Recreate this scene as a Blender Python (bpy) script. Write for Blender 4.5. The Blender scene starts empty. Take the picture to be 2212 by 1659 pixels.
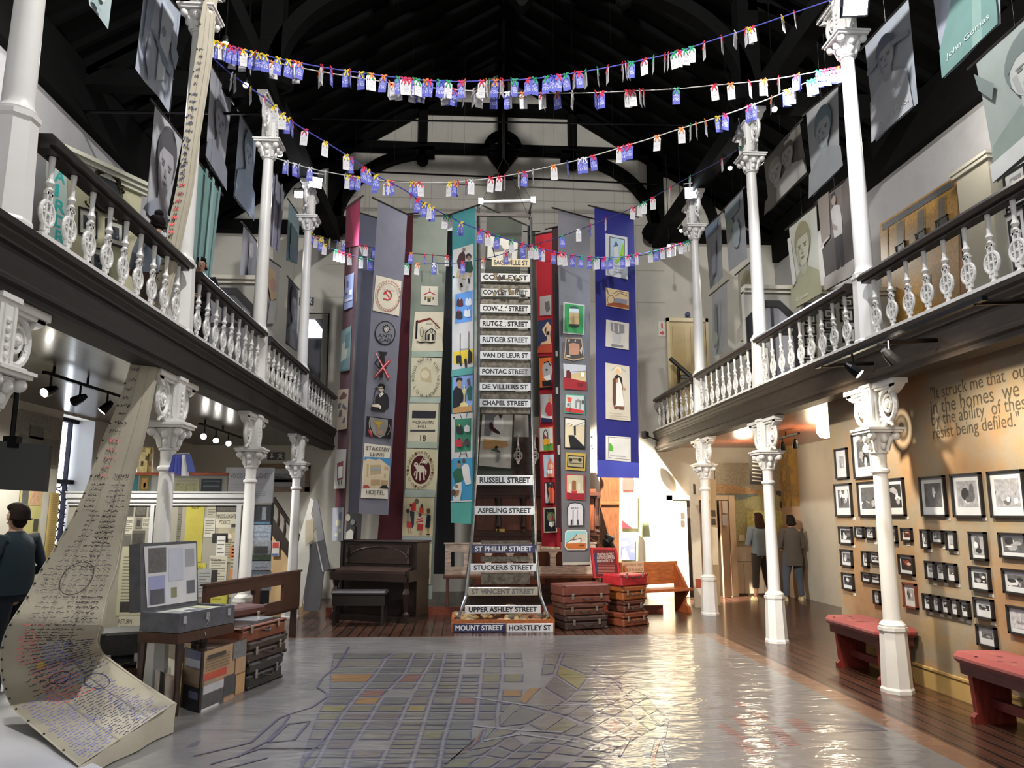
import bpy, math, random
from mathutils import Vector as V, Matrix
random.seed(7)
rnd = random.uniform
S = bpy.context.scene
COL = S.collection
PI = math.pi
# ---------- camera ----------
FPX, CX, CY, EYE = 1656.0, 1106.0, 829.5, 1.62
PITCH = math.atan(279.5/FPX); YAW = math.atan(104/math.hypot(FPX, 279.5))
cam = bpy.data.objects.new('camera', bpy.data.cameras.new('camera'))
COL.objects.link(cam); S.camera = cam
cam.location = (0, 0, EYE); cam.rotation_euler = (PI/2+PITCH, 0, -YAW)
cam.data.sensor_fit = 'HORIZONTAL'; cam.data.sensor_width = 36.0
cam.data.lens = 36.0*FPX/2212; cam.data.clip_start = .05; cam.data.clip_end = 200
# ---------- world: daylight that comes in through the entrance end behind the viewer ----------
W = bpy.data.worlds.new('daylight'); S.world = W; W.use_nodes = True
W.node_tree.nodes['Background'].inputs[0].default_value = (1, .985, .96, 1)
W.node_tree.nodes['Background'].inputs[1].default_value = 0.7
S.view_settings.view_transform = 'Standard'; S.view_settings.look = 'None'
S.view_settings.exposure = 0.45; S.view_settings.gamma = 1; S.view_settings.use_curve_mapping = False
cy = S.cycles
cy.use_denoising = True; cy.max_bounces = 5; cy.diffuse_bounces = 3; cy.glossy_bounces = 2
cy.transmission_bounces = 4; cy.transparent_max_bounces = 6; cy.sample_clamp_indirect = 4
cy.caustics_reflective = False; cy.caustics_refractive = False
def lamp(kind, name, loc, power, color=(1, 1, 1), to=None, size=.2, spot=60, blend=.5):
 d = bpy.data.lights.new(name, kind); d.energy = power; d.color = color
 if kind == 'SPOT': d.spot_size = math.radians(spot); d.spot_blend = blend; d.shadow_soft_size = size
 elif kind == 'AREA': d.size = size
 else: d.shadow_soft_size = size
 o = bpy.data.objects.new(name, d); COL.objects.link(o); o.location = loc
 if to is not None: o.rotation_euler = (V(to)-V(loc)).to_track_quat('-Z', 'Y').to_euler()
 return o
# floodlights on the far upper columns and the near right one
lamp('SPOT', 'flood_light', (-2.45, 12.3, 6.9), 800, (.82, .88, 1), (.5, 9.0, 0), .15, 84, .8)
lamp('SPOT', 'flood_light', (-2.75, 12.2, 6.75), 300, (.82, .88, 1), (-1.5, 9, 3), .15, 80, .8)
lamp('SPOT', 'flood_light', (3.75, 12.2, 6.9), 800, (.82, .88, 1), (1.0, 9.0, 0), .15, 84, .8)
lamp('SPOT', 'flood_light', (3.45, 6.6, 6.85), 420, (.92, .95, 1), (3.9, 9.2, 3.0), .12, 80, .7)
# warm beam that burns out the right end of the far wall, and the warm hall lamp on the left gallery
lamp('SPOT', 'warm_beam', (1.3, 13.2, 6.6), 30000, (1, .9, .72), (3.75, 15.4, .8), .08, 27, .5)
lamp('SPOT', 'hall_spot', (-2.3, 5.6, 5.2), 2400, (1, .93, .8), (4.0, 11.2, 1.6), .15, 44, .6)
lamp('SPOT', 'overhead_fill', (.65, 10.4, 9.4), 800, (1, .97, .93), (.65, 13.4, 2.5), .5, 75, .7)  # added overhead fill for the nave centre, no fixture hangs there
# lamps of the two aisles, below and above the galleries, a fill added in the nave, and the track spots on the ochre wall
for x, y, z, pw, c in ((-4.0, 6.5, 2.75, 60, (1, .95, .82)), (-4.2, 8.8, 2.75, 190, (1, .96, .86)), (-4.1, 12.6, 2.75, 240, (1, .97, .92))):
 lamp('SPOT', 'aisle_and_fill_lamp', (x, y, z), pw, c, (x, y, 0), .12, 160, .5)
for x, y, z, pw, c in ((5.5, 11.5, 2.6, 70, (1, .78, .5)), (5.2, 14.0, 2.6, 30, (1, .8, .55)), (-4.4, 8, 6.5, 45, (1, .97, .92)), (-4.3, 13, 6.3, 40, (1, .97, .92)), (5.7, 8.2, 6.4, 45, (1, .93, .8)), (5.5, 13.0, 6.2, 60, (1, .95, .85)), (.65, 4.4, 9.6, 1500, (1, .97, .94))):  # last entry: fill added high in the nave to brighten the hanging cloths
 lamp('POINT', 'aisle_and_fill_lamp', (x, y, z), pw, c, size=.15)
for y in (5.6, 7.4): lamp('SPOT', 'track_spot', (3.2, y, 3.0), 260, (1, .86, .64), (4.4, y+.3, 1.5), .06, 105, .9)
# ---------- from a pixel of the 2212 x 1659 frame to a point of the hall ----------
FW = V((math.sin(YAW)*math.cos(PITCH), math.cos(YAW)*math.cos(PITCH), math.sin(PITCH)))
RT = V((math.cos(YAW), -math.sin(YAW), 0)); UP = RT.cross(FW); EY = V((0, 0, EYE))
def ray(u, v): return FW*FPX+RT*(u-CX)+UP*(CY-v)
def atx(u, v, x): d = ray(u, v); return EY+d*(x/d.x)
def aty(u, v, y): d = ray(u, v); return EY+d*(y/d.y)
def atz(u, v, z): d = ray(u, v); return EY+d*((z-EYE)/d.z)
def atp(u, v, o, n): d = ray(u, v); return EY+d*((V(o)-EY).dot(n)/d.dot(n))
# ---------- colour and finishes ----------
def lin(c): return c/12.92 if c <= .04045 else ((c+.055)/1.055)**2.4
def hx(s):
 if not isinstance(s, str): return tuple(s)+(1,) if len(s) == 3 else tuple(s)
 s = s.lstrip('#'); s = ''.join(q*2 for q in s) if len(s) == 3 else s
 return tuple(lin(int(s[i:i+2], 16)/255) for i in (0, 2, 4))+(1,)
MATS = {}
def node(nt, t, **k):
 n = nt.nodes.new(t)
 for a, b in k.items(): setattr(n, a, b)
 return n
def finish(name, rough=.6, metal=0, nscale=8, namt=.15, bump=.1, bscale=60, stretch=(1, 1, 1), spec=.5, coat=0, trans=0, alpha=1, sheen=0, sss=0):
 """base colour = the face's own colour, mottled by a noise of the material"""
 m = bpy.data.materials.new(name); m.use_nodes = True; nt = m.node_tree; L = nt.links.new
 b = nt.nodes['Principled BSDF']
 at = node(nt, 'ShaderNodeAttribute', attribute_name='Col')
 tc = node(nt, 'ShaderNodeTexCoord'); mp = node(nt, 'ShaderNodeMapping'); mp.inputs['Scale'].default_value = stretch
 L(tc.outputs['Object'], mp.inputs['Vector'])
 nz = node(nt, 'ShaderNodeTexNoise'); nz.inputs['Scale'].default_value = nscale; nz.inputs['Detail'].default_value = 4
 L(mp.outputs[0], nz.inputs['Vector'])
 mr = node(nt, 'ShaderNodeMapRange'); mr.inputs[1].default_value = .3; mr.inputs[2].default_value = .7
 mr.inputs[3].default_value = 1-namt; mr.inputs[4].default_value = 1+namt; L(nz.outputs[0], mr.inputs[0])
 mx = node(nt, 'ShaderNodeMix', data_type='RGBA', blend_type='MULTIPLY'); mx.inputs[0].default_value = 1
 L(at.outputs['Color'], mx.inputs[6]); L(mr.outputs[0], mx.inputs[7]); L(mx.outputs[2], b.inputs['Base Color'])
 b.inputs['Roughness'].default_value = rough; b.inputs['Metallic'].default_value = metal
 b.inputs['Specular IOR Level'].default_value = spec; b.inputs['Coat Weight'].default_value = coat
 b.inputs['Transmission Weight'].default_value = trans; b.inputs['Alpha'].default_value = alpha
 b.inputs['Sheen Weight'].default_value = sheen; b.inputs['Subsurface Weight'].default_value = sss
 if bump:
  n2 = node(nt, 'ShaderNodeTexNoise'); n2.inputs['Scale'].default_value = bscale; L(mp.outputs[0], n2.inputs['Vector'])
  bp = node(nt, 'ShaderNodeBump'); bp.inputs['Strength'].default_value = bump; bp.inputs['Distance'].default_value = .01
  L(n2.outputs[0], bp.inputs['Height']); L(bp.outputs[0], b.inputs['Normal'])
 MATS[name] = m
 return m
finish('paint', .38, nscale=5, namt=.04, bump=.04, bscale=40)
finish('plaster', .9, nscale=1.5, namt=.07, bump=.08, bscale=30, spec=.2)
finish('black_timber', .85, nscale=6, namt=.3, bump=.1, stretch=(1, 1, 4), spec=.1)
finish('wood', .36, nscale=6, namt=.35, bump=.08, bscale=25, stretch=(6, 1.2, 6))
finish('beam_timber', .62, nscale=6, namt=.3, bump=.08, bscale=25, stretch=(6, 1, 6), spec=.3)
finish('woodx', .4, nscale=6, namt=.35, bump=.08, bscale=25, stretch=(1.2, 6, 6))
finish('woodz', .4, nscale=6, namt=.35, bump=.08, bscale=25, stretch=(6, 6, 1))
finish('fabric', .95, nscale=3, namt=.09, bump=.25, bscale=420, spec=.15, sheen=.15)
finish('sheer', .9, nscale=3, namt=.08, bump=.2, bscale=300, spec=.15, alpha=.93)
finish('canvas', .92, nscale=2.2, namt=.1, bump=.25, bscale=260, spec=.15)
finish('paper', .75, nscale=9, namt=.05, bump=.02, spec=.3)
finish('print', .45, nscale=30, namt=.28, bump=0)
finish('enamel', .16, nscale=14, namt=.07, bump=.05, bscale=9, coat=.3)
finish('metal', .34, .9, nscale=20, namt=.2, bump=.08, bscale=60)
finish('rusty', .5, .55, nscale=18, namt=.55, bump=.3, bscale=40)
finish('leather', .5, nscale=12, namt=.25, bump=.35, bscale=120)
finish('plastic', .4, nscale=5, namt=.05, bump=.03)
finish('skin', .55, nscale=14, namt=.06, bump=.03, sss=.1)
finish('hair', .75, nscale=60, namt=.4, bump=.4, bscale=150, stretch=(3, 3, .6), spec=.15)
finish('stone', .7, nscale=9, namt=.25, bump=.4, bscale=25)
finish('glass', .03, trans=.92, namt=0, bump=0)
def glow(name, color, power):
 m = bpy.data.materials.new(name); m.use_nodes = True; b = m.node_tree.nodes['Principled BSDF']
 b.inputs['Base Color'].default_value = (.8, .8, .8, 1); b.inputs['Emission Color'].default_value = tuple(color)+(1,)
 b.inputs['Emission Strength'].default_value = power; MATS[name] = m
glow('led', (.86, .9, 1), 45); glow('bulb', (1, .95, .86), 22); glow('daylit', (.86, .92, 1), 5); glow('lit_globe', (1, .95, .85), 9)
glow('skylight', (.75, .24, .26), .25)
# ---------- text outlines (built-in font) ----------
_T = {}
def glyphs(s, off=0.0, shear=0.0):
 k = (s, off, shear)
 if k not in _T:
  c = bpy.data.curves.new('t', 'FONT'); c.body = s; c.resolution_u = 3; c.offset = off; c.shear = shear
  o = bpy.data.objects.new('t', c); me = o.to_mesh()
  vs = [(v.co.x, v.co.y) for v in me.vertices]; fs = [tuple(p.vertices) for p in me.polygons]
  o.to_mesh_clear(); bpy.data.objects.remove(o); bpy.data.curves.remove(c)
  x0 = min(v[0] for v in vs); x1 = max(v[0] for v in vs); y0 = min(v[1] for v in vs); y1 = max(v[1] for v in vs)
  _T[k] = ([((x-x0)/(x1-x0), (y-y0)/(y1-y0)) for x, y in vs], fs, (x1-x0)/max(y1-y0, 1e-6))
 return _T[k]
# ---------- one mesh in the making ----------
class G:
 def __init__(s, col='#ffffff', fin='paint'):
  s.v = []; s.f = []; s.c = []; s.m = []; s.col = col; s.fin = fin
 def add(s, vs, fs, col=None, fin=None, M=None):
  n = len(s.v)
  s.v += [M @ V(p) for p in vs] if M else [V(p) for p in vs]
  c = hx(col or s.col)
  for f in fs: s.f.append([i+n for i in f]); s.c.append(c); s.m.append(fin or s.fin)
  return s
 def box(s, a, b, col=None, fin=None, M=None, bev=0):
  (x0, y0, z0), (x1, y1, z1) = [(min(p, q), max(p, q))[0] for p, q in zip(a, b)], [(max(p, q)) for p, q in zip(a, b)]
  if bev:
   e = min(bev, (x1-x0)*.45, (y1-y0)*.45, (z1-z0)*.45)
   vs = [];
   for X in (0, 1):
    for Y in (0, 1):
     for Z in (0, 1):
      x, y, z = (x0, x1)[X], (y0, y1)[Y], (z0, z1)[Z]; sx, sy, sz = (e, -e)[X], (e, -e)[Y], (e, -e)[Z]
      vs += [(x, y+sy, z+sz), (x+sx, y, z+sz), (x+sx, y+sy, z)]
   def i(X, Y, Z, k): return (X*4+Y*2+Z)*3+k
   fs = [[i(X, 0, 0, 0), i(X, 1, 0, 0), i(X, 1, 1, 0), i(X, 0, 1, 0)][::(-1, 1)[X]] for X in (0, 1)]
   fs += [[i(0, Y, 0, 1), i(1, Y, 0, 1), i(1, Y, 1, 1), i(0, Y, 1, 1)][::(1, -1)[Y]] for Y in (0, 1)]
   fs += [[i(0, 0, Z, 2), i(1, 0, Z, 2), i(1, 1, Z, 2), i(0, 1, Z, 2)][::(-1, 1)[Z]] for Z in (0, 1)]
   for X in (0, 1):
    for Y in (0, 1):
     r = [i(X, Y, 0, 0), i(X, Y, 1, 0), i(X, Y, 1, 1), i(X, Y, 0, 1)]; fs.append(r if X == Y else r[::-1])
    for Z in (0, 1):
     r = [i(X, 0, Z, 0), i(X, 0, Z, 2), i(X, 1, Z, 2), i(X, 1, Z, 0)]; fs.append(r if X == Z else r[::-1])
   for Y in (0, 1):
    for Z in (0, 1):
     r = [i(0, Y, Z, 1), i(1, Y, Z, 1), i(1, Y, Z, 2), i(0, Y, Z, 2)]; fs.append(r if Y == Z else r[::-1])
   for X in (0, 1):
    for Y in (0, 1):
     for Z in (0, 1):
      r = [i(X, Y, Z, k) for k in range(3)]; fs.append(r if (X+Y+Z) % 2 else r[::-1])
   return s.add(vs, fs, col, fin, M)
  vs = [(x, y, z) for x in (x0, x1) for y in (y0, y1) for z in (z0, z1)]
  return s.add(vs, [(0, 1, 3, 2), (4, 6, 7, 5), (0, 4, 5, 1), (2, 3, 7, 6), (0, 2, 6, 4), (1, 5, 7, 3)], col, fin, M)
 def lathe(s, prof, n=16, c=(0, 0, 0), col=None, fin=None, M=None, rot=0, cap=True):
  vs = []; fs = []
  for r, z in prof:
   for k in range(n):
    a = 2*PI*k/n+rot; vs.append((c[0]+r*math.cos(a), c[1]+r*math.sin(a), c[2]+z))
  for j in range(len(prof)-1):
   for k in range(n): q = (k+1) % n; fs.append((j*n+k, j*n+q, (j+1)*n+q, (j+1)*n+k))
  if cap: fs += [tuple(range(n))[::-1], tuple(range((len(prof)-1)*n, len(prof)*n))]
  return s.add(vs, fs, col, fin, M)
 def tube(s, pts, r, n=8, col=None, fin=None, M=None, closed=False):
  pts = [V(p) for p in pts]; m = len(pts); vs = []; fs = []
  rr = r if isinstance(r, (list, tuple)) else [r]*m
  up = V((0, 0, 1))
  for j, p in enumerate(pts):
   a = pts[(j-1) % m] if (closed or j) else p; b = pts[(j+1) % m] if (closed or j < m-1) else p
   t = (b-a).normalized()
   if abs(t.dot(up)) > .97: up = V((1, 0, 0)) if abs(t.x) < .9 else V((0, 1, 0))
   x = t.cross(up).normalized(); y = x.cross(t); up = y
   for k in range(n): an = 2*PI*k/n; vs.append(p+(x*math.cos(an)+y*math.sin(an))*rr[j])
  for j in range(m if closed else m-1):
   q = (j+1) % m
   for k in range(n): fs.append((j*n+k, j*n+(k+1) % n, q*n+(k+1) % n, q*n+k))
  if not closed: fs += [tuple(range(n)), tuple(range((m-1)*n, m*n))[::-1]]
  return s.add(vs, fs, col, fin, M)
 def prism(s, pts, d, col=None, fin=None, M=None):
  """polygon (3D points) pushed along vector d"""
  pts = [V(p) for p in pts]; d = V(d); n = len(pts)
  fs = [tuple(range(n)), tuple(range(n, 2*n))[::-1]]+[(k, k+n, (k+1) % n+n, (k+1) % n) for k in range(n)]
  return s.add(pts+[p+d for p in pts], fs, col, fin, M)
 def ball(s, c, r, n=12, m=8, col=None, fin=None, M=None):
  r = (r,)*3 if not isinstance(r, (list, tuple)) else r
  vs = []; fs = []
  for j in range(m+1):
   t = PI*j/m
   for k in range(n): a = 2*PI*k/n; vs.append((c[0]+r[0]*math.sin(t)*math.cos(a), c[1]+r[1]*math.sin(t)*math.sin(a), c[2]-r[2]*math.cos(t)))
  for j in range(m):
   for k in range(n): q = (k+1) % n; fs.append((j*n+k, j*n+q, (j+1)*n+q, (j+1)*n+k))
  return s.add(vs, fs, col, fin, M)
 def grid(s, fn, nu, nv, col=None, fin=None):
  vs = [fn(i/nu, j/nv) for j in range(nv+1) for i in range(nu+1)]; k = nu+1
  fs = [(j*k+i, j*k+i+1, (j+1)*k+i+1, (j+1)*k+i) for j in range(nv) for i in range(nu)]
  return s.add(vs, fs, col, fin)
 def poly(s, pts, col=None, fin=None): return s.add(pts, [tuple(range(len(pts)))], col, fin)
 def text(s, t, o, r, u, w=None, h=.1, col=None, fin=None, off=0, shear=0, center=False):
  """line of text: lower left corner o, reading along r, standing along u; height h, width w (or natural)"""
  vs, fs, asp = glyphs(t, off, shear); r = V(r).normalized(); u = V(u).normalized()
  w = w or asp*h; o = V(o)-(r*(w/2) if center else V((0, 0, 0)))
  return s.add([o+r*(x*w)+u*(y*h) for x, y in vs], fs, col, fin)
 def build(s, name, parent=None, loc=None, smooth=False, **tags):
  org = ORG.get(parent, V((0, 0, 0))) if parent else V(loc or (0, 0, 0))
  me = bpy.data.meshes.new(name)
  me.from_pydata([p-org for p in s.v], [], s.f)
  at = me.attributes.new('Col', 'FLOAT_COLOR', 'FACE')
  at.data.foreach_set('color', [x for c in s.c for x in c])
  names = list(dict.fromkeys(s.m))
  for n in names: me.materials.append(MATS[n])
  me.polygons.foreach_set('material_index', [names.index(m) for m in s.m])
  me.update()
  if smooth:
   me.polygons.foreach_set('use_smooth', [True]*len(me.polygons))
   me.set_sharp_from_angle(angle=math.radians(38))
  o = bpy.data.objects.new(name, me); COL.objects.link(o)
  if parent: o.parent = parent
  else: o.location = org
  ORG[o] = org
  for k, x in tags.items(): o[k] = x
  return o
ORG = {}
def thing(name, label, cat, loc=(0, 0, 0), group=None, local=False):
 o = bpy.data.objects.new(name, None); COL.objects.link(o); o.location = loc; o.empty_display_size = .1
 o['label'] = label; o['category'] = cat; o['kind'] = 'thing'
 if group: o['group'] = group
 ORG[o] = V((0, 0, 0)) if local else V(loc)
 return o
def solo(g, name, label, cat, loc=None, group=None, smooth=False, kind='thing'):
 if loc is None:
  n = len(g.v); loc = (sum(p.x for p in g.v)/n, sum(p.y for p in g.v)/n, min(p.z for p in g.v))
 t = dict(label=label, category=cat, kind=kind)
 if group: t['group'] = group
 return g.build(name, None, loc, smooth, **t)
def struct(g, name, parent=None, smooth=False):
 return g.build(name, parent, None, smooth, **({} if parent else {'kind': 'structure'}))
KIDS = {}
def dup(root, label=None, loc=None, rot=None, group=None):
 r = root.copy(); COL.objects.link(r); ORG[r] = ORG.get(root, V((0, 0, 0)))
 if label: r['label'] = label
 if group: r['group'] = group
 if loc is not None: r.location = loc
 if rot is not None: r.rotation_euler = rot
 for ch in list(root.children):
  c = ch.copy(); COL.objects.link(c); c.parent = r; c.matrix_parent_inverse = ch.matrix_parent_inverse
  for q in ch.children: d = q.copy(); COL.objects.link(d); d.parent = c
 return r
def ell(cx, cy, rx, ry, n=20, a0=0, a1=2*PI): return [(cx+rx*math.cos(a0+(a1-a0)*k/(n if a1-a0 > 6.2 else n-1)), cy+ry*math.sin(a0+(a1-a0)*k/(n if a1-a0 > 6.2 else n-1))) for k in range(n)]
# =====================================================================  THE SETTING
XL, XR, XC = -2.70, 4.0, .65              # arcade lines, middle of the nave
OL, OR = -5.3, 6.6                        # outer walls
YB = 15.45                                # far wall
BAYS = [1.69, 4.44, 7.19, 9.95, 12.65, YB]
ZG0, ZG1, ZR = 2.95, 3.27, 3.94           # gallery soffit / floor, handrail top
def roofz(x): return 11.4-.625*abs(x-XC)
def planks(name, c1, c2, rough, along='Y', width=.14, coat=.3, gap=.012):
 m = bpy.data.materials.new(name); m.use_nodes = True; nt = m.node_tree; L = nt.links.new; b = nt.nodes['Principled BSDF']
 tc = node(nt, 'ShaderNodeTexCoord'); mp = node(nt, 'ShaderNodeMapping'); L(tc.outputs['Object'], mp.inputs[0])
 if along == 'Y': mp.inputs['Rotation'].default_value = (0, 0, PI/2)
 br = node(nt, 'ShaderNodeTexBrick'); L(mp.outputs[0], br.inputs['Vector'])
 br.inputs['Color1'].default_value = hx(c1); br.inputs['Color2'].default_value = hx(c2); br.inputs['Mortar'].default_value = (.006, .005, .004, 1)
 br.inputs['Scale'].default_value = 1; br.inputs['Mortar Size'].default_value = gap; br.inputs['Brick Width'].default_value = 3.4; br.inputs['Row Height'].default_value = width
 m2 = node(nt, 'ShaderNodeMapping'); m2.inputs['Scale'].default_value = (9, .8, 9) if along == 'Y' else (.8, 9, 9); L(tc.outputs['Object'], m2.inputs[0])
 nz = node(nt, 'ShaderNodeTexNoise'); nz.inputs['Scale'].default_value = 4; nz.inputs['Detail'].default_value = 6; L(m2.outputs[0], nz.inputs[0])
 mr = node(nt, 'ShaderNodeMapRange'); mr.inputs[1].default_value = .3; mr.inputs[2].default_value = .7; mr.inputs[3].default_value = .55; mr.inputs[4].default_value = 1.35; L(nz.outputs[0], mr.inputs[0])
 mx = node(nt, 'ShaderNodeMix', data_type='RGBA', blend_type='MULTIPLY'); mx.inputs[0].default_value = 1; L(br.outputs[0], mx.inputs[6]); L(mr.outputs[0], mx.inputs[7]); L(mx.outputs[2], b.inputs[0])
 b.inputs['Roughness'].default_value = rough; b.inputs['Coat Weight'].default_value = coat; b.inputs['Coat Roughness'].default_value = .12
 bp = node(nt, 'ShaderNodeBump'); bp.inputs['Strength'].default_value = .25; bp.inputs['Distance'].default_value = .004; L(br.outputs['Fac'], bp.inputs['Height']); bp.invert = True; L(bp.outputs[0], b.inputs['Normal'])
 MATS[name] = m
planks('floorboards', '#39251d', '#4a2d21', .3)
planks('stageboards', '#2e2520', '#3a2b23', .4)
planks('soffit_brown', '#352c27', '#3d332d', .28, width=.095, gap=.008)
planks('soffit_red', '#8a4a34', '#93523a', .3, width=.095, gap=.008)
def mottled(name, cols, scale, rough=.85, bump=.15):
 m = bpy.data.materials.new(name); m.use_nodes = True; nt = m.node_tree; L = nt.links.new; b = nt.nodes['Principled BSDF']
 tc = node(nt, 'ShaderNodeTexCoord'); nz = node(nt, 'ShaderNodeTexNoise'); nz.inputs['Scale'].default_value = scale; nz.inputs['Detail'].default_value = 7; nz.inputs['Roughness'].default_value = .65; L(tc.outputs['Object'], nz.inputs[0])
 r = node(nt, 'ShaderNodeValToRGB'); L(nz.outputs[0], r.inputs[0]); e = r.color_ramp.elements
 for i, c in enumerate(cols):
  q = e[i] if i < 2 else e.new(.5); q.color = hx(c)
 for i in range(len(cols)): r.color_ramp.elements[i].position = .3+.4*i/(len(cols)-1)
 for i, c in enumerate(cols): r.color_ramp.elements[i].color = hx(c)
 L(r.outputs[0], b.inputs[0]); b.inputs['Roughness'].default_value = rough; b.inputs['Specular IOR Level'].default_value = .25
 n2 = node(nt, 'ShaderNodeTexNoise'); n2.inputs['Scale'].default_value = 18; n2.inputs['Detail'].default_value = 6; L(tc.outputs['Object'], n2.inputs[0])
 bp = node(nt, 'ShaderNodeBump'); bp.inputs['Strength'].default_value = bump; bp.inputs['Distance'].default_value = .02; L(n2.outputs[0], bp.inputs['Height']); L(bp.outputs[0], b.inputs['Normal'])
 MATS[name] = m
mottled('ochre_plaster', ['#84664c', '#937556', '#8a8070', '#98805c'], 1.1)
mottled('pebbledash', ['#a5895a', '#b89555', '#8d7a58', '#c2a468'], 3)
mottled('cream_wall', ['#adaaa2', '#b6b3aa', '#b0aca3'], 1.6, bump=.06)
mottled('grey_wall', ['#98979a', '#a1a0a2', '#9a999b'], 1.6, bump=.06)
# floor of the hall, timber
g = G(fin='floorboards'); g.box((OL-.2, -1, -.2), (OR+.2, YB+.25, 0)); struct(g, 'floor')
# far wall, a full gable
g = G(fin='cream_wall')
g.prism([(OL-.2, YB, 0), (OR+.2, YB, 0), (OR+.2, YB, roofz(OR+.2)), (XC, YB, roofz(XC)), (OL-.2, YB, roofz(OL-.2))], (0, .25, 0)); wb = struct(g, 'wall_back')
g = G(fin='cream_wall'); g.box((OR, 1.5, 0), (OR+.2, YB, ZG0)); g.box((OR, 1.5, ZG0), (OR+.2, YB, 7.6), fin='grey_wall'); wr = struct(g, 'wall_right')
# left wall with the opening of the leaded window
wy0, wy1, wz0, wz1 = 10.42, 11.3, .75, 2.92
g = G(fin='cream_wall')
g.box((OL-.35, 1.5, 0), (OL, wy0, ZG0)); g.box((OL-.35, wy1, 0), (OL, YB, ZG0)); g.box((OL-.35, wy0, 0), (OL, wy1, wz0)); g.box((OL-.35, wy0, wz1), (OL, wy1, ZG0))
g.box((OL-.35, 1.5, ZG0), (OL, YB, 7.6), fin='grey_wall'); wl = struct(g, 'wall_left')
g = G('#c9cbd2', 'daylit'); g.box((OL-.3, wy0, wz0), (OL-.27, wy1, wz1))
win = struct(g, 'window_1')
g = G('#23232c', 'black_timber')
for k in range(4): g.box((OL-.26, wy0+.33*k-.012, wz0), (OL-.2, wy0+.33*k+.012, wz1))
for z in (.75, 2.05, 2.9): g.box((OL-.26, wy0, z-.03), (OL-.18, wy1, z+.03))
for k in range(11):
 z = wz0+.12*k
 for j in range(3): g.tube([(OL-.25, wy0+.33*j+.165+.13*math.cos(a*PI/4), z+.06+.05*math.sin(a*PI/4)) for a in range(8)], .011, 5, closed=True)
g.build('leading', win)
g = G('#d5d6da', 'plaster')                                        # splayed reveal on the far side of the window
g.prism([(OL+.001, wy1, wz0), (OL+.001, wy1+.02, wz0), (OL-.34, wy1-.14, wz0)], (0, 0, wz1-wz0)); g.build('window_reveal', win)
# roof: black boarded slopes, collar truss against the far wall, plates and aisle beams
g = G('#050505', 'black_timber')
for s in (-1, 1):
 xo = XC+s*6.3
 g.prism([(XC, -1, roofz(XC)), (xo, -1, roofz(xo)), (xo, -1, roofz(xo)+.2), (XC, -1, roofz(XC)+.2)], (0, YB+1.2, 0))
 for k in range(28): y = .2+k*.55; g.prism([(XC, y, roofz(XC)-.12), (xo, y, roofz(xo)-.12), (xo, y, roofz(xo)), (XC, y, roofz(XC))], (0, .07, 0))
struct(g, 'ceiling')
g = G('#fff', 'skylight'); g.prism([atp(u, v, (XC, 0, 11.25), V((-.625, 0, 1))) for u, v in ((514, 52), (537, 50), (554, 88), (530, 92))], (0, 0, .01)); struct(g, 'window_2')
def arc(cx, cz, rx, rz, a0, a1, n=14): return [(cx+rx*math.cos(a0+(a1-a0)*k/(n-1)), cz+rz*math.sin(a0+(a1-a0)*k/(n-1))) for k in range(n)]
def band(g, pts, w, y, d):
 """curved timber of width w in the plane Y = y"""
 n = len(pts); vs = []
 for k, (x, z) in enumerate(pts):
  a = pts[max(k-1, 0)]; b = pts[min(k+1, n-1)]; t = V((b[0]-a[0], 0, b[1]-a[1])).normalized(); q = V((-t.z, 0, t.x))*w/2; p = V((x, y, z)); vs += [p+q, p-q, p+q+V((0, d, 0)), p-q+V((0, d, 0))]
 fs = []
 for k in range(n-1): i = 4*k; fs += [(i, i+1, i+5, i+4), (i+2, i+6, i+7, i+3), (i, i+4, i+6, i+2), (i+1, i+3, i+7, i+5)]
 fs += [(0, 2, 3, 1), (4*n-4, 4*n-3, 4*n-1, 4*n-2)]; g.add(vs, fs)
def truss(y, name):
 g = G('#060606', 'black_timber'); d = .22
 g.box((-3.0, y, 9.19), (4.3, y+d, 9.36)); g.box((-1.6, y, 10.1), (2.9, y+d, 10.3))
 for x in (-.95, 2.25): g.box((x-.09, y, 9.3), (x+.09, y+d, roofz(x))); g.ball((x, y+.1, 8.98), .13, 10, 6); g.box((x-.06, y, 9.0), (x+.06, y+d, 9.25))
 g.box((XC+.0, y, 8.95), (XC+.2, y+d, roofz(XC)))
 g.prism([(XC-.25, y, 9.22), (XC+.45, y, 9.22), (XC+.13, y, 8.75), (XC+.07, y, 8.75)], (0, d, 0))
 band(g, arc(XC+.1, 9.27, .34, .34, 0, PI), .14, y, d)
 for s in (-1, 1):
  x0 = XC+s*3.4
  band(g, [(XC+s*a, b) for a, b in arc(1.35, 7.55, 2.0, 1.62, PI/2, 0)], .2, y, d)
  band(g, [(x0-s*.02, 7.3), (x0-s*.02, 9.35)], .3, y, d)
  g.prism([(x0-s*.28, y-.12, 7.62), (x0+s*.2, y-.12, 7.62), (x0+s*.2, y-.12, 7.2), (x0-s*.12, y-.12, 7.3)], (0, .3, 0)); g.ball((x0-s*.2, y, 7.45), .17, 10, 6)
  xo = XC+s*5.95; g.box((min(x0, xo), y, 7.32), (max(x0, xo), y+d, 7.56))
  band(g, [(x0+s*a, b) for a, b in arc(0, 7.55, 1.25, 1.35, PI/2, .06)], .14, y, d); band(g, [(x0+s*.3, 8.9), (x0+s*2.4, 7.5)], .12, y, d)
  g.prism([(XC, y, roofz(XC)-.3), (xo, y, roofz(xo)-.3), (xo, y, roofz(xo)), (XC, y, roofz(XC))], (0, d, 0))
 return struct(g, name)
truss(15.2, 'trim_1'); truss(9.84, 'trim_2')
g = G('#070707', 'black_timber')
for s, x in ((-1, XL), (1, XR)): g.box((x-.11, 1.5, 7.12), (x+.11, YB-.25, 7.4))
struct(g, 'trim_3')
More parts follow.
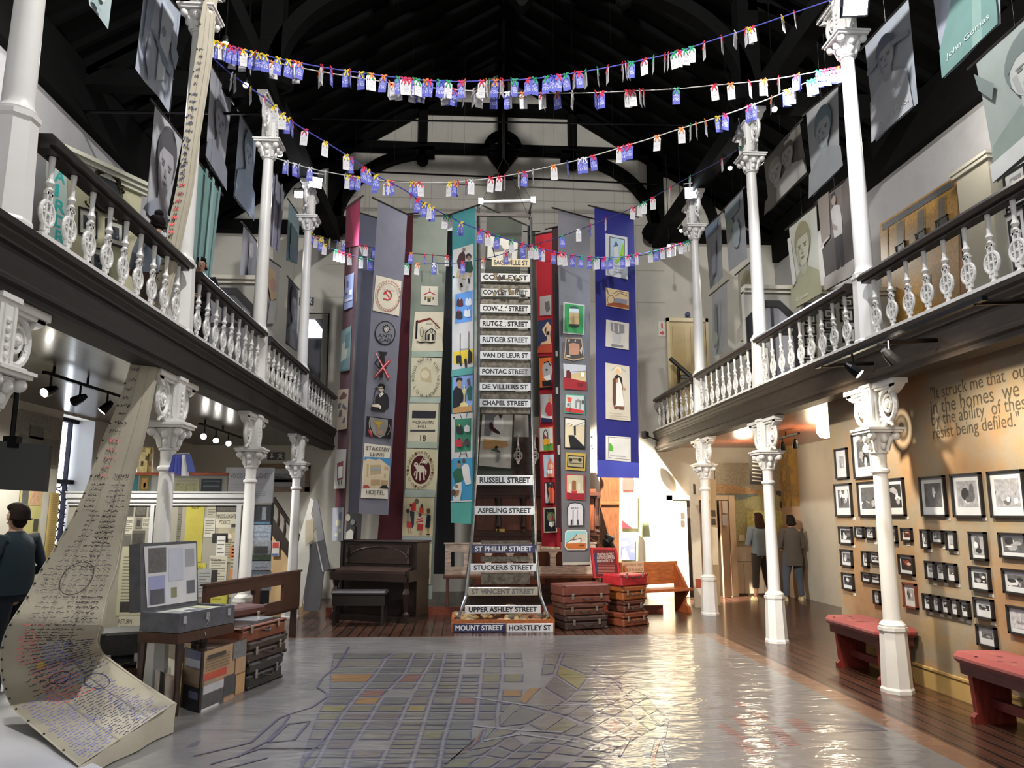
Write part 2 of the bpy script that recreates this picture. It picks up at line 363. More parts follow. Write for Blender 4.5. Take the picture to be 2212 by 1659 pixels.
g = G('#060606', 'black_timber')
for s, x in ((1, OL), (-1, OR)):                                       # broad black plate along the outer walls
 g.prism([(x, 1.5, 6.85), (x+s*.14, 1.5, 6.85), (x+s*.14, 1.5, 7.62), (x, 1.5, 7.62)], (0, YB-1.75, 0))
struct(g, 'trim_4')
g = G('#17151a', 'metal'); g.tube([(XL, 12.5, 8.35), (XR, 12.5, 8.45)], .016, 6); g.tube([(XL, 15.1, 8.62), (XR, 15.1, 8.5)], .02, 6); g.tube([(.55, 15.1, 8.56), (.95, 15.1, 8.56)], .06, 8); g.tube([(OL, 9.9, 6.95), (XL, 9.9, 7.0)], .02, 6)
struct(g, 'trim_5')
# shallow courses of the boarded / blockwork far wall
g = G('#9d988b', 'plaster')
for z in (7.7, 7.95, 8.2, 6.7, 6.0): g.box((-2.9, YB-.004, z), (4.2, YB, z+.012))
g.build('coursing', wb)
# ---------- galleries ----------
def gallery(side, x, xo, sof):
 s = -1 if side == 'left' else 1
 g = G('#3a332c', 'wood'); a, b = sorted((x+s*.14, xo)); g.box((a, 1.5, ZG0+.03), (b, YB, ZG1-.02)); struct(g, 'floor_gallery_'+side)
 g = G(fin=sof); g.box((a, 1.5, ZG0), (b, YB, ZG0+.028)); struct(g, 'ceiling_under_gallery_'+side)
 # fascia beam with its mouldings, swept along the hall
 c = '#1c1815' if side == 'left' else '#2b221b'
 g = G(c, 'beam_timber'); prof = [(.1, 2.86), (-.1, 2.86), (-.1, 2.9), (-.125, 2.92), (-.125, 2.945), (-.1, 2.97), (-.1, 3.12), (-.12, 3.135), (-.12, 3.15), (-.135, 3.19), (-.135, 3.205), (-.15, 3.23), (-.15, 3.27), (.14, 3.27), (.14, 2.94), (.1, 2.94)]
 g.prism([(x+s*p, 1.5, z) for p, z in prof], (0, YB-1.5, 0)); struct(g, 'trim_6' if side == 'left' else 'trim_7')
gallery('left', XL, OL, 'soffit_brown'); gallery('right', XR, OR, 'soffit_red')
# the ochre partition wall of photographs under the right gallery, with its skirting
XP = 4.4
g = G(fin='ochre_plaster'); g.box((XP, 1.5, 0), (XP+.14, 8.98, ZG0)); g.box((XP+.13, 8.85, 0), (OR, 8.98, ZG0), fin='cream_wall'); wp = struct(g, 'wall_partition')
g = G('#a68a58', 'plaster'); g.box((XP-.02, 1.5, 0), (XP, 8.97, .17)); g.box((XP-.028, 1.5, .17), (XP, 8.97, .19)); struct(g, 'baseboard_right')
# yellow blockwork pillar at the far end of the right aisle, pink papered foot
g = G(fin='pebbledash'); g.box((6.44, 14.9, 1.75), (OR, YB, ZG0)); g.box((6.44, 14.9, 0), (OR, YB, 1.75), '#b49c84', 'plaster'); wq = struct(g, 'wall_pillar')
g = G('#2b2520', 'paper'); q = aty(1780, 1045, 14.89)
g.text('Bufl', (q.x-.12, 14.89, q.z), (1, 0, 0), (0, 0, 1), h=.12); g.text('k', (q.x, 14.89, q.z-.24), (1, 0, 0), (0, 0, 1), h=.09); g.build('painted_lettering', wq)
# quotation lettered straight on the ochre wall
g = G('#4a4236', 'paper')
yq, zq, rq = 0, 0, (0, -1, 0)
for (u, v), t in (((2012, 872), '"It struck me that  our history'), ((2012, 901), 'in the homes  we live in,  that'), ((2014, 929), 'by the ability  of these simple'), ((2017, 957), 'resist being defiled."')):
 p = atx(u, v, XP-.002); g.text(t, p, rq, (0, 0, 1), h=.155, w=glyphs(t)[2]*.135)
g.build('wall_lettering', wp)
# stage across the far end with a red riser
g = G(fin='stageboards'); g.box((-2.2, 12.95, 0), (3.3, YB, .12)); struct(g, 'floor_stage')
g = G('#7d3a22', 'wood'); g.box((-2.2, 12.92, 0), (3.3, 12.95, .125)); struct(g, 'trim_8')
# dado, mural and doors on the far wall under the right gallery
g = G('#c9bba4', 'paint'); g.box((4.35, YB-.03, 0), (6.12, YB, 1.0)); g.box((4.35, YB-.045, .98), (6.12, YB, 1.03))
for k in range(9): g.box((4.4+k*.2, YB-.034, .05), (4.408+k*.2, YB-.03, .62), '#8d7d68')
g.box((4.35, YB-.034, .66), (6.12, YB-.03, .675), '#8d7d68'); g.box((4.35, YB-.05, 0), (6.12, YB, .05), '#3a2c22'); struct(g, 'baseboard_back')
# =====================================================================  PAINTED STREET MAP UNDER CLEAR VINYL
def sheet_finish(name, rough, coat, bump):
 m = finish(name, rough, nscale=3, namt=.13, bump=0, coat=coat); nt = m.node_tree; L = nt.links.new; b = nt.nodes['Principled BSDF']
 tc = node(nt, 'ShaderNodeTexCoord'); mp = node(nt, 'ShaderNodeMapping'); mp.inputs['Scale'].default_value = (1.1, 2.6, 1); mp.inputs['Rotation'].default_value = (0, 0, .35); L(tc.outputs['Object'], mp.inputs[0])
 n1 = node(nt, 'ShaderNodeTexNoise'); n1.inputs['Scale'].default_value = 1.7; n1.inputs['Detail'].default_value = 3; n1.inputs['Distortion'].default_value = 1.2; L(mp.outputs[0], n1.inputs[0])
 n2 = node(nt, 'ShaderNodeTexNoise'); n2.inputs['Scale'].default_value = 9; n2.inputs['Detail'].default_value = 2; L(mp.outputs[0], n2.inputs[0])
 ad = node(nt, 'ShaderNodeMath', operation='MULTIPLY_ADD'); ad.inputs[1].default_value = .12; L(n2.outputs[0], ad.inputs[0]); L(n1.outputs[0], ad.inputs[2])
 bp = node(nt, 'ShaderNodeBump'); bp.inputs['Strength'].default_value = bump; bp.inputs['Distance'].default_value = .05; L(ad.outputs[0], bp.inputs['Height'])
 L(bp.outputs[0], b.inputs['Coat Normal']); b.inputs['Coat Roughness'].default_value = .09
 b2 = node(nt, 'ShaderNodeBump'); b2.inputs['Strength'].default_value = bump*.5; b2.inputs['Distance'].default_value = .05; L(ad.outputs[0], b2.inputs['Height']); L(b2.outputs[0], b.inputs['Normal'])
sheet_finish('vinyl', .38, .55, .32)
MX0, MX1, MY0, MY1 = -2.42, 3.25, 2.2, 10.62
t = thing('floor_map', 'large painted street map under clear glossy vinyl, covering the hall floor', 'floor map', (.6, 6, 0))
g = G('#8a8785', 'vinyl'); g.box((MX0-.1, MY0, 0), (MX1+.2, MY1+.06, .003), '#6a4a36'); g.build('clear_border', t)
g = G('#666361', 'vinyl'); g.grid(lambda i, j: V((MX0+(MX1-MX0)*i, MY0+(MY1-MY0)*j, .0045)), 2, 2); g.build('painted_sheet', t)
mz = lambda x, y: (600+x/2.765, 1350+y/2.765)
def fl(px, e): p = atz(px[0], px[1], e); return V((min(MX1, max(MX0, p.x)), min(MY1, max(MY0, p.y)), e))
def lerp2(pl, y):
 for (x0, y0), (x1, y1) in zip(pl, pl[1:]):
  if y0 <= y <= y1: return x0+(x1-x0)*(y-y0)/(y1-y0)
 return pl[-1][0] if y > pl[-1][1] else pl[0][0]
VS = [[(330, 150), (300, 300), (300, 420), (240, 500), (120, 830)], [(745, 130), (645, 205), (600, 280), (470, 430), (370, 560), (210, 860), (150, 960)], [(830, 130), (760, 290), (620, 440), (540, 580), (440, 740), (370, 960)], [(950, 130), (925, 205), (850, 330), (780, 460), (720, 600), (640, 770), (560, 960)],
  [(1010, 130), (970, 300), (920, 430), (880, 560), (840, 700), (760, 960)], [(1120, 130), (1110, 210), (1080, 370), (1040, 520), (990, 690), (940, 960)], [(1232, 130), (1205, 400), (1180, 590), (1170, 610)], [(1340, 130), (1345, 300), (1325, 450), (1312, 530)], [(1465, 130), (1480, 310), (1470, 380)]]
HS = [165, 205, 255, 290, 345, 385, 430, 478, 522, 572, 630, 690, 745, 800, 860]
g1 = G('#3f3c58', 'vinyl'); g2 = G('#77736a', 'vinyl')
random.seed(21)
BC = ['#55534d', '#5a564a', '#554d48', '#5b5a53', '#514f4a', '#58543f', '#4c4b48', '#5f5a52']; AC = ['#6b5e38', '#66463c', '#666034', '#5f423a', '#705228']
def block(q, col=None):
 """q: four photo points in order; drawn as an inked outline and a painted block"""
 P = [fl(p, .006) for p in q]
 c = sum(P, V((0, 0, 0)))/4
 if max((p-c).length for p in P) > 1.1 or min((P[i]-P[i-1]).length for i in range(4)) < .03: return
 sh = lambda d, z: [V((c.x+(p.x-c.x)*(1-d/max(.08, abs(p.x-c.x)+.0)) if abs(p.x-c.x) > d else c.x, c.y+(p.y-c.y)*(1-d/max(.08, abs(p.y-c.y))) if abs(p.y-c.y) > d else c.y, z)) for p in P]
 block.n += 6e-6; g1.poly(sh(.006, .0056+block.n)); g2.poly(sh(.02, .0072+block.n), col or (random.choice(AC) if random.random() < .14 else random.choice(BC)))
block.n = 0
for k in range(len(VS)-1):
 for y0, y1 in zip(HS, HS[1:]):
  if k >= 5 and y0 >= 560 and k > 5: continue
  if k == 6 and y0 >= 570 or k == 7 and y0 >= 480: continue
  if random.random() < .06 and k > 1: continue
  a, b = VS[k], VS[k+1]; gp = 5.5
  x00, x01, x10, x11 = lerp2(a, y0)+gp, lerp2(b, y0)-gp, lerp2(a, y1)+gp, lerp2(b, y1)-gp
  if k in (4, 5) and random.random() < .7 or (k == 3 and y0 > 500):
   ym = (y0+y1)/2; m0, m1 = (x00+x10)/2, (x01+x11)/2; cc = random.choice(BC)
   block([mz(x00, y0+4), mz(x01, y0+4), mz(m1, ym-1), mz(m0, ym-1)], cc); block([mz(m0, ym+1), mz(m1, ym+1), mz(x11, y1-4), mz(x10, y1-4)], cc)
  else: block([mz(x00, y0+2.5), mz(x01, y0+2.5), mz(x11, y1-2.5), mz(x10, y1-2.5)])
# the slanting quarter on the right: streets running up to the right, crossed by flatter ones
D0 = [((1130, 740), (1250, 600), (1560, 330), (1590, 170)), ((960, 860), (1230, 690), (1640, 320), (1700, 160)), ((1120, 860), (1420, 640), (1770, 430), (1960, 200)), ((1270, 860), (1500, 700), (1900, 430), (2140, 240)), ((1400, 860), (1620, 700), (1960, 500), (2150, 380)), ((1520, 860), (1720, 710), (2050, 520), (2230, 430)), ((1700, 860), (1860, 740), (2120, 590), (2300, 500)), ((1850, 860), (2000, 760), (2200, 650), (2350, 580))]
def cv(c, t):
 n = len(c)-1; i = min(n-1, int(t*n)); f = t*n-i; return (c[i][0]*(1-f)+c[i+1][0]*f, c[i][1]*(1-f)+c[i+1][1]*f)
for k in range(len(D0)-1):
 ts = [0, .12, .2, .31, .4, .52, .62, .72, .84, 1]
 for t0, t1 in zip(ts, ts[1:]):
  if random.random() < .1: continue
  q = [(cv(D0[k], t0), cv(D0[k+1], t0), cv(D0[k+1], t1), cv(D0[k], t1))][0]; c = (sum(p[0] for p in q)/4, sum(p[1] for p in q)/4)
  block([mz(c[0]+(p[0]-c[0])*.93, c[1]+(p[1]-c[1])*.9) for p in q])
def inked(pts, w, col='#413c56', z=.0096):
 P = [fl(mz(*p), z) for p in pts]
 inked.n += 3e-6; P = [p+V((0, 0, inked.n)) for p in P]
 for a, b in zip(P, P[1:]):
  d = (b-a);
  if d.length < 1e-4: continue
  n_ = V((-d.y, d.x, 0)).normalized()*w/2; g1.poly([a+n_, b+n_, b-n_, a-n_], col)
inked.n = 0
for c in ([(425, 130), (390, 190), (350, 250), (270, 310), (235, 370), (290, 405), (290, 430), (205, 490), (70, 530), (0, 560), (-160, 700), (-500, 780)], [(-60, 790), (-330, 860), (-600, 980)], [(190, 575), (95, 685), (-60, 700), (60, 590), (190, 575)], [(-250, 790), (-60, 690), (40, 580), (70, 540)], [(-400, 830), (-100, 735), (215, 735), (130, 860)], [(230, 730), (320, 620), (360, 560)], [(1840, 240), (2000, 320), (2200, 420), (2330, 560), (2300, 700), (2360, 900)], [(2010, 330), (2140, 470), (2120, 640), (2040, 780)]): inked(c, .022)
for c in ([(2230, 690), (2200, 790), (2210, 900)],): inked(c, .05, '#77757c', .0092); inked([(x+45, y) for x, y in c], .02, '#8a4a40')
for c in ([(1230, 690), (1450, 650), (1800, 700)], [(1150, 430), (1500, 480), (2000, 470)], [(1170, 600), (1400, 625), (1700, 640)]): inked(c, .03, '#77767c')
g1.build('inked_streets', t); g2.build('painted_blocks', t)
# rows of small red writing at the right
g = G('#8a4a42', 'vinyl'); zr = lambda x, y: (1300+x/2.425, 1300+y/2.425)
for x, y, n, w in ((690, 530, 3, 50), (770, 580, 5, 60), (660, 600, 8, 60), (600, 650, 6, 60), (960, 620, 8, 90), (880, 690, 8, 80), (830, 735, 5, 60), (690, 740, 7, 60), (860, 660, 6, 70), (690, 700, 5, 50)):
 for k in range(n):
  a, b_ = zr(x+k*13, y+k*9), zr(x+k*13+w, y+k*9-3); P, Q = fl(a, .0055), fl(b_, .0055); g.poly([P, Q, Q+V((0, .022, 0)), P+V((0, .022, 0))])
g.build('red_writing', t)['kind'] = 'stuff'
for q in ([zr(1180, 640), zr(1380, 628), zr(1500, 675), zr(1260, 682)], [(415, 1605), (435, 1598), (425, 1612), (400, 1615)]): g = G('#4c4a52', 'vinyl'); g.poly([fl(p, .0056) for p in q]); g.build('taped_label', t)
# =====================================================================  CAST IRON COLUMNS AND RAILINGS
WH = '#d9d8d6'
def scroll_bracket(s, z1, n=1.0):
 """flat scroll bracket reaching along s*Y, top at z1"""
 g = G(WH, 'paint'); y0 = .085
 g.box((-.07, s*y0, z1-.05), (.07, s*(.47), z1)); g.box((-.05, s*y0, z1-.075), (.05, s*.45, z1-.05))
 g.prism([(-.05, s*.47, z1-.05), (-.05, s*.36, z1-.05), (-.05, s*.33, z1-.13), (-.05, s*.40, z1-.10)], (.1, 0, 0))
 cy_, cz = s*.235, z1-.22
 g.tube([(0, cy_+.125*math.cos(a), cz+.15*math.sin(a)) for a in [2*PI*k/20 for k in range(20)]], .024, 6, closed=True)
 g.tube([(0, cy_+s*(.085-.055*k/22)*math.cos(k*.42), cz+(.1-.065*k/22)*math.sin(k*.42)) for k in range(23)], .017, 6)
 g.ball((0, cy_, cz), .035, 8, 6)
 g.tube([(0, s*.09, z1-.45), (0, s*.14, z1-.40), (0, s*.2, z1-.375), (0, s*.27, z1-.40), (0, s*.285, z1-.43)], [.03, .028, .024, .02, .012], 6)
 g.tube([(0, s*.09, z1-.36), (0, s*.15, z1-.33), (0, s*.2, z1-.36)], .018, 6); g.tube([(0, s*.09, z1-.1), (0, s*.15, z1-.11), (0, s*.2, z1-.07)], .02, 6)
 g.ball((0, s*.345, z1-.27), .02, 6, 5)
 return g
def capital(g, z):
 """foliate bell with four corner volutes under a square abacus at height z"""
 g.lathe([(.066, z-.3), (.068, z-.24), (.078, z-.2), (.1, z-.1), (.14, z-.05), (.1, z-.04)], 16)
 g.lathe([(.08, z-.245), (.088, z-.235), (.08, z-.225)], 16)
 g.box((-.165, -.165, z-.045), (.165, .165, z-.02)); g.box((-.18, -.18, z-.02), (.18, .18, z)); g.box((-.14, -.14, z), (.14, .14, z+.02))
 for k in range(4):
  a = PI/4+k*PI/2; x, y = .165*math.cos(a), .165*math.sin(a); g.ball((x, y, z-.08), .042, 10, 7)
  g.tube([(.08*math.cos(a), .08*math.sin(a), z-.22), (.1*math.cos(a), .1*math.sin(a), z-.13), (.15*math.cos(a), .15*math.sin(a), z-.06)], [.02, .03, .024], 6)
  a += PI/4; g.ball((.115*math.cos(a), .115*math.sin(a), z-.1), (.035, .035, .045), 8, 6); g.ball((.09*math.cos(a), .09*math.sin(a), z-.17), (.026, .026, .04), 8, 6)
def column(label, zb, zshaft, zab, zt, r0, r1, ring):
 c = thing('cast_iron_column', label, 'column', local=True)
 g = G(WH, 'paint'); q = PI/8
 g.lathe([(.145, 0), (.145, .03), (.135, .05), (.118, zb-.05), (.13, zb-.03), (.13, zb)], 8, rot=q)
 g.build('octagonal_base', c)
 g = G(WH, 'paint'); g.lathe([(.11, zb), (.115, zb+.02), (.1, zb+.04), (r0, zb+.06), (r0, zb+.1), (r1, zab-.28)], 20)
 if ring: g.lathe([(r1, ring-.03), (r1+.022, ring-.01), (r1+.022, ring+.01), (r1, ring+.03)], 20)
 g.build('shaft', c, smooth=True)
 g = G(WH, 'paint'); capital(g, zab); g.build('capital', c, smooth=True)
 g = G(WH, 'paint'); g.box((-.085, -.085, zab+.02), (.085, .085, zt)); g.box((-.1, -.1, zt-.03), (.1, .1, zt))
 for s in (-1, 1):
  g.box((-.055, s*.085, zab+.06), (-.04, s*.095, zt-.06)); g.box((.04, s*.085, zab+.06), (.055, s*.095, zt-.06))
  g.box((s*.085, -.055, zab+.06), (s*.095, -.04, zt-.06)); g.box((s*.085, .04, zab+.06), (s*.095, .055, zt-.06))
  for k in range(5): g.ball((0, s*.09, zab+.08+k*.05), (.022, .012, .022), 6, 4); g.ball((s*.09, 0, zab+.08+k*.05), (.012, .022, .022), 6, 4)
 g.build('neck_block', c)
 for s in (-1, 1): scroll_bracket(s, zt).build('scroll_bracket', c)
 return c
ordn = ['nearest', 'second', 'third', 'fourth']
near = {4.44: 'at the left edge beside the black screen', 7.19: 'standing just right of the long written canvas', 9.95: 'standing before the newspaper display', 12.65: 'standing by the dark staircase'}
low = column('', .58, 0, 2.43, 2.86, .078, .064, 2.02); up = column('', .7, 0, 3.33, 3.85, .088, .066, 0)
first = [True, True]
GC, GU = 'columns under the galleries', 'columns above the galleries'
def put(proto, k, label, loc, group):
 if first[k]: first[k] = False; proto.location = loc; proto['label'] = label; proto['group'] = group; return proto
 return dup(proto, label, loc, group=group)
for y in BAYS[1:5]: put(low, 0, 'white iron column under the left gallery '+near[y], (XL, y, 0), GC)
for y, t in ((7.19, 'beside the red bench'), (9.95, 'in front of the two standing women'), (12.65, 'before the doorway, farthest right column')): put(low, 0, 'white cast iron column under the right gallery '+t, (XR, y, 0), GC)
for y, t in ((4.44, 'nearest, at the top left edge of the photo'), (7.19, 'half hidden behind the long written canvas'), (9.95, 'third back, tag string tied below its capital'), (12.65, 'farthest back, under the left floodlights')): put(up, 1, 'white upper column on the left gallery '+t, (XL, y, 3.27), GU)
for y, t in ((7.19, 'nearest, brightly lit, holding the top tag strings'), (9.95, 'second back, with a bell lamp beside its capital'), (12.65, 'farthest back, under the far floodlight')): put(up, 1, 'white upper column on the right gallery '+t, (XR, y, 3.27), GU)
# baluster: turned top, flat pierced oval below
def baluster():
 g = G(WH, 'paint')
 g.lathe([(.036, .54), (.038, .56), (.02, .56)], 10); g.lathe([(.02, 0), (.03, .012), (.016, .03), (.014, .07)], 8)
 g.lathe([(.014, .3), (.026, .318), (.015, .335), (.03, .362), (.017, .39), (.015, .42), (.021, .55), (.021, .57)], 10)
 e = [(0, .075*math.cos(a), .165+.078*math.sin(a)) for a in [2*PI*k/18 for k in range(18)]]
 g.tube(e, .014, 6, closed=True)
 for s in (-1, 1):
  for zc in (.125, .205): g.tube([(0, s*.047+.016*math.cos(a), zc+.02*math.sin(a)) for a in [2*PI*k/8 for k in range(8)]], .006, 4, closed=True); g.tube([(0, .035*math.cos(a), .165+.05*math.sin(a)) for a in [2*PI*k/10 for k in range(10)]], .009, 5, closed=True)
 g.box((-.01, -.033, .05), (.01, -.016, .31)); g.box((-.01, .016, .05), (.01, .033, .31)); g.box((-.008, -.055, .158), (.008, .055, .172))
 g.box((-.01, -.042, .285), (.01, .042, .303)); g.box((-.008, -.026, .055), (.008, .026, .07)); g.ball((0, 0, .165), .016, 6, 5); g.ball((0, 0, .235), .013, 6, 4); g.ball((0, 0, .1), .013, 6, 4)
 return g
def railing(x, y0, y1, label, s, n=9):
 x -= s*.075
 r = thing('gallery_railing', label, 'railing', (x, (y0+y1)/2, ZG1), 'gallery railings')
 a, b = y0+.15, y1-.15
 g = G('#1d1917' if s < 0 else '#2b211c', 'wood'); g.prism([(x-.085, a, ZR-.075), (x+.085, a, ZR-.075), (x+.095, a, ZR-.04), (x+.06, a, ZR), (x-.06, a, ZR), (x-.095, a, ZR-.04)], (0, b-a, 0)); g.box((x-.05, a, ZR-.095), (x+.05, b, ZR-.075)); g.build('handrail', r)
 g = G(WH, 'paint'); g.box((x-.06, a, ZG1), (x+.06, b, ZG1+.035)); g.build('bottom_rail', r)
 for k in range(n):
  yy = a+(b-a)*(k+.5)/n; o = BAL.copy() if k or railing.n else BAL
  if o is not BAL: COL.objects.link(o)
  railing.n += 1; o.parent = r; o.location = (0, yy-(y0+y1)/2, .035)
railing.n = 0
BAL = baluster().build('baluster')
bayn = ['', 'nearest bay, cut by the photo edge', 'second bay from the front', 'third bay from the front', 'farthest bay by the back wall']
for k in (1, 2, 3, 4): railing(XL, BAYS[k], BAYS[k+1], 'white baluster railing on the left gallery, '+['', 'bay before the barber sign', 'bay behind the written canvas, just right of it', 'bay by the exit door', 'last bay ending at the back wall'][k], -1)
railing(XR, 4.44, 7.19, 'white baluster railing on the right gallery, nearest bay before the yellow mural', 1)
railing(XR, 7.19, 9.95, 'white baluster railing on the right gallery, bay before the green framed pictures', 1)
railing(XR, 9.95, 12.65, 'white baluster railing on the right gallery, third bay with a red extinguisher behind', 1)
railing(XR, 12.65, YB, 'white baluster railing on the right gallery, farthest bay by the cream door', 1, 8)
# short dark stair rails at the far end of both galleries
def stair_rail(x, y, label, pts, posts):
 t = thing('stair_handrail', label, 'stair rail', (x, y, ZG1))
 g = G('#1c1817', 'wood')
 for q in pts: g.tube(q, .045, 8)
 g.build('rail', t)
 for p in posts:
  g = G('#1c1817', 'wood'); g.tube(p, .03, 8); g.build('post', t)
stair_rail(-3.0, 14.4, 'dark stair handrail beside the far left gallery exit door', [[(-3.5, 13.4, 4.15), (-2.85, 15.2, 3.95)], [(-3.1, 14.3, 3.6), (-2.85, 15.3, 3.2)]], [[(-3.5, 13.4, 4.15), (-3.5, 13.4, 3.25)], [(-2.85, 15.2, 3.95), (-2.85, 15.2, 3.25)], [(-3.15, 14.4, 4.04), (-3.15, 14.4, 3.25)]])
stair_rail(4.45, 14.6, 'dark slanting handrail in front of the cream upstairs door', [[(4.2, 15.2, 4.75), (4.55, 14.9, 4.3)]], [[(4.55, 14.9, 4.3), (4.55, 14.9, 3.25)], [(4.33, 15.1, 4.55), (4.33, 15.1, 3.25)]])
# =====================================================================  HANGING CLOTHS
def zm(ox, oy, k=5.267): return lambda *p: [(ox+p[i]/k, oy+p[i+1]/k) for i in range(0, len(p), 2)]
A1, A2, A3 = zm(720, 420), zm(720, 720), zm(720, 1020)
C1, C2, C3 = zm(1020, 420), zm(1020, 720), zm(1020, 1020)
def rect(a, b, c, d): return [(a, b), (c, b), (c, d), (a, d)]
def stroke(pts, w):
 """a drawn line as a row of quads"""
 out = []
 for (x0, y0), (x1, y1) in zip(pts, pts[1:]):
  L = math.hypot(x1-x0, y1-y0) or 1; dx, dy = -(y1-y0)/L*w/2, (x1-x0)/L*w/2
  out.append([(x0+dx, y0+dy), (x1+dx, y1+dy), (x1-dx, y1-dy), (x0-dx, y0-dy)])
 return out
def ring(cx, cy, rx, ry, w, n=28): return stroke(ell(cx, cy, rx, ry, n)+[(cx+rx, cy)], w)
class Cloth:
 """a cloth hung in an upright plane of the hall; drawing positions are given on the photograph and carried to that plane"""
 def __init__(s, name, label, cat, quad, ztop=None, x=None, y=None, col='#888888', fin='fabric', group=None, rod=True, rip=.003, nw=1.5, wire=True):
  TL, TR, BL, BR = quad
  if x is not None: s.o, s.n = V((x, 0, 0)), V((1, 0, 0))
  elif y is not None: s.o, s.n = V((0, y, 0)), V((0, 1, 0))
  else:
   a, b = atz(*TL, ztop), atz(*TR, ztop); s.o = a; d = b-a; s.n = V((d.y, -d.x, 0)).normalized()
  if s.n.dot(EY-s.o) < 0: s.n = -s.n
  s.q = quad; s.a = [atp(u, v, s.o, s.n) for u, v in quad]; s.rip, s.nw = rip, nw; s.ph = rnd(0, 6)
  s.r = (s.a[1]-s.a[0]); s.r.z = 0; s.W = s.r.length; s.r = s.r/s.W
  top = (s.a[0]+s.a[1])/2; s.t = thing(name, label, cat, (top.x, top.y, min(p.z for p in s.a)), group)
  g = G(col, fin); ns, nt = max(8, int(s.W*24)), 16
  def f(i, j): p = (s.a[0]*(1-i)+s.a[1]*i)*(1-j)+(s.a[2]*(1-i)+s.a[3]*i)*j; return s.wave(p)
  g.grid(f, ns, nt)
  vs = [f(i/ns, 1) for i in range(ns+1)]
  s.cloth = g.build('cloth', s.t, smooth=True)
  if rod:
   e = (s.a[1]-s.a[0]).normalized(); g = G('#2a2624', 'woodx'); g.tube([s.a[0]-e*.12, s.a[1]+e*.1], .014, 6); g.build('hanging_rod', s.t)
  if wire:
   m = (s.a[0]+s.a[1])/2; g = G('#26242a', 'metal'); g.tube([m, (m.x, m.y, roofz(m.x)-.02)], .0013, 4, '#5a5854'); g.build('hanging_wire', s.t)
  s.k = 0
 def wave(s, p, e=0):
  h = (p-s.a[0]).dot(s.r)/s.W; fall = min(1, max(.15, (s.a[0].z-p.z)/2))
  return p+s.n*(e+s.rip*fall*math.sin(h*s.nw*6.28+s.ph)+s.rip*.7*fall*math.sin(h*s.nw*3.1+p.z*.8))
 def P(s, u, v, e=0): return s.wave(atp(u, v, s.o, s.n), e)
 def Q(s, i, j):
  TL, TR, BL, BR = s.q
  return tuple((TL[k]*(1-i)+TR[k]*i)*(1-j)+(BL[k]*(1-i)+BR[k]*i)*j for k in (0, 1))
 def panel(s, name, items, fin='fabric', uv=False, smooth=False):
  """items: (colour, polygon) or (colour, [polygons]) or ('T', text, lower left, width, height, colour)"""
  g = G('#fff', fin); s.k += .0014; e = s.k+s.rip*1.75+.003+(.006 if name == 'lettering' else 0)
  for it in items:
   e += .0012
   if it[0] == 'T':
    _, t, (u, v), w, h, c = it[:6]
    if uv: a, b, d = s.Q(u, v), s.Q(u+w, v), s.Q(u, v-h)
    else: a, b, d = (u, v), (u+w, v-(it[6] if len(it) > 6 else 0)), (u, v-h)
    p, q, m = [atp(*x, s.o, s.n)+s.n*e for x in (a, b, d)]
    g.text(t, p, q-p, (0, 0, 1), w=(q-p).length, h=(m-p).length, col=c); continue
   polys = it[1] if isinstance(it[1][0], list) else [it[1]]
   for pl in polys: g.poly([atp(*(s.Q(*p) if uv else p), s.o, s.n)+s.n*e for p in pl], it[0])
  return g.build(name, s.t)
GB = 'long appliqued banners hung at the far end'
K, Wt = '#17161a', '#cfcabd'
# --- maroon and pink banner at the left
b = Cloth('hanging_banner', 'tall maroon banner with a pink head, leftmost behind the piano', 'banner', [(749, 450), (779, 427), (722, 1168), (743, 1168)], 6.9, col='#4a1722', group=GB)
b.panel('pink_head', [('#b02a55', [(750, 452), (779, 430), (776, 530), (768, 532)]), ('#8c2344', [(749, 452), (757, 448), (768, 532), (747, 535)]), ('#5b1527', [(750, 446), (779, 425), (779, 432), (750, 453)])])
b.panel('blue_panel', [('#8e9cc6', A1(145, 930, 243, 890, 226, 1280, 125, 1320)), ('#4c5686', A1(160, 990, 182, 982, 180, 1060, 158, 1068)), ('#dfe0e8', A1(190, 1090, 222, 1082, 220, 1140, 188, 1148)), ('#39406a', A1(150, 1120, 170, 1112, 168, 1140, 148, 1148)), ('#c8cde0', A1(140, 1200, 225, 1170, 222, 1200, 138, 1232))])
b.panel('teal_panel', [('#73938f', A2(100, -20, 215, -90, 195, 420, 80, 440)), ('#b8bfae', A2(110, 120, 190, 60, 150, 300, 90, 360)), ('#4c6f78', A2(150, 20, 205, -30, 190, 150, 140, 190)), ('#5b7f86', A2(95, 330, 190, 260, 185, 400, 90, 430))])
b.panel('cream_panel', [('#b5a48e', A2(65, 645, 185, 628, 165, 1085, 45, 1105)), ('#5f2a24', A2(75, 740, 125, 665, 165, 700, 150, 740, 85, 755)), ('#4b4c54', [A2(70, 800, 100, 790, 90, 850, 60, 860), A2(120, 800, 165, 850, 150, 870, 110, 840), A2(80, 880, 110, 870, 105, 940, 70, 950), A2(130, 960, 150, 950, 140, 1010, 110, 1020)])])
b.panel('bag_panel', [('#b7b4ae', A2(38, 1325, 160, 1318)+A3(140, 185, 15, 190)), ('#7a1e26', A2(55, 1480, 125, 1450)+A3(120, 80, 55, 100)), ('#d8d6d2', A2(68, 1520, 118, 1510, 115, 1640, 66, 1650)), (K, [A3(70, 100, 80, 98, 82, 150, 74, 150), A3(98, 92, 108, 90, 108, 140, 100, 140)])])
b.panel('floral_panel', [('#8f929e', A3(5, 405, 128, 402, 118, 780, 0, 780)), ('#b9b79a', [ell(732, 1130, 5, 7), ell(736, 1146, 4, 5), ell(729, 1155, 4, 4)]), ('#62667c', ell(738, 1115, 4, 9))])
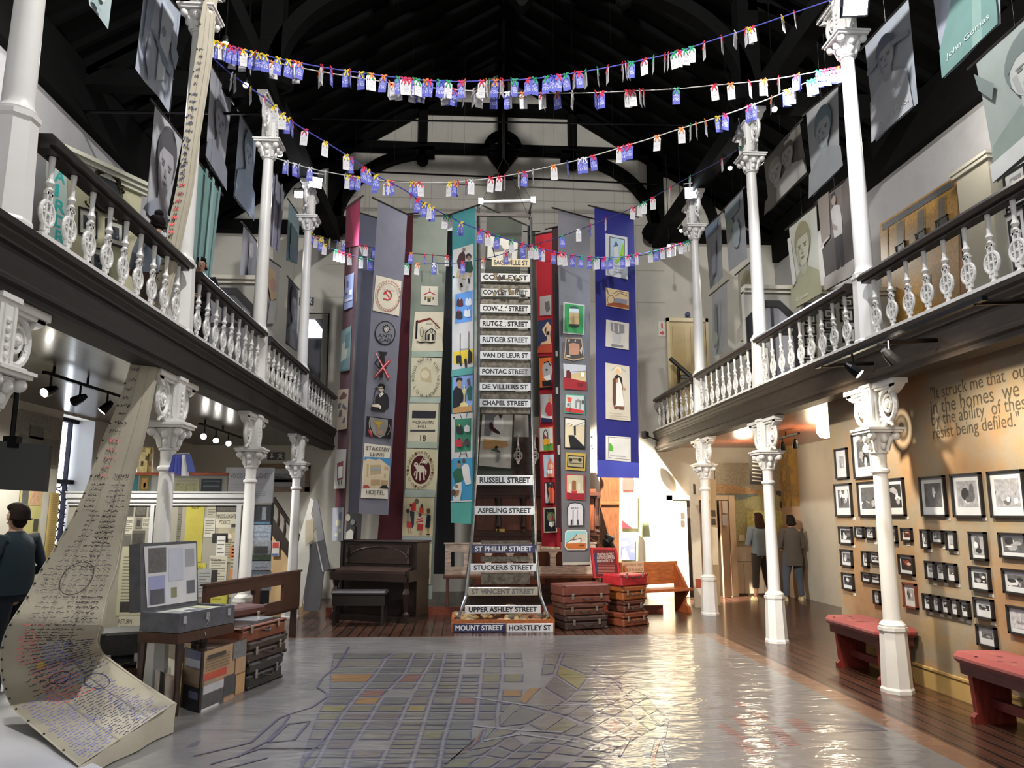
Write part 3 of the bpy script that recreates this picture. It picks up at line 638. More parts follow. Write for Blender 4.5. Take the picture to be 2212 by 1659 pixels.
# --- plain blue grey banner
b = Cloth('hanging_banner', 'narrow plain blue-grey banner between the maroon and the party banner', 'banner', [(778, 460), (815, 471), (752, 1107), (778, 1109)], 6.75, col='#585a68', group=GB)
# lower white-figured cloth
b = Cloth('hanging_banner', 'short grey cloth with pale figures showing above the piano left end', 'banner', [(750, 1106), (782, 1110), (746, 1168), (779, 1168)], y=14.0, col='#4d4b4e', group=GB, rod=False)
b.panel('pale_figure', [('#bdb9a8', ell(752, 1118, 5, 8)), ('#d0cfc8', [(748, 1150), (758, 1142), (764, 1150), (762, 1166), (747, 1166)]), (K, stroke([(768, 1136), (766, 1166)], 3)), ('#8a888c', ell(762, 1128, 5, 6))])
# --- grey party banner
b = Cloth('hanging_banner', 'long blue-grey banner with hammer-and-sickle square and hostel panel', 'banner', [(817, 433), (880, 463), (774, 1109), (839, 1113)], 6.4, col='#6d6e7b', group=GB)
b.panel('party_panel', [('#c9c3b2', A1(480, 918, 770, 990, 742, 1385, 443, 1320)), ('#b06f68', ring(720+612/5.267, 420+1158/5.267, 27, 33, 1.0)), ('#bb8d84', ring(720+612/5.267, 420+1158/5.267, 22.5, 28.5, .6)),
 ('#b5303a', stroke(A1(575, 1105, 630, 1175), 2.4)), ('#b5303a', A1(560, 1128, 590, 1096, 602, 1108, 572, 1142)), ('#b5303a', stroke(A1(600, 1090, 640, 1110, 655, 1150, 640, 1190, 610, 1203, 575, 1190), 2.6)), ('#b5303a', A1(560, 1175, 578, 1190, 560, 1200))]
 + [('#a2756c', stroke([(836.2+24.8*math.cos(t*.22), 639.9+30.8*math.sin(t*.22)), (836.2+24.8*math.cos(t*.22+.12), 639.9+30.8*math.sin(t*.22+.12))], 2.6)) for t in range(28)] + [('T', '1921 1990', (822, 628), 24, 3.4, '#5a4a48', -4)])
cx, cy_ = 720+585/5.267, 720+10/5.267-20
b.panel('round_emblem', [('#17161a', ell(830.8, 719.5, 22.6, 26)), ('#6f707a', ell(830.8, 719.5, 20.4, 23.6)), (K, [p for k in range(10) for p in [[(833+6*math.cos(k*.628-.2), 711+7*math.sin(k*.628-.2)), (833+9.5*math.cos(k*.628+.1), 711+11*math.sin(k*.628+.1)), (833+6*math.cos(k*.628+.4), 711+7*math.sin(k*.628+.4))]]]), (K, ell(833, 711, 6.6, 7.6)), ('#c9c6bc', ell(833, 711, 5, 5.8)), (K, ring(833, 711, 3, 3.6, 1.1)),
 ('T', 'ANTI', (815, 728), 29, 6.6, K, -1.5), ('T', 'CAD', (817.5, 738), 25, 7.2, K, -1)])
b.panel('crossed_figure', [(K, A2(495, 205, 612, 215, 595, 240, 575, 250, 580, 330, 600, 400, 560, 430, 555, 505, 520, 505, 530, 430, 515, 330, 530, 240)), (K, stroke(A2(530, 260, 465, 335, 505, 390, 525, 400), 2.2)), ('#b3263a', A2(462, 205, 478, 215, 640, 510, 610, 520)), ('#b3263a', A2(625, 290, 648, 310, 480, 500, 450, 492)), ('#e6c9c8', stroke(A2(470, 222, 620, 508), 1.2)), ('#e6c9c8', stroke(A2(630, 305, 465, 490), 1.2))])
b.panel('speaker_figure', [('#1b1a1e', A2(470, 720, 520, 680, 560, 670, 610, 700, 628, 760, 625, 850, 580, 870, 580, 895, 440, 880, 420, 860, 430, 810, 470, 800)), ('#c8bcae', ell(720+538/5.267, 720+622/5.267, 6.2, 8.4)), ('#15141a', A2(498, 600, 515, 575, 560, 575, 580, 600, 578, 650, 560, 630, 545, 605, 505, 612)), ('#d8d6d0', A2(510, 690, 550, 672, 565, 690, 520, 730)), (K, A2(518, 690, 528, 690, 522, 720)), ('#c8bcae', A2(430, 812, 500, 805, 530, 825, 520, 845, 430, 835)), ('#1b1a1e', stroke(A2(465, 650, 440, 810), 1.6)), ('#1b1a1e', ell(720+475/5.267, 720+632/5.267, 3.2, 3)), ('#2a2a2e', stroke(A2(505, 625, 575, 628), 1)), ('#d8d6d0', A2(515, 830, 530, 825, 525, 860, 512, 860))])
b.panel('shield_panel', [('#151417', A2(372, 942, 662, 978, 642, 1200, 357, 1165)), ('#8d8a84', A2(410, 955, 610, 985, 612, 1060, 575, 1160, 520, 1190, 450, 1150, 415, 1060)), ('#c7a33a', A2(455, 1002, 560, 1010, 530, 1035, 515, 1045, 510, 1085, 520, 1090, 480, 1085, 495, 1080, 498, 1045, 475, 1035)), ('#a8303a', A2(385, 1090, 415, 1110, 440, 1175, 425, 1180, 390, 1130)), ('#b9b8b4', stroke(A2(408, 960, 395, 1020, 400, 1080, 430, 1140), 1)), ('#b9b8b4', stroke(A2(625, 1040, 640, 1100, 600, 1160), .8)), ('#9c8474', ell(818, 934, 7, 6))])
b.panel('hostel_panel', [('#cfcabd', A2(345, 1250, 643, 1285, 610, 1640)+A3(610, 305, 303, 290)), ('#3f7fb0', A2(345, 1405, 640, 1420, 635, 1530, 520, 1428, 470, 1440, 380, 1425, 340, 1450)), ('#c5b79a', A2(340, 1450, 380, 1425, 470, 1440, 520, 1430, 632, 1520)+A3(615, 185, 325, 175)), ('#a89876', [A2(405, 1500, 530, 1495, 535, 1600, 408, 1610), A2(370, 1490, 392, 1490, 385, 1640, 365, 1640)]), ('#8f9aa0', A2(412, 1530, 528, 1525, 528, 1560, 412, 1565)), ('#9a8e74', [A2(570, 1510, 585, 1515, 583, 1550, 568, 1545), A2(592, 1515, 610, 1522, 608, 1556, 590, 1550), A2(568, 1600, 583, 1600, 580, 1640, 566, 1640)]), ('#a8906a', [A3(415, 85, 520, 85, 518, 145, 412, 145), A3(530, 90, 610, 95, 606, 145, 528, 145)]), ('#a13a3a', A3(328, 150, 380, 145, 405, 175, 325, 175)), (K, A3(510, 180, 540, 152, 590, 150, 615, 188)),
 ('T', 'STAKESBY', (788, 972), 51, 8.5, K, -4), ('T', 'LEWIS', (797, 985), 30, 7.6, K, -2), ('T', 'HOSTEL', (788, 1067), 39, 9, K, -2)])
# --- maroon strip
b = Cloth('hanging_banner', 'narrow dark maroon banner between the party banner and the church banner', 'banner', [(878, 462), (893, 461), (815, 1168), (868, 1168)], 6.9, col='#3c141b', group=GB)
b = Cloth('hanging_banner', 'thin brown cloth edge just left of the church banner', 'banner', [(888, 503), (899, 503), (870, 1168), (876, 1168)], 7.2, col='#2c2422', group=GB)
# --- church banner
b = Cloth('hanging_banner', 'long pale green banner with churches, lamb seal and dancing children', 'banner', [(893, 466), (968, 466), (866, 1293), (934, 1293)], 6.9, col='#787f75', group=GB)
b.panel('small_church', [('#c3beae', A1(1002, 1043, 1193, 1048, 1188, 1265, 993, 1255)), ('#a23335', stroke(A1(1028, 1145, 1097, 1110, 1160, 1145), 2.2)), ('#4e4a44', stroke(A1(1097, 1105, 1097, 1068), 1.4)), ('#5b564c', [A1(1040, 1165, 1056, 1160, 1056, 1200, 1040, 1205), A1(1130, 1170, 1144, 1172, 1144, 1200, 1130, 1200), A1(1070, 1180, 1112, 1180, 1108, 1222, 1072, 1222)]), ('#a89c70', A1(1060, 1160, 1120, 1160, 1115, 1182, 1062, 1182)), (K, [A1(1075, 1198, 1085, 1198, 1085, 1222, 1075, 1222), A1(1095, 1198, 1106, 1198, 1106, 1222, 1095, 1222)])])
b.panel('large_church', [('#c7c0aa', A1(930, 1338, 1258, 1340, 1240, 1659)+A2(1250, 205, 890, 205)), ('#18171b', A1(940, 1440, 965, 1430, 952, 1645, 932, 1645)), ('#6e2a2a', stroke(A1(950, 1462, 1100, 1410, 1215, 1528), 2.6)), ('#6e2a2a', A1(960, 1440, 1100, 1405, 1110, 1425, 965, 1465)), (K, ring(720+1007/5.267, 420+1568/5.267, 3.6, 10, .8)), (K, stroke(A1(1060, 1475, 1130, 1475), .6)), (K, stroke(A1(1052, 1570, 1118, 1523, 1168, 1568), 1.6)), (K, [A1(1050, 1570, 1062, 1570, 1058, 1659)+A2(1062, 78, 1048, 78), A1(1155, 1575, 1163, 1575, 1160, 1659)+A2(1165, 82, 1155, 82), A1(1085, 1590, 1098, 1585, 1096, 1659)+A2(1094, 80, 1082, 80), A1(1125, 1590, 1143, 1590, 1145, 1659)+A2(1145, 80, 1128, 80)]), ('#7f9aa8', [A1(1068, 1600, 1082, 1595, 1080, 1659)+A2(1080, 70, 1066, 70)]), (K, ring(720+1118/5.267, 420+1560/5.267, 2.6, 3, 1)), (K, stroke(A2(950, 95, 1000, 110, 1060, 100, 1100, 112, 1160, 100), 2.4)), (K, ring(720+1180/5.267, 720-15, 3, 6, .6))])
def circ_text(b, items, cx, cy_, rx, ry, t, c, h=4.6, a0=PI*.62):
 for k, ch in enumerate(t):
  if ch == ' ': continue
  a = a0+2*PI*k/len(t); x, y = cx+rx*math.cos(a), cy_+ry*math.sin(a); r = (-math.sin(a), math.cos(a)); u = (math.cos(a), math.sin(a))
  p, q, m = [atp(x+dx, y+dy, b.o, b.n)+b.n*.045 for dx, dy in ((0, 0), r, u)]
  g = items; g.text(ch, p, q-p, m-p, h=(m-p).length*h, w=(q-p).length*h*min(.85, glyphs(ch)[2]), col=c, fin='fabric')
b.panel('lamb_seal_faded', [('#c6c0a6', A2(890, 272, 1238, 285, 1222, 725, 880, 720)), ('#b7ab8a', A2(985, 470, 1010, 400, 1060, 380, 1110, 430, 1120, 560, 1000, 545)), ('#cfc6aa', ell(720+1045/5.267, 720+470/5.267, 9, 9))])
g = G(fin='fabric'); circ_text(b, g, 720+1057/5.267, 720+505/5.267, 24.5, 37.5, 'VICIT AGNUS NOSTER EUM SEQUAMUR+ ', '#3a3935', 6, PI*.57); g.build('embroidered_letters', b.t)['kind'] = 'stuff'
b.panel('hill_panel', [('#c8c1a9', A2(868, 795, 1200, 795, 1180, 1240, 842, 1230)), ('#33343a', A2(900, 880, 1172, 888, 1162, 970, 895, 968)), ('#3f4043', A2(878, 1098, 1162, 1098, 1158, 1122, 875, 1120)), ('T', 'MORAVIAN', (892, 916), 44, 7, '#33332f'), ('T', 'HILL', (903, 925), 21, 6.6, '#33332f'), ('T', '18', (908, 952.5), 12, 12.5, K)])
b.panel('lamb_seal', [('#c6bf9f', A2(835, 1310, 1192, 1325, 1180, 1659)+A3(1165, 200, 822, 190)), ('#4a1f22', ell(908.5, 1015, 21, 31)), ('#cbbfae', ell(909, 1013, 9.5, 8)), ('#cbbfae', ell(899, 1004, 4.6, 5.2)), ('#cbbfae', [[(900, 1004), (906, 1006), (904, 1016), (898, 1012)], [(900, 1016), (903, 1016), (901, 1036), (898, 1036)], [(906, 1018), (909, 1018), (909, 1038), (906, 1038)], [(914, 1016), (917, 1016), (918, 1037), (915, 1037)], [(896, 1018), (899, 1017), (896, 1028), (894, 1027)], [(910, 1000), (918, 988), (926, 996), (921, 1004)], [(917, 1012), (922, 1016), (921, 1026), (919, 1026)]]), ('#cbbfae', stroke([(905, 1006), (916, 986)], 1.2)), ('#4a1f22', ring(720+1040/5.267, 720+1460/5.267, 4, 5, .9)), ('#4a1f22', ell(899.5, 1003, 1.4, 1.4))])
g = G(fin='fabric'); circ_text(b, g, 908.5, 1015, 23.5, 35, 'VICIT.AGNUS.NOSTER.EUM.SEQUAMUR.', '#5a2f2c', 6, PI*.66); g.build('embroidered_letters', b.t)['kind'] = 'stuff'
b.panel('dancing_children', [('#c6bd9c', A3(805, 285, 1150, 290, 1130, 735, 785, 728)), ('#c03a36', A3(905, 340, 945, 350, 940, 440, 880, 440)), ('#6b5b4c', ell(720+950/5.267, 1020+332/5.267, 5, 6)), ('#3b3f4c', A3(872, 440, 925, 450, 920, 600, 900, 640, 885, 560)), ('#5f4a3c', ell(720+885/5.267, 1020+375/5.267, 3, 3.6)), ('#a8988c', A3(842, 470, 872, 470, 875, 560, 838, 560)), ('#4c3a34', ell(720+850/5.267, 1020+440/5.267, 3.6, 4.6)), ('#c24546', A3(838, 560, 890, 565, 898, 630, 838, 625)), ('#b08a68', [A3(850, 630, 862, 630, 870, 690, 858, 690), A3(878, 630, 888, 630, 895, 690, 880, 690)]), ('#c0432f', A3(985, 400, 1030, 405, 1030, 470, 975, 465)), ('#4a3a34', ell(720+1010/5.267, 1020+385/5.267, 3, 4.2)), ('#c9b6a0', A3(965, 500, 1025, 500, 1025, 590, 935, 580)), ('#b2443f', [A3(955, 535, 1025, 515, 1025, 530, 950, 552), A3(945, 562, 1025, 545, 1025, 562, 942, 578)]), ('#5a3d34', ell(720+990/5.267, 1020+485/5.267, 3.4, 4.6)), ('#a83a36', A3(960, 590, 1028, 590, 1025, 660, 955, 655)), ('#b08a68', [A3(985, 660, 996, 660, 994, 710, 984, 710), A3(1005, 660, 1014, 660, 1010, 710, 1000, 710)]), ('#262a33', A3(1070, 480, 1110, 490, 1112, 540, 1095, 640, 1048, 620, 1060, 545)), ('#5e463a', ell(720+1085/5.267, 1020+440/5.267, 4, 6)), ('#b08a4a', A3(1072, 635, 1092, 640, 1092, 700, 1078, 700)), (K, A3(1062, 700, 1100, 700, 1100, 712, 1062, 712)), ('#b58a6a', stroke(A3(935, 440, 985, 460, 1040, 480, 1075, 460), 1.2))])
b.panel('text_panel', [('#c7c1a2', [(905, 1174), (933, 1174), (930, 1262), (902, 1262)]), ('T', 'ran Hill', (911, 1186), 18.5, 9, K), ('T', 'blessed', (911, 1197), 18, 8, K), ('#39342f', A3(985, 1020, 1050, 1040, 1085, 1070, 1078, 1095, 985, 1088)), ('#5a3a30', A3(1028, 1215, 1045, 1205, 1065, 1240, 1055, 1250)), ('#9aa7a0', A3(985, 1280, 1130, 1290, 1122, 1440, 985, 1440))])
b.panel('stripe_bands', [('#9aa99c', A2(895, 205, 1245, 210, 1240, 272, 892, 270)), ('#a9b5aa', A2(880, 725, 1225, 730, 1215, 795, 870, 790)), ('#a2ad9d', A2(842, 1232, 1185, 1240, 1180, 1310, 838, 1305)), ('#a3aea4', A3(818, 195, 1170, 200, 1155, 285, 808, 285)), ('#9fabab', A3(785, 730, 1130, 738, 1125, 805, 1000, 805, 785, 790))])
# --- black strip
Cloth('hanging_banner', 'plain charcoal banner between the church banner and the rugby banner', 'banner', [(967, 497), (979, 497), (936, 1240), (982, 1240)], 7.1, col='#222226', group=GB)
# --- teal rugby banner
b = Cloth('hanging_banner', 'narrow teal banner with rugby jerseys, goalposts and a trophy', 'banner', [(977, 462), (1027, 445), (975, 1127), (1022, 1133)], 6.4, col='#3f858a', group=GB)
def jersey(cx, cy_, w, c, col='#d8d8d2'): return [(c, [(cx-w*.5, cy_+w*.55), (cx-w*.42, cy_-w*.3), (cx-w*.15, cy_-w*.55), (cx+w*.15, cy_-w*.55), (cx+w*.42, cy_-w*.3), (cx+w*.5, cy_+w*.55), (cx+w*.34, cy_+w*.6), (cx+w*.3, cy_+w*.7), (cx-w*.3, cy_+w*.7), (cx-w*.34, cy_+w*.6)]), (col, [(cx-w*.14, cy_-w*.55), (cx+w*.14, cy_-w*.55), (cx, cy_-w*.2)])]
b.panel('children_panel', [('#bdbbb8', A1(1368, 635, 1600, 560, 1598, 1659)+A2(1595, 380, 1355, 420)+A1(1360, 1100)), ('#3c2026', A1(1440, 680, 1490, 640, 1510, 700, 1500, 850, 1430, 850, 1410, 760)), ('#7a6a58', ell(720+1493/5.267, 420+630/5.267, 3.4, 5)), ('#1f4034', A1(1510, 770, 1580, 760, 1600, 850, 1580, 900, 1500, 880)), ('#2a2022', ell(720+1548/5.267, 420+710/5.267, 6, 7)), ('#7d6a5a', ell(1014.6, 558, 4, 5)), ('#a89a78', [A1(1420, 860, 1450, 860, 1440, 950, 1400, 950), A1(1500, 890, 1520, 890, 1520, 970, 1470, 960), A1(1540, 900, 1590, 890, 1560, 960)]), (K, [A1(1450, 1010, 1475, 1015, 1485, 1050, 1460, 1060), A1(1540, 955, 1560, 960, 1562, 1010, 1545, 1020), A1(1368, 930, 1390, 935, 1372, 960)]), ('#8d8d8d', stroke(A1(1455, 1070, 1475, 1115), 1)), ('#8d8d8d', stroke(A1(1535, 1045, 1520, 1105), 1))])
b.panel('blue_jersey_panel', [('#5c8fd0', A1(1395, 1140, 1592, 1090, 1588, 1440, 1390, 1475))]+jersey(720+1448/5.267, 420+1225/5.267, 15, '#4a2a32')+jersey(720+1545/5.267, 420+1215/5.267, 14, '#c9cfd6', '#3f66a8')+jersey(720+1440/5.267, 420+1365/5.267, 15, '#2b2328', '#a43a3a')+jersey(720+1535/5.267, 420+1345/5.267, 14, '#cfd2d6', '#3f66a8'))
b.panel('goalpost_panel', [('#d0b52f', A2(1368, 215, 1595, 180, 1595, 335, 1370, 352)), (K, stroke(A1(1450, 1580, 1450, 1659)+A2(1450, 250), 1.3)), (K, stroke(A1(1550, 1560, 1550, 1659)+A2(1550, 150, 1548, 250), 1.3)), (K, stroke(A2(1450, 182, 1550, 178), 1.2)), (K, A2(1405, 260, 1430, 250, 1465, 255, 1470, 365, 1455, 378, 1440, 330, 1425, 345, 1408, 340)), (K, A2(1498, 300, 1512, 285, 1530, 300, 1530, 390, 1510, 395)), (K, A2(1545, 200, 1560, 185, 1592, 230, 1590, 330, 1540, 350)), ('#4f948e', A2(1355, 420, 1598, 385, 1598, 465, 1352, 495))])
b.panel('trophy_panel', [('#7f98c8', A2(1368, 505, 1597, 462, 1590, 890, 1368, 910)), ('#17181d', A2(1370, 660, 1410, 600, 1480, 640, 1500, 700, 1460, 860, 1370, 860)), ('#a88a62', A2(1415, 540, 1445, 520, 1470, 560, 1460, 630, 1425, 620)), (K, A2(1405, 530, 1420, 505, 1475, 510, 1478, 545, 1440, 530, 1412, 560)), ('#27584a', A2(1530, 640, 1570, 590, 1592, 620, 1585, 760, 1540, 760)), ('#5c4a42', A2(1530, 530, 1560, 510, 1568, 580, 1540, 600)), ('#b88a52', A2(1368, 860, 1450, 830, 1590, 820, 1590, 890, 1368, 910)), ('#d8c88a', A2(1470, 640, 1535, 630, 1510, 700, 1508, 780, 1545, 810, 1540, 835, 1450, 838, 1455, 800, 1495, 780, 1492, 700)), ('#e8e4c8', stroke(A2(1500, 590, 1505, 650), 2))])
b.panel('green_jersey_panel', [('#bfbdb9', A2(1350, 920, 1595, 900, 1590, 1425, 1352, 1440)), ('#357a5c', A2(1390, 980, 1580, 965, 1572, 1340, 1388, 1355)), (K, A2(1372, 960, 1392, 950, 1385, 985)), (K, stroke(A2(1450, 920, 1475, 975), 1.3)), (K, stroke(A2(1535, 910, 1518, 970), 1.3)), (K, stroke(A2(1465, 1352, 1445, 1412), 1.3)), (K, stroke(A2(1518, 1350, 1535, 1408), 1.3)), (K, stroke(A2(1455, 1375, 1530, 1370), 1))]+jersey(720+1448/5.267, 720+1085/5.267, 15, '#1f2a28', '#c8a83a')+jersey(720+1535/5.267, 720+1080/5.267, 12, '#d0d0cc')+jersey(720+1448/5.267, 720+1240/5.267, 15, '#b5303a', '#2a2024')+jersey(720+1537/5.267, 720+1235/5.267, 12, '#4a3a38', '#2a2024'))
b.panel('nurse_panel', [('#3a8cb4', A2(1362, 1425, 1590, 1415, 1592, 1659)+A3(1588, 310, 1360, 330)), ('#245a40', A2(1365, 1590, 1410, 1540, 1480, 1540, 1560, 1530, 1565, 1580, 1500, 1640)+A3(1470, 110, 1400, 130, 1370, 30)), ('#9a7a5a', ell(720+1440/5.267, 720+1500/5.267, 4.4, 7)), ('#2b2a2c', A2(1420, 1460, 1450, 1440, 1462, 1475, 1430, 1480)), ('#d2d0cc', A2(1470, 1520, 1510, 1480, 1550, 1500, 1560, 1540)+A3(1580, 130, 1520, 150, 1490, 60)), ('#5a4234', ell(720+1497/5.267, 720+1450/5.267, 3.6, 4.6)), ('#cfcbc2', A3(1370, 180, 1410, 130, 1470, 110, 1475, 200, 1455, 320, 1380, 330)), ('#8a6a4a', [ell(720+1415/5.267, 1020+160/5.267, 4, 4), A3(1390, 210, 1450, 200, 1440, 260, 1390, 290)]), ('#54402f', ell(982.5, 1064, 5, 7)), ('#c6c4c0', stroke(A3(1350, 335, 1588, 325), 3)), ('#4f9a8e', A3(1352, 350, 1588, 342, 1580, 590, 1356, 575))])
# --- grey green banner seen through the tower
b = Cloth('hanging_banner', 'grey-green banner behind the ladder of street signs, with a white figure panel', 'banner', [(1052, 448), (1128, 482), (1032, 1030), (1106, 1030)], y=13.0, col='#43463f', group=GB)
b.panel('number_panel', [('#b9b6ac', C1(180, 470, 520, 540, 510, 740, 170, 740)), ('#6d6c6a', C1(240, 560, 330, 580, 370, 650, 240, 660)), (K, stroke(C1(230, 600, 260, 720), 2)), ('T', 'XE', (1089, 547), 11, 9, K, -2), ('#77766f', C1(370, 680, 440, 660, 430, 730))])
b.panel('cook_panel', [('#bdb9ad', C2(118, 905, 463, 905, 440, 1540, 72, 1505)), ('#77777c', C2(145, 910, 300, 910, 200, 1170, 135, 1160)), ('#cfcdc8', C2(250, 960, 300, 920, 340, 925, 360, 990, 350, 1190, 230, 1170)), ('#3f2422', C2(195, 1020, 225, 1005, 245, 1070, 310, 1120, 318, 1155, 250, 1130, 195, 1080)), ('#4a2c26', C2(285, 910, 355, 910, 325, 975)), ('#b08a5c', C2(125, 1200, 400, 1230, 415, 1280, 350, 1300, 240, 1310, 120, 1320)), ('#4a5a52', C2(210, 1330, 270, 1300, 320, 1350, 320, 1370, 270, 1350)), ('#7f7f84', C2(280, 1370, 320, 1380, 300, 1470, 270, 1470)), ('#2b2a26', ell(1072, 966, 3.4, 3))])
b = None
# --- red banner
b = Cloth('hanging_banner', 'long red banner with a dancer, a lion and carnival panels', 'banner', [(1157, 507), (1194, 500), (1170, 1183), (1212, 1187)], 6.4, col='#8f1c25', group=GB)
b.panel('grey_print_panel', [('#8f8886', C1(772, 1165, 903, 1145, 903, 1375, 772, 1382)), ('#54504e', C1(830, 1230, 880, 1210, 890, 1310, 850, 1350, 835, 1300))])
b.panel('dancer_panel', [('#2c3350', C1(752, 1440, 905, 1415, 905, 1659)+C2(910, 80, 740, 170, 745, 0)), ('#a8452c', C2(755, 155, 830, 110, 910, 100, 912, 220, 745, 225)), ('#c9a582', C1(840, 1490, 862, 1450, 900, 1500, 890, 1600)+C2(900, 100, 860, 110, 850, 0)+C1(840, 1600, 850, 1520)), ('#d6b592', [C1(800, 1540, 862, 1452, 870, 1465, 820, 1550), C1(905, 1530, 870, 1460, 862, 1470, 895, 1530), C1(800, 1540, 820, 1535, 850, 1610, 838, 1615)]), ('#17161a', C1(850, 1560, 885, 1560, 882, 1600, 850, 1600)), ('#c9a582', C2(790, 110, 890, 70, 900, 125, 780, 130))])
b.panel('lion_panel', [('#17161a', C2(755, 265, 905, 260, 915, 625, 760, 640)), ('#c8632c', C2(765, 285, 905, 275, 908, 605, 775, 620)), ('#9d9a98', ell(1020+860/5.267, 720+420/5.267, 11, 19)), ('#d8d6d2', C2(810, 500, 890, 470, 900, 530, 850, 540)), ('#1c1b1f', C2(800, 550, 905, 530, 908, 600, 805, 605)), ('#17161a', stroke(C2(820, 340, 870, 320, 895, 370), 2)), ('#3a3a3c', ell(1182, 799, 2.4, 2))])
b.panel('flame_panel', [('#a9aaa6', C2(778, 700, 915, 690, 920, 1010, 785, 1015)), ('#b5323a', C2(845, 820, 880, 770, 910, 810, 915, 960, 880, 960, 830, 890)), ('#c88a44', C2(870, 760, 880, 720, 905, 770, 880, 790)), ('#d5d2cc', C2(790, 920, 850, 950, 915, 940, 915, 1010, 790, 1010)), ('#232b4a', C2(790, 960, 915, 975, 918, 1012, 790, 1015))])
b.panel('padlock_panel', [('#c85a3a', C2(760, 1075, 925, 1060, 930, 1340, 765, 1350)), ('#b8b9b2', C2(775, 1085, 920, 1072, 925, 1325, 780, 1335)), ('#4d8a3a', C2(815, 1260, 925, 1250, 925, 1330, 820, 1335)), ('#d0962c', C2(805, 1205, 890, 1200, 890, 1270, 808, 1275)), ('#3a2a2a', stroke(C2(820, 1205, 818, 1130, 840, 1095, 862, 1130, 866, 1200), 1.6)), ('#8a2a2a', C2(825, 1140, 858, 1190, 825, 1200)), (K, [C2(850, 1265, 870, 1260, 865, 1280), C2(885, 1262, 902, 1265, 890, 1280)])])
b.panel('clown_panel', [('#9fb0ba', C2(812, 1385, 935, 1380, 940, 1640, 825, 1640)), ('#c8705c', C2(862, 1480, 895, 1415, 930, 1480, 938, 1640, 850, 1640)), ('#d6d4d0', C2(862, 1560, 920, 1550, 920, 1600, 870, 1600)), ('#d6a98c', ell(1020+900/5.267, 720+1515/5.267, 5, 6))])
b.panel('robed_figure_panel', [('#1f1e22', C3(825, 115, 940, 110, 945, 360, 830, 360)), ('#b3b0aa', [C3(835, 130, 850, 130, 870, 350, 840, 350), C3(890, 120, 905, 120, 880, 340, 870, 330)]), ('#c4553c', C3(870, 180, 920, 160, 942, 220, 940, 350, 890, 350)), ('#3a2f2c', ell(1020+908/5.267, 1020+155/5.267, 4, 5))])
b.panel('turban_panel', [('#b0a58a', C3(812, 405, 955, 400, 975, 685, 820, 690)), ('#16171a', C3(830, 418, 945, 412, 960, 672, 835, 675)), ('#b59a3c', [p for k in range(12) for p in [[(1192+7*math.cos(.6+k*.33), 1117+10*math.sin(.6+k*.33+1.6)), (1192+14*math.cos(.7+k*.33), 1117+17*math.sin(.7+k*.33+1.6)), (1192+7*math.cos(.8+k*.33), 1117+10*math.sin(.8+k*.33+1.6))]]]), ('#5f6a4a', ell(1192, 1117, 9, 11)), ('#a83a44', ell(1194, 1120, 4, 5)), ('#c9c8c0', C3(880, 570, 945, 560, 940, 610, 910, 625, 885, 610))])
b.panel('cream_hem', [('#b9a98a', C3(790, 842, 1000, 850, 1003, 870, 792, 866))])
# --- dark strip
b = Cloth('hanging_banner', 'narrow black and maroon banner between the red and the grey one', 'banner', [(1192, 492), (1205, 489), (1201, 1140), (1213, 1140)], 6.2, col='#2b1519', group=GB)
b.panel('lettered_strip', [('#131216', C1(945, 900, 985, 900, 1000, 1659)+C2(1000, 1659, 985, 1640, 950, 600)), ('#8d8a88', C2(950, 210, 975, 200, 980, 260, 955, 265)), ('#8d8a88', C2(955, 620, 985, 610, 985, 690, 958, 690)), ('#8d8a88', C2(975, 1280, 1000, 1270, 1000, 1380, 980, 1380))])
# --- grey banner of places
b = Cloth('hanging_banner', 'long grey banner of ten panels, from a green bus to a mountain', 'banner', [(1205, 452), (1275, 471), (1214, 1221), (1275, 1221)], 6.4, col='#6b6b70', group=GB)
b.panel('bus_panel', [('#b5b5ae', C1(1033, 1225, 1275, 1258, 1270, 1600, 1030, 1580)), ('#2f8a4a', C1(1048, 1240, 1262, 1272, 1258, 1588, 1045, 1570)), ('#2a4a3a', ell(1020+1150/5.267, 420+1300/5.267, 11, 5)), ('#b59c6c', C1(1095, 1320, 1205, 1325, 1205, 1480, 1095, 1475)), ('#b9c8cc', C1(1098, 1300, 1205, 1305, 1205, 1350, 1095, 1345)), ('#2a2624', C1(1095, 1475, 1212, 1485, 1210, 1510, 1095, 1500)), ('#8a7a58', stroke(C1(1150, 1350, 1150, 1475), .6))])
b.panel('tin_panel', [('#b89a78', C2(1058, 50, 1240, 60, 1275, 290, 1150, 315, 1040, 285)), ('#4a4540', C2(1070, 60, 1230, 68, 1265, 275, 1150, 298, 1050, 272)), ('#b8b2a8', [C2(1085, 70, 1105, 70, 1100, 100, 1088, 100), C2(1160, 72, 1175, 75, 1172, 100, 1160, 100), C2(1215, 200, 1250, 140, 1240, 240), C2(1065, 250, 1110, 250, 1110, 275, 1060, 268)]), ('#b5866c', C2(1090, 120, 1150, 110, 1210, 125, 1215, 180, 1205, 240, 1150, 250, 1095, 240, 1100, 180))])
b.panel('stage_panel', [('#b9bcc0', C2(1028, 345, 1290, 365, 1285, 470, 1040, 500)), ('#c0ab7e', C2(1115, 465, 1290, 430, 1292, 555, 1110, 530)), ('#5f1f22', C2(1065, 425, 1100, 420, 1120, 460, 1120, 520, 1060, 530)), ('#8f2128', C2(1033, 505, 1110, 515, 1295, 555, 1295, 652, 1035, 635)), ('#6d171d', C2(1180, 560, 1260, 570, 1250, 610, 1190, 600)), ('#e1dfd8', rect(1253, 805, 1260, 814)), ('#33302c', stroke(C2(1120, 440, 1290, 430), .7))])
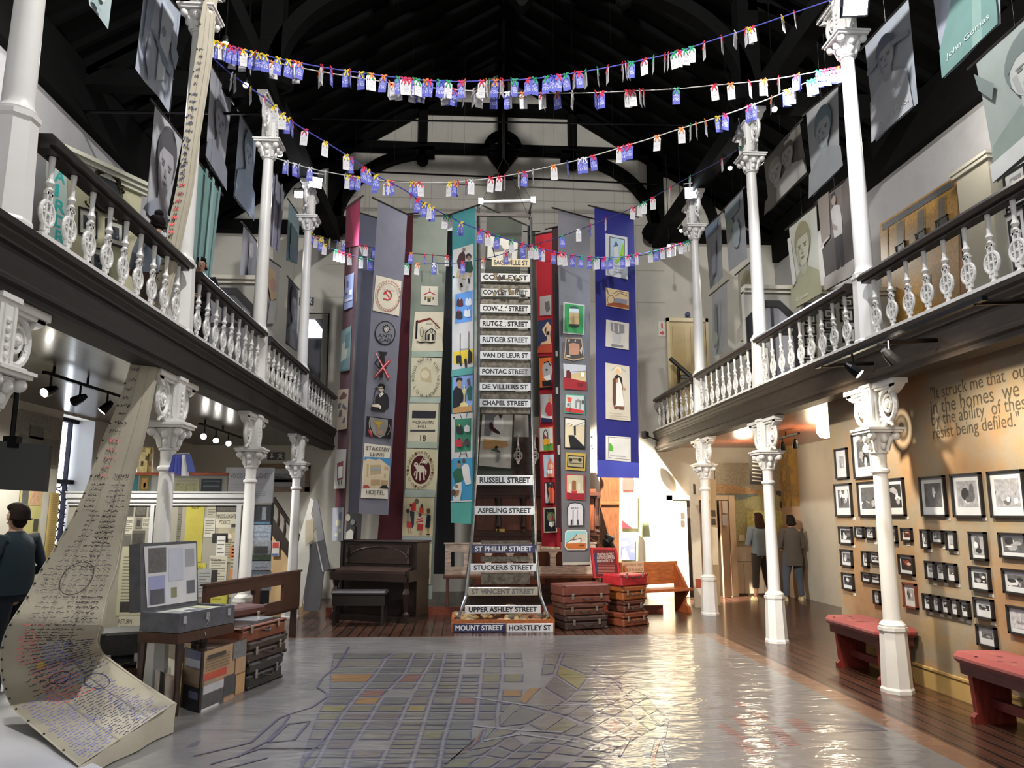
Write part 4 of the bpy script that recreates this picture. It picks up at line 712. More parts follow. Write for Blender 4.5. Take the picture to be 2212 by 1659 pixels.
b.panel('street_corner_panel', [('#3f9a80', C2(1055, 695, 1270, 705, 1275, 925, 1042, 905)), ('#b9bebb', C2(1065, 705, 1262, 715, 1262, 880, 1055, 840)), ('#c25238', C2(1072, 722, 1130, 735, 1110, 790, 1078, 778)), ('#b53436', C2(1050, 840, 1110, 850, 1262, 880, 1258, 918, 1050, 890)), ('#7a7c7e', [C2(1165, 765, 1195, 750, 1225, 765, 1225, 860, 1212, 860, 1212, 780, 1180, 780, 1180, 850, 1165, 850)]), ('#4a4a48', [C2(1235, 765, 1262, 765, 1262, 800, 1235, 800), C2(1072, 800, 1090, 795, 1088, 825, 1072, 825)]), ('#2f2c2a', stroke(C2(1105, 790, 1105, 900), .8))])
b.panel('alley_panel', [('#17161a', C2(1040, 955, 1282, 978, 1278, 1318, 1038, 1308)), ('#c9bb9c', C2(1050, 968, 1272, 990, 1268, 1305, 1048, 1298)), ('#d3cdc0', C2(1050, 968, 1272, 990, 1272, 1040, 1150, 1060, 1052, 1030)), ('#17161a', C2(1085, 1160, 1140, 1160, 1268, 1290, 1268, 1308, 1108, 1302)), ('#2b2a2c', C2(1145, 1055, 1168, 1045, 1170, 1155, 1150, 1165)), ('#5a5650', stroke(C2(1060, 1020, 1130, 1040, 1100, 1060), .7)), ('#5a5650', stroke(C2(1270, 1010, 1170, 1050), .7))])
b.panel('radio_panel', [('#b59a4a', C2(1058, 1355, 1285, 1370, 1275, 1568, 1052, 1550)), ('#16151a', C2(1075, 1385, 1265, 1398, 1262, 1538, 1070, 1522)), ('#a39a78', C2(1085, 1398, 1255, 1410, 1250, 1525, 1082, 1512)), ('#2b2925', [ell(1020+1110/5.267, 720+1440/5.267, 4, 4), ell(1020+1215/5.267, 720+1440/5.267, 4, 4)]), ('#2b2925', stroke(C2(1095, 1475, 1240, 1485), 1.4)), ('#2b2925', stroke(C2(1130, 1430, 1195, 1432), 1.4))])
b.panel('red_house_panel', [('#b52d36', C3(1060, 22, 1272, 30, 1272, 318, 1060, 305)), ('#bdb498', C3(1068, 35, 1255, 40, 1255, 215, 1068, 208)), ('#8a5a38', C3(1125, 105, 1148, 92, 1172, 105, 1172, 205, 1125, 205)), ('#d2cab2', [C3(1092, 130, 1112, 130, 1110, 205, 1092, 205), C3(1192, 130, 1215, 130, 1215, 205, 1195, 205)]), ('#8a1f2a', C3(1068, 235, 1260, 245, 1260, 305, 1068, 295)), ('#c4b8a0', [C3(1068, 205, 1120, 205, 1120, 238, 1068, 230), C3(1180, 208, 1258, 212, 1258, 240, 1180, 240)])])
b.panel('facade_panel', [('#26262c', C3(1070, 400, 1100, 352, 1160, 342, 1235, 355, 1262, 400, 1255, 612, 1075, 615)), ('#c5c5cb', C3(1078, 405, 1105, 362, 1160, 352, 1230, 365, 1252, 405, 1248, 602, 1083, 605)), ('#8f909a', [C3(1130, 430, 1145, 430, 1145, 600, 1130, 600), C3(1180, 430, 1192, 430, 1192, 600, 1180, 600)]), ('#2b2a30', [C3(1110, 540, 1128, 540, 1126, 600, 1108, 600), C3(1184, 540, 1198, 540, 1200, 600, 1186, 600)]), ('T', 'STAR', (1232, 1099), 15, 3, '#2b2a30')])
b.panel('mountain_panel', [('#cfcdc4', C3(1045, 690, 1070, 660, 1280, 655, 1300, 685, 1300, 860, 1270, 885, 1070, 885, 1043, 850)), ('#8ac0c6', C3(1058, 690, 1078, 670, 1272, 668, 1288, 690, 1288, 710, 1180, 720, 1055, 800)), ('#c2b8a8', C3(1110, 750, 1180, 705, 1288, 710, 1285, 780, 1100, 780)), ('#d6d4cc', C3(1085, 775, 1140, 770, 1215, 752, 1225, 800, 1060, 812)), ('#b5652f', C3(1055, 812, 1285, 805, 1280, 865, 1260, 872, 1075, 872, 1055, 845)), (K, stroke(C3(1055, 810, 1100, 775, 1125, 770, 1180, 705), .9)), (K, stroke(C3(1130, 772, 1225, 752, 1220, 800), 1.2)), ('#6a3a20', C3(1200, 825, 1260, 820, 1258, 838, 1205, 838))])
b.panel('fringe', [('#b0ab9e', C3(1022, 1025, 1345, 1020, 1345, 1050, 1022, 1056))])
# --- blue banner
b = Cloth('hanging_banner', 'wide royal blue banner with a saint panel, rightmost of the row', 'banner', [(1284, 447), (1369, 467), (1290, 1030), (1381, 1033)], 6.4, col='#20226f', group=GB)
b.panel('tower_panel', [('#b7b9bb', C1(1510, 445, 1760, 490, 1765, 968, 1515, 920)), (K, C1(1558, 480, 1728, 512, 1728, 520, 1565, 488)), (K, [C1(1556, 480, 1564, 482, 1564, 760, 1556, 758), C1(1722, 512, 1730, 514, 1730, 720, 1722, 718)]), ('#9db4c0', C1(1566, 490, 1720, 520, 1720, 700, 1566, 740)), ('#4a5a78', C1(1600, 600, 1630, 530, 1658, 590)), ('#b9b7b0', C1(1605, 600, 1655, 595, 1665, 740, 1610, 740)), ('#7fb02a', C1(1670, 700, 1700, 560, 1720, 580, 1720, 720, 1640, 790, 1615, 780)), ('T', 'OLD CITY', (1326, 577), 14, 3, '#6a6a6c'), ('T', 'CAPE TOWN', (1324, 584), 19, 3.4, '#6a6a6c', -2), ('T', '1974-1984', (1322, 590), 20, 3.6, K, -2)])
b.panel('market_panel', [('#bda884', C1(1513, 1060, 1775, 1110, 1778, 1315, 1520, 1270)), ('#8a4a2a', C1(1530, 1245, 1640, 1225, 1775, 1265, 1775, 1305, 1530, 1265)), ('#4a3424', ring(1020+1570/5.267, 420+1200/5.267, 7, 10, .9)), ('#7a7a88', C1(1610, 1180, 1760, 1200, 1755, 1245, 1610, 1235)), ('#4a3424', stroke(C1(1600, 1130, 1650, 1100, 1760, 1130), .8)), ('#4a3424', stroke(C1(1620, 1160, 1670, 1120, 1760, 1160), .8)), (K, stroke(C1(1530, 1090, 1540, 1140), 1))])
b.panel('pillar_panel', [('#b9b5ac', C1(1518, 1425, 1778, 1470, 1775, 1659)+C2(1776, 192, 1510, 150)), ('#77757a', C1(1565, 1455, 1725, 1485, 1725, 1580, 1640, 1590, 1570, 1550)), ('#a9a7a8', [C1(1590, 1580, 1690, 1600, 1685, 1659)+C2(1680, 120, 1595, 105)]), ('#b9b5ac', [C1(1595, 1470, 1605, 1472, 1610, 1560, 1600, 1560), C1(1650, 1480, 1665, 1482, 1665, 1575, 1652, 1575)]), ('#77757a', C2(1575, 120, 1710, 140, 1710, 165, 1575, 150))])
b.panel('saint_panel', [('#bfb7a6', C2(1508, 335, 1780, 378, 1795, 1000, 1512, 975)), ('#9da0aa', C2(1560, 420, 1650, 365, 1745, 430, 1740, 450, 1650, 390, 1570, 430)), ('#d9c49a', ell(1020+1650/5.267, 720+425/5.267, 8, 8.6)), ('#c7a884', ell(1020+1645/5.267, 720+440/5.267, 5, 6.4)), ('#1f1b1e', C2(1605, 500, 1640, 470, 1690, 500, 1705, 600, 1700, 700, 1660, 560)), ('#5a3a34', C2(1590, 520, 1625, 500, 1630, 800, 1600, 835, 1588, 760)), ('#d4d1cb', C2(1630, 560, 1660, 500, 1690, 590, 1720, 830, 1625, 830)), ('#a8785a', C2(1640, 510, 1655, 540, 1640, 570, 1620, 545)), ('#b5866a', C2(1700, 600, 1735, 630, 1720, 650, 1698, 625)), ('#6a3f34', [C2(1600, 835, 1650, 835, 1640, 860, 1605, 860), C2(1650, 835, 1720, 840, 1710, 870, 1660, 865)]), ('#8f8a84', [stroke(C2(1540, 905, 1690, 918), .6)[0], stroke(C2(1540, 930, 1760, 950), .6)[0], stroke(C2(1540, 955, 1760, 975), .6)[0]])])
b.panel('green_field_panel', [('#d3d3d0', C2(1512, 1163, 1795, 1185, 1797, 1465, 1512, 1440)), ('#5aa53a', C2(1548, 1255, 1570, 1250, 1598, 1300, 1595, 1345, 1545, 1340)), ('#4a4a48', stroke(C2(1540, 1180, 1785, 1195, 1785, 1440, 1545, 1415, 1540, 1180), .7)), ('#a8aaa8', stroke(C2(1560, 1390, 1740, 1405), 2))])
b.panel('lit_hem', [('#4a52b8', C2(1425, 1440, 1890, 1475, 1897, 1650, 1422, 1640))])  # brighter blue puts the light on the banner's foot into the colour
# --- pale banner low at the right
b = Cloth('hanging_banner', 'pale cream banner with red and blue panels, below the blue one', 'banner', [(1339, 1000), (1384, 1000), (1337, 1213), (1378, 1212)], y=14.3, col='#c4c493', group=GB, rod=False)
b.panel('scene_panels', [('#7a4a44', C3(1710, 60, 1830, 60, 1825, 205, 1705, 205)), ('#b82d36', stroke(C3(1705, 215, 1828, 215, 1832, 190), 1.4)), ('#d5d4ce', C3(1695, 250, 1880, 250, 1880, 640, 1695, 640)), ('#b33038', C3(1698, 540, 1825, 638, 1698, 640)), ('#6a70b8', C3(1692, 742, 1850, 742, 1850, 1000, 1685, 1000)), ('#d9d8d2', [C3(1700, 790, 1760, 790, 1790, 830, 1700, 850), C3(1690, 1000, 1710, 880, 1740, 860, 1770, 940, 1790, 1000), C3(1800, 880, 1840, 880, 1840, 920, 1800, 910)])])
b = Cloth('hanging_banner', 'sheer pale green drape beside the cream banner at the bright wall', 'banner', [(1384, 1033), (1392, 1033), (1384, 1160), (1405, 1160)], y=14.6, col='#aab394', group=GB, rod=False)
b = Cloth('hanging_banner', 'narrow grey-black cloth glimpsed between the red banner and the tower', 'banner', [(1143, 500), (1156, 500), (1150, 900), (1166, 900)], 7.0, col='#3b3d38', group=GB)
# =====================================================================  PRINTED PORTRAIT CLOTHS OVER THE GALLERIES
def tone(c, k):
 r = hx(c); return tuple(min(1, max(0, x*k)) for x in r[:3])
def E2(cx, cy_, rx, ry, n=18): return ell(cx, cy_, rx, ry, n)
def face(b, cx, cy_, r, skin, hair, cloth, hat=0, beard=0, asp=.62, turn=0):
 """head and shoulders printed on the cloth in its own 0..1 frame"""
 h = min(r*asp*1.35, .3); D = lambda k: tone(skin, k)
 it = [(cloth, [(cx-r*2.4, 1), (cx-r*2.1, cy_+h*1.75), (cx-r*.6, cy_+h*1.2), (cx+r*.6, cy_+h*1.2), (cx+r*2.1, cy_+h*1.75), (cx+r*2.4, 1)]), (D(.85), [(cx-r*.45, cy_+h*.6), (cx+r*.45, cy_+h*.6), (cx+r*.5, cy_+h*1.3), (cx, cy_+h*1.5), (cx-r*.5, cy_+h*1.3)]),
  (hair, E2(cx, cy_-h*.22, r*1.1, h*1.0)), (skin, E2(cx+turn*r*.2, cy_+h*.1, r*.88, h*.95)), (D(.75), [(cx-r*.8, cy_+h*.1), (cx-r*.55, cy_+h*.1), (cx-r*.3, cy_+h*.95), (cx-r*.6, cy_+h*.75)]), (hair, [(cx-r*.95, cy_-h*.1), (cx-r*.8, cy_-h*.75), (cx, cy_-h*1.05), (cx+r*.8, cy_-h*.75), (cx+r*.95, cy_-h*.1), (cx+r*.6, cy_-h*.5), (cx-r*.5, cy_-h*.45)])]
 t = turn*r*.25
 for s in (-1, 1): it += [(D(.45), [(cx+t+s*r*.38-r*.22, cy_-h*.08), (cx+t+s*r*.38+r*.22, cy_-h*.08), (cx+t+s*r*.38+r*.2, cy_-h*.02), (cx+t+s*r*.38-r*.2, cy_-h*.02)]), (D(.4), E2(cx+t+s*r*.38, cy_+h*.06, r*.15, h*.055, 8))]
 it += [(D(.7), [(cx+t-r*.04, cy_+h*.1), (cx+t+r*.16, cy_+h*.4), (cx+t-r*.16, cy_+h*.4)]), (D(.5), [(cx+t-r*.32, cy_+h*.58), (cx+t, cy_+h*.55), (cx+t+r*.32, cy_+h*.58), (cx+t, cy_+h*.66)])]
 return it
GP = 'printed portrait cloths over the galleries'
BL_, PL, MD = '#a9adb9', '#bfc1c6', '#8c909c'
def pc(label, quad, x, col, items=(), name=None, writing=None, rip=.012, fin='fabric', wire=False):
 b = Cloth('portrait_cloth', label, 'cloth', quad, x=x, col=col, fin=fin, group=GP, rip=rip, nw=1.6, rod=True, wire=True)
 if items: b.panel('printed_portrait', list(items), uv=True)
 if writing:
  t, u, v, w, h, c = writing
  b.panel('lettering', [('T', t, (u, v), w, h, c)], uv=True)
 return b
XLp, XRp = -3.35, 4.75
blot = lambda c, n, r, sd: (random.seed(sd), [(c[k % len(c)], E2(rnd(.1, .9), rnd(.05, .95), rnd(.04, r), rnd(.04, r*1.3), 9)) for k in range(n)])[1]
b = pc('pale blue-green cloth cut off by the top edge, leftmost in the photo', [(188, -60), (249, -60), (193, 10), (234, 64)], XLp, '#a3b3b6'); b.panel('printed_portrait', blot(['#8fa5a8', '#b8c4c4'], 7, .2, 1), uv=True)
b = pc('large pale blue cloth of folded drapery shapes, top left near the column', [(316, -60), (391, 25), (292, 148), (366, 243)], XLp, '#a7b0c0')
b.panel('printed_portrait', [('#8792a4', [(.05, .0), (.3, 0), (.2, .5), (.05, .75)]), ('#bcc5d0', [(.45, .1), (.8, .15), (.7, .8), (.5, .9)]), ('#76869a', [(.25, .45), (.8, .62), (.95, .7), (.6, .68)]), ('#8f9aa8', [(.2, .55), (.4, .9), (.3, .98), (.15, .8)]), ('#7f8e9c', E2(.55, .38, .06, .05)), ('#93a3b3', [(.75, .3), (1, .45), (.95, .6), (.8, .5)])], uv=True)
pc('grey portrait of a smiling child, beside the written canvas on the left', [(335, 226), (394, 301), (315, 463), (354, 504)], XLp, '#b4b7bd', face(None, .52, .42, .34, '#a7a6ad', '#4a4850', '#8d93a4', asp=.7))
pc('tall grey portrait of a bearded man, right of the written canvas', [(456, 140), (501, 218), (444, 343), (481, 405)], XLp, '#9c9ea8', face(None, .5, .42, .26, '#8f929e', '#6a6c78', '#7d818f'))
pc('pale cloth with a faint blue head, third from the canvas', [(518, 245), (554, 307), (504, 425), (540, 471)], XLp, '#9fabbb', face(None, .55, .3, .25, '#a9b8c6', '#7f98a8', '#93a3b6'))
b = pc('plain teal striped drape hanging behind the second left column', [(428, 348), (476, 415), (413, 565), (452, 610)], -3.2, '#6b9591', rip=.02)
b.panel('woven_stripes', [('#5f8783', [(.2, 0), (.32, 0), (.3, 1), (.2, 1)]), ('#7ea5a0', [(.5, 0), (.6, 0), (.62, 1), (.5, 1)]), ('#5f8783', [(.8, 0), (.88, 0), (.88, 1), (.78, 1)])], uv=True)
pc('dim grey cloth with a standing figure, in front of the octagonal door', [(526, 485), (557, 524), (513, 653), (547, 681)], XLp, '#8a8b90', [('#6f7178', [(.35, .1), (.6, .1), (.62, .9), (.4, .9)]), ('#a1a2a6', E2(.5, .22, .14, .1)), ('#5d5f68', [(.4, .35), (.55, .35), (.5, .6)])])
b = pc('pleated lilac-grey cloth just right of the third left column', [(586, 365), (615, 415), (576, 521), (604, 549)], XLp, '#9ea2b8', rip=.02); b.panel('woven_stripes', [('#b3b6c8', [(.2, 0), (.3, 0), (.3, 1), (.2, 1)]), ('#8b8fa8', [(.6, 0), (.7, 0), (.72, 1), (.6, 1)])], uv=True)
pc('pale sky-blue cloth left of the far left column', [(624, 433), (648, 468), (618, 562), (643, 572)], XLp, '#8fb4c2', [('#a3c2cc', [(.2, .3), (.8, .35), (.7, .8), (.2, .7)]), ('#9ab0d0', [(.1, .7), (.9, .75), (.8, .98), (.2, .95)])])
pc('faded orange and grey cloth behind the third left column', [(571, 552), (604, 575), (562, 701), (597, 719)], XLp, '#96938f', [('#b39a6e', [(.2, .1), (.7, .15), (.8, .5), (.5, .6), (.25, .4)]), ('#a8806a', E2(.55, .35, .2, .1)), ('#a9a9a6', [(.4, .6), (.8, .55), (.7, .9), (.3, .95)])])
pc('dark portrait of a bald person, lowest on the left gallery', [(623, 599), (644, 623), (618, 742), (640, 760)], XLp, '#5f626e', face(None, .5, .35, .3, '#8a8f9c', '#4d505c', '#4b4e5a'))
# right side
pc('large pale portrait of a smiling woman, right of the nearest upper column', [(1868, 97), (1962, -5), (1890, 306), (1984, 223)], XRp, '#a7afb9', face(None, .45, .32, .2, '#a9adb4', '#6f7c8e', '#b7bbc2')+[('#98a2ad', [(.05, .3), (.3, .28), (.3, .33), (.05, .35)]), ('#98a2ad', [(.6, .25), (1, .3), (1, .35), (.6, .3)])], writing=('Cissie Gool', .16, .93, .7, .06, '#d5d8da'))
pc('green-clad portrait cut off at the top right edge', [(2008, -62), (2156, -190), (2040, 170), (2161, 51)], XRp, '#a4abb8', [('#71948f', [(.35, .3), (.9, .3), (1, .9), (1, 1), (0, 1), (.02, .75), (.2, .55)]), ('#8aa9a2', [(.6, .5), (.75, .5), (.72, 1), (.55, 1)]), ('#b4b8bd', [(.55, .3), (.8, .3), (.68, .55)])], writing=('John Gomas', .12, .9, .75, .06, '#ccd6d2'))
pc('crumpled grey-green portrait at the far right edge of the photo', [(2108, 134), (2290, -30), (2154, 395), (2310, 262)], XRp, '#9aa39f', face(None, .6, .35, .26, '#b4b8b5', '#6f7a78', '#84928c')+[('#788482', [(.0, .1), (.2, .3), (.15, .4), (.02, .25)]), ('#c6c9c8', [(.0, .86), (1, .86), (1, 1), (0, 1)])])
pc('tall grey cloth with a dark-haired bowed head, left of the nearest right column', [(1741, 243), (1810, 185), (1755, 425), (1815, 367)], XRp, '#9fa2a6', face(None, .55, .36, .26, '#9aa3a8', '#667a86', '#8c9196'))
pc('dark sepia cloth of an elderly couple', [(1650, 349), (1727, 264), (1663, 457), (1743, 377)], XRp, '#6d6a62', face(None, .3, .42, .17, '#a09f9b', '#8a8880', '#6a665d', asp=.9)+face(None, .66, .36, .17, '#9a9893', '#5d594f', '#a3a29e', asp=.9))
pc('pale yellow-green pleated portrait, below the elderly couple', [(1704, 491), (1763, 442), (1720, 666), (1772, 637)], XRp, '#c0c1b4', face(None, .5, .34, .27, '#b5b39c', '#8e8a66', '#9a9878')+[('#cfcfc8', [(0, .15), (.12, .15), (.2, .7), (.05, .75)])], writing=('C. Jones', .12, .95, .5, .05, '#d6d6cc'))
pc('brown photograph of a standing man in a pale shirt, left of the nearest right column', [(1770, 432), (1838, 380), (1786, 628), (1856, 590)], XRp, '#6f665f', [('#8a7f76', [(0, 0), (.35, 0), (.3, .45), (.02, .5)]), ('#564e49', [(.75, .05), (1, .0), (1, .7), (.7, .75)]), ('#4a4340', [(.02, .55), (1, .42), (1, .86), (.05, .86)]), ('#a8a29c', [(.0, .86), (1, .84), (1, 1), (0, 1)]), ('#2b2828', [(.42, .5), (.68, .5), (.66, .86), (.56, .86), (.55, .6), (.52, .86), (.42, .86)]), ('#b4b0ab', [(.38, .22), (.5, .18), (.66, .22), (.7, .36), (.68, .52), (.42, .52)]), ('#8d7f75', [(.42, .36), (.55, .42), (.54, .46), (.4, .42)]), ('#9a8b80', E2(.5, .125, .07, .06)), ('#2a2625', [(.42, .12), (.43, .06), (.55, .05), (.58, .1), (.5, .085)]), ('#b8b2ab', [(.0, .5), (.3, .46), (.3, .48), (0, .53)])])
pc('pale blue-topped cloth, right of the farthest right column', [(1523, 493), (1557, 461), (1533, 626), (1562, 599)], XRp, '#9aa1ad', [('#7f93b3', [(.05, .02), (.9, .05), (.8, .2), (.1, .2)]), ('#8b8f9d', [(.3, .4), (.7, .35), (.6, .85), (.35, .9)])])
pc('wide pale cloth with green-blue patches, left of the second right column', [(1565, 450), (1604, 408), (1574, 588), (1614, 558)], XRp, '#a0a6ae', [('#82949f', [(.05, .1), (.9, .08), (.8, .25), (.1, .3)]), ('#85978f', E2(.3, .36, .18, .1)), ('#9fb0b8', E2(.6, .55, .2, .2))])
pc('white cloth with two sketched figures, lowest by the farthest right column', [(1537, 635), (1570, 608), (1540, 771), (1573, 757)], XRp, '#aeb3b8', [('#868b93', [(.2, .3), (.4, .28), (.42, .9), (.3, .95)]), ('#868b93', E2(.32, .27, .1, .06)), ('#969ca2', [(.6, .2), (.66, .2), (.62, .9)]), ('#a9b8a2', E2(.3, .75, .15, .1))])
pc('pale olive drape of a face, behind the second right column', [(1593, 590), (1631, 558), (1600, 739), (1634, 721)], XRp, '#a3a291', face(None, .55, .38, .3, '#a9a68e', '#84805f', '#b5b3a6'))
# =====================================================================  STRINGS OF PRICE TAGS
RIB = {'y': ('#d9c02a', 'yellow'), 'r': ('#d8344a', 'red'), 'o': ('#ee8a44', 'orange'), 'g': ('#2f9a66', 'green'), 'p': ('#c0406e', 'pink'), 'b': ('#3b3f9c', 'blue'), 'w': ('#dcdce0', 'white')}
TW, TH = .078, .172
def card_mesh(col, blue):
 g = G(col, 'paper'); h, w, t = TH, TW/2, .0012
 out = [(-w, 0, -h), (w, 0, -h), (w, 0, -.02), (w-.02, 0, 0), (-w+.02, 0, 0), (-w, 0, -.02)]
 g.prism([(x, -t, z) for x, _, z in out], (0, 2*t, 0)); g.lathe([(.006, -.0022), (.006, .0022)], 8, col='#55504c', M=Matrix.Translation((0, 0, -.016)) @ Matrix.Rotation(PI/2, 4, 'X'))
 return g
def ribbon_mesh(col):
 g = G(col, 'fabric'); g.ball((0, 0, .004), .011, 7, 5)
 for s in (-1, 1):
  g.tube([(0, 0, .005), (s*.018, .003, .026), (s*.032, .002, .02), (s*.018, -.004, .003), (0, 0, .002)], .006, 5)
  g.prism([(0, -.004, .0), (s*.012, -.006, -.002), (s*.03, -.01, -.05), (s*.018, -.01, -.054)], (0, .002, 0))
 return g
TAGM = {}
def tag_proto(kind, rib):
 k = kind+rib
 if k in TAGM: return TAGM[k]
 def mesh(key, fn, nm):
  if key not in TAGM:
   o = fn().build(nm); TAGM[key] = o.data; bpy.data.objects.remove(o)
  return TAGM[key]
 def fig():
  g = G('#d6d8ee', 'paper')
  for y in (-.0022,):
   g.text('50', (-.012, y, -.132), (1, 0, 0), (0, 0, 1), h=.03, w=.042); g.text('E:', (-.034, y, -.128), (1, 0, 0), (0, 0, 1), h=.02, w=.016)
   for q in range(4): g.box((-.028, y, -.055-q*.014), (.026-.008*(q % 2), y+.0005, -.058-q*.014))
  return g
 def lines():
  g = G('#a9a9ae', 'paper')
  for q in range(6): g.box((-.028, -.002, -.05-q*.016), (.028-.012*(q % 3 == 2), -.0016, -.053-q*.016))
  return g
 TAGM[k] = (mesh('c'+kind, lambda: card_mesh('#c8c7ca' if kind == 'w' else '#5a5fb4', kind == 'b'), 'card'), mesh('r'+rib, lambda: ribbon_mesh(RIB[rib][0]), 'ribbon'), mesh('f'+kind, fig if kind == 'b' else lines, 'lettering' if kind == 'b' else 'written_lines'))
 return TAGM[k]
CORD = {}
def cord(name, label, pts, col, colname, r=.006):
 """pts: world points along the string"""
 P = [V(p) for p in pts]; out = []
 for i in range(len(P)-1):
  p0, p1, p2, p3 = P[max(i-1, 0)], P[i], P[i+1], P[min(i+2, len(P)-1)]
  for k in range(6):
   t = k/6; out.append(.5*((2*p1)+(p2-p0)*t+(2*p0-5*p1+4*p2-p3)*t*t+(3*p1-p0-3*p2+p3)*t**3))
 out.append(P[-1]); g = G(col, 'fabric'); g.tube(out, r, 6); solo(g, 'tag_string', label, 'cord', loc=P[0], group='cords of the tag strings'); return out
def xpix(p):
 d = p-EY; z = d.dot(FW); return CX+FPX*d.dot(RT)/z
def hang(curve, spec, sname):
 """spec: 'x card ribbon' tokens; capital card = seen edge on"""
 toks = spec.split(); xs = [xpix(p) for p in curve]; n = len(toks); cnt = {}
 parsed = []
 for t in toks: parsed.append((float(t[:-2]), t[-2], t[-1]))
 parsed.sort()
 for i, (x, k, rb) in enumerate(parsed):
  j = min(range(len(xs)-1), key=lambda q: 0 if min(xs[q], xs[q+1]) <= x <= max(xs[q], xs[q+1]) else min(abs(xs[q]-x), abs(xs[q+1]-x))+1)
  f = (x-xs[j])/((xs[j+1]-xs[j]) or 1); f = max(-.2, min(1.2, f)); p = curve[j]*(1-f)+curve[j+1]*f
  kind = k.lower(); c, r, l = tag_proto(kind, rb)
  o = thing('price_tag', '%s tag with %s ribbon, %s from the left on %s' % ('blue' if kind == 'b' else 'white', RIB[rb][1], ordinal(i+1), sname), 'tag', p-V((0, 0, .008)), 'price tags tied along the strings')
  view = math.atan2(p.x, p.y)
  a = rnd(1.2, 1.42)*random.choice((-1, 1)) if k.isupper() else rnd(-.45, .45)
  o.rotation_euler = (rnd(-.06, .06), rnd(-.09, .09), a-view)
  for nm, me in (('card', c), ('ribbon', r), ('lettering' if kind == 'b' else 'written_lines', l)):
   q = bpy.data.objects.new(nm, me); COL.objects.link(q); q.parent = o
def ordinal(n): return '%d%s' % (n, 'th' if 10 <= n % 100 <= 20 else {1: 'st', 2: 'nd', 3: 'rd'}.get(n % 10, 'th'))
def w2(pts, y0, y1):
 """string points from photo positions; distance runs from y0 at the left end to y1 at the right end along the straight chord"""
 (xa, _), (xb, _) = pts[0], pts[-1]; A, B = aty(*pts[0], y0), aty(*pts[-1], y1); out = []
 for u, v in pts:
  d = ray(u, v); nx, ny = B.y-A.y, -(B.x-A.x); t = ((A.x)*nx+(A.y)*ny)/(d.x*nx+d.y*ny); out.append(EY+d*t)
 return out
S1 = cord('s1', 'thin blue cord of the topmost tag string, between the nearest upper columns', w2([(447, 84), (509, 104), (577, 121), (661, 139), (754, 154), (861, 168), (960, 176), (1077, 174), (1153, 170), (1221, 161), (1295, 149), (1350, 138), (1460, 113), (1512, 96), (1628, 58), (1812, -6)], 7.19, 7.19), '#5a5fc0', 'blue')
hang(S1, '466wy 474by 480wo 490by 500br 512bp 524br 526wy 547by 551Br 560by 573by 602by 624by 638br 642wo 649bo 694Wr 697Wr 716Br 749by 757Br 780by 799wg 803wo 829bo 861bg 872wp 880wr 890wr 897bg 903wg 919bo 928br 950bg 954bb 969wg 996br 1003Wo 1041wr 1052Wo 1056Wg 1070bo 1080Wr 1086Wr 1105Wg 1112bg 1140br 1155bg 1180bg 1195bb 1208br 1222bg 1240Wr 1252br 1264Wg 1291Wg 1312Wr 1344Wr 1352Wr 1358Wg 1364bg 1391wr 1411Wg 1436Wr 1443Wr 1455wg 1468wr 1480wg 1494wg 1520Wr 1559Wr 1589Ww 1610Wr 1618wy 1624wr 1690Wy 1716Wr', 'the topmost blue string')
S2 = cord('s2', 'thin white cord of the second tag string, just under the topmost', w2([(452, 85), (501, 113), (544, 124), (683, 153), (856, 181), (938, 190), (1026, 197), (1102, 201), (1254, 201), (1356, 197), (1460, 192), (1512, 187), (1664, 172), (1818, 145)], 7.3, 7.3), '#d8d8d4', 'white', .005)
hang(S2, '506ww 527wy 541Ww 590wo 640wo 690Wo 842Wo 852wo 860wr 893wg 905bg 912wg 958wo 965bg 982bp 1001Ww 1022Ww 1036wo 1066br 1096bw 1098ww 1130wo 1171wr 1176Wr 1203bo 1237Ww 1299br 1287Br 1356wr 1365wr 1383Wr 1390Wr 1461bg 1542wr 1578wo 1619Wr 1648wo 1655Wo 1681Wr 1719br 1725By 1768bg 1778br 1786wr 1800br 1808wo 1812br', 'the second string')
S3 = cord('s3', 'white cord sagging from the nearest right column to the third left column', w2([(585, 338), (663, 362), (720, 374), (797, 387), (870, 394), (960, 395), (1000, 392), (1060, 385), (1120, 375), (1200, 357), (1260, 343), (1330, 322), (1415, 296), (1470, 278), (1560, 250), (1662, 213), (1745, 177), (1816, 149)], 9.95, 7.19), '#cfd0cc', 'white', .006)
hang(S3, '618bw 623Ww 637bw 646Bw 670bw 703Ww 745Bw 753wy 762bp 775by 810by 836wy 846br 890by 898bo 908wr 971wy 983bo 990Wr 1007Br 1018ww 1061wr 1079wr 1090Wp 1121Wo 1134br 1151Ww 1196wo 1226Bb 1253bw 1263bw 1281br 1339wr 1350bp 1361br 1420wo 1472wo 1491Wg 1504Wo 1524Wo 1551by 1567bp 1617bp 1627bw 1666Wo 1702by 1698bw 1711ww 1749wg 1757bg', 'the white third string')
S4 = cord('s4', 'blue cord running down from the second left column to the far right column', w2([(430, 90), (470, 135), (530, 183), (572, 212), (630, 262), (700, 305), (745, 333), (790, 365), (830, 388), (870, 408), (895, 425), (930, 447), (980, 473), (1040, 498), (1100, 518), (1180, 540), (1240, 552), (1310, 557), (1380, 549), (1440, 535), (1500, 517)], 7.19, 12.65), '#4a4aa6', 'blue', .007)
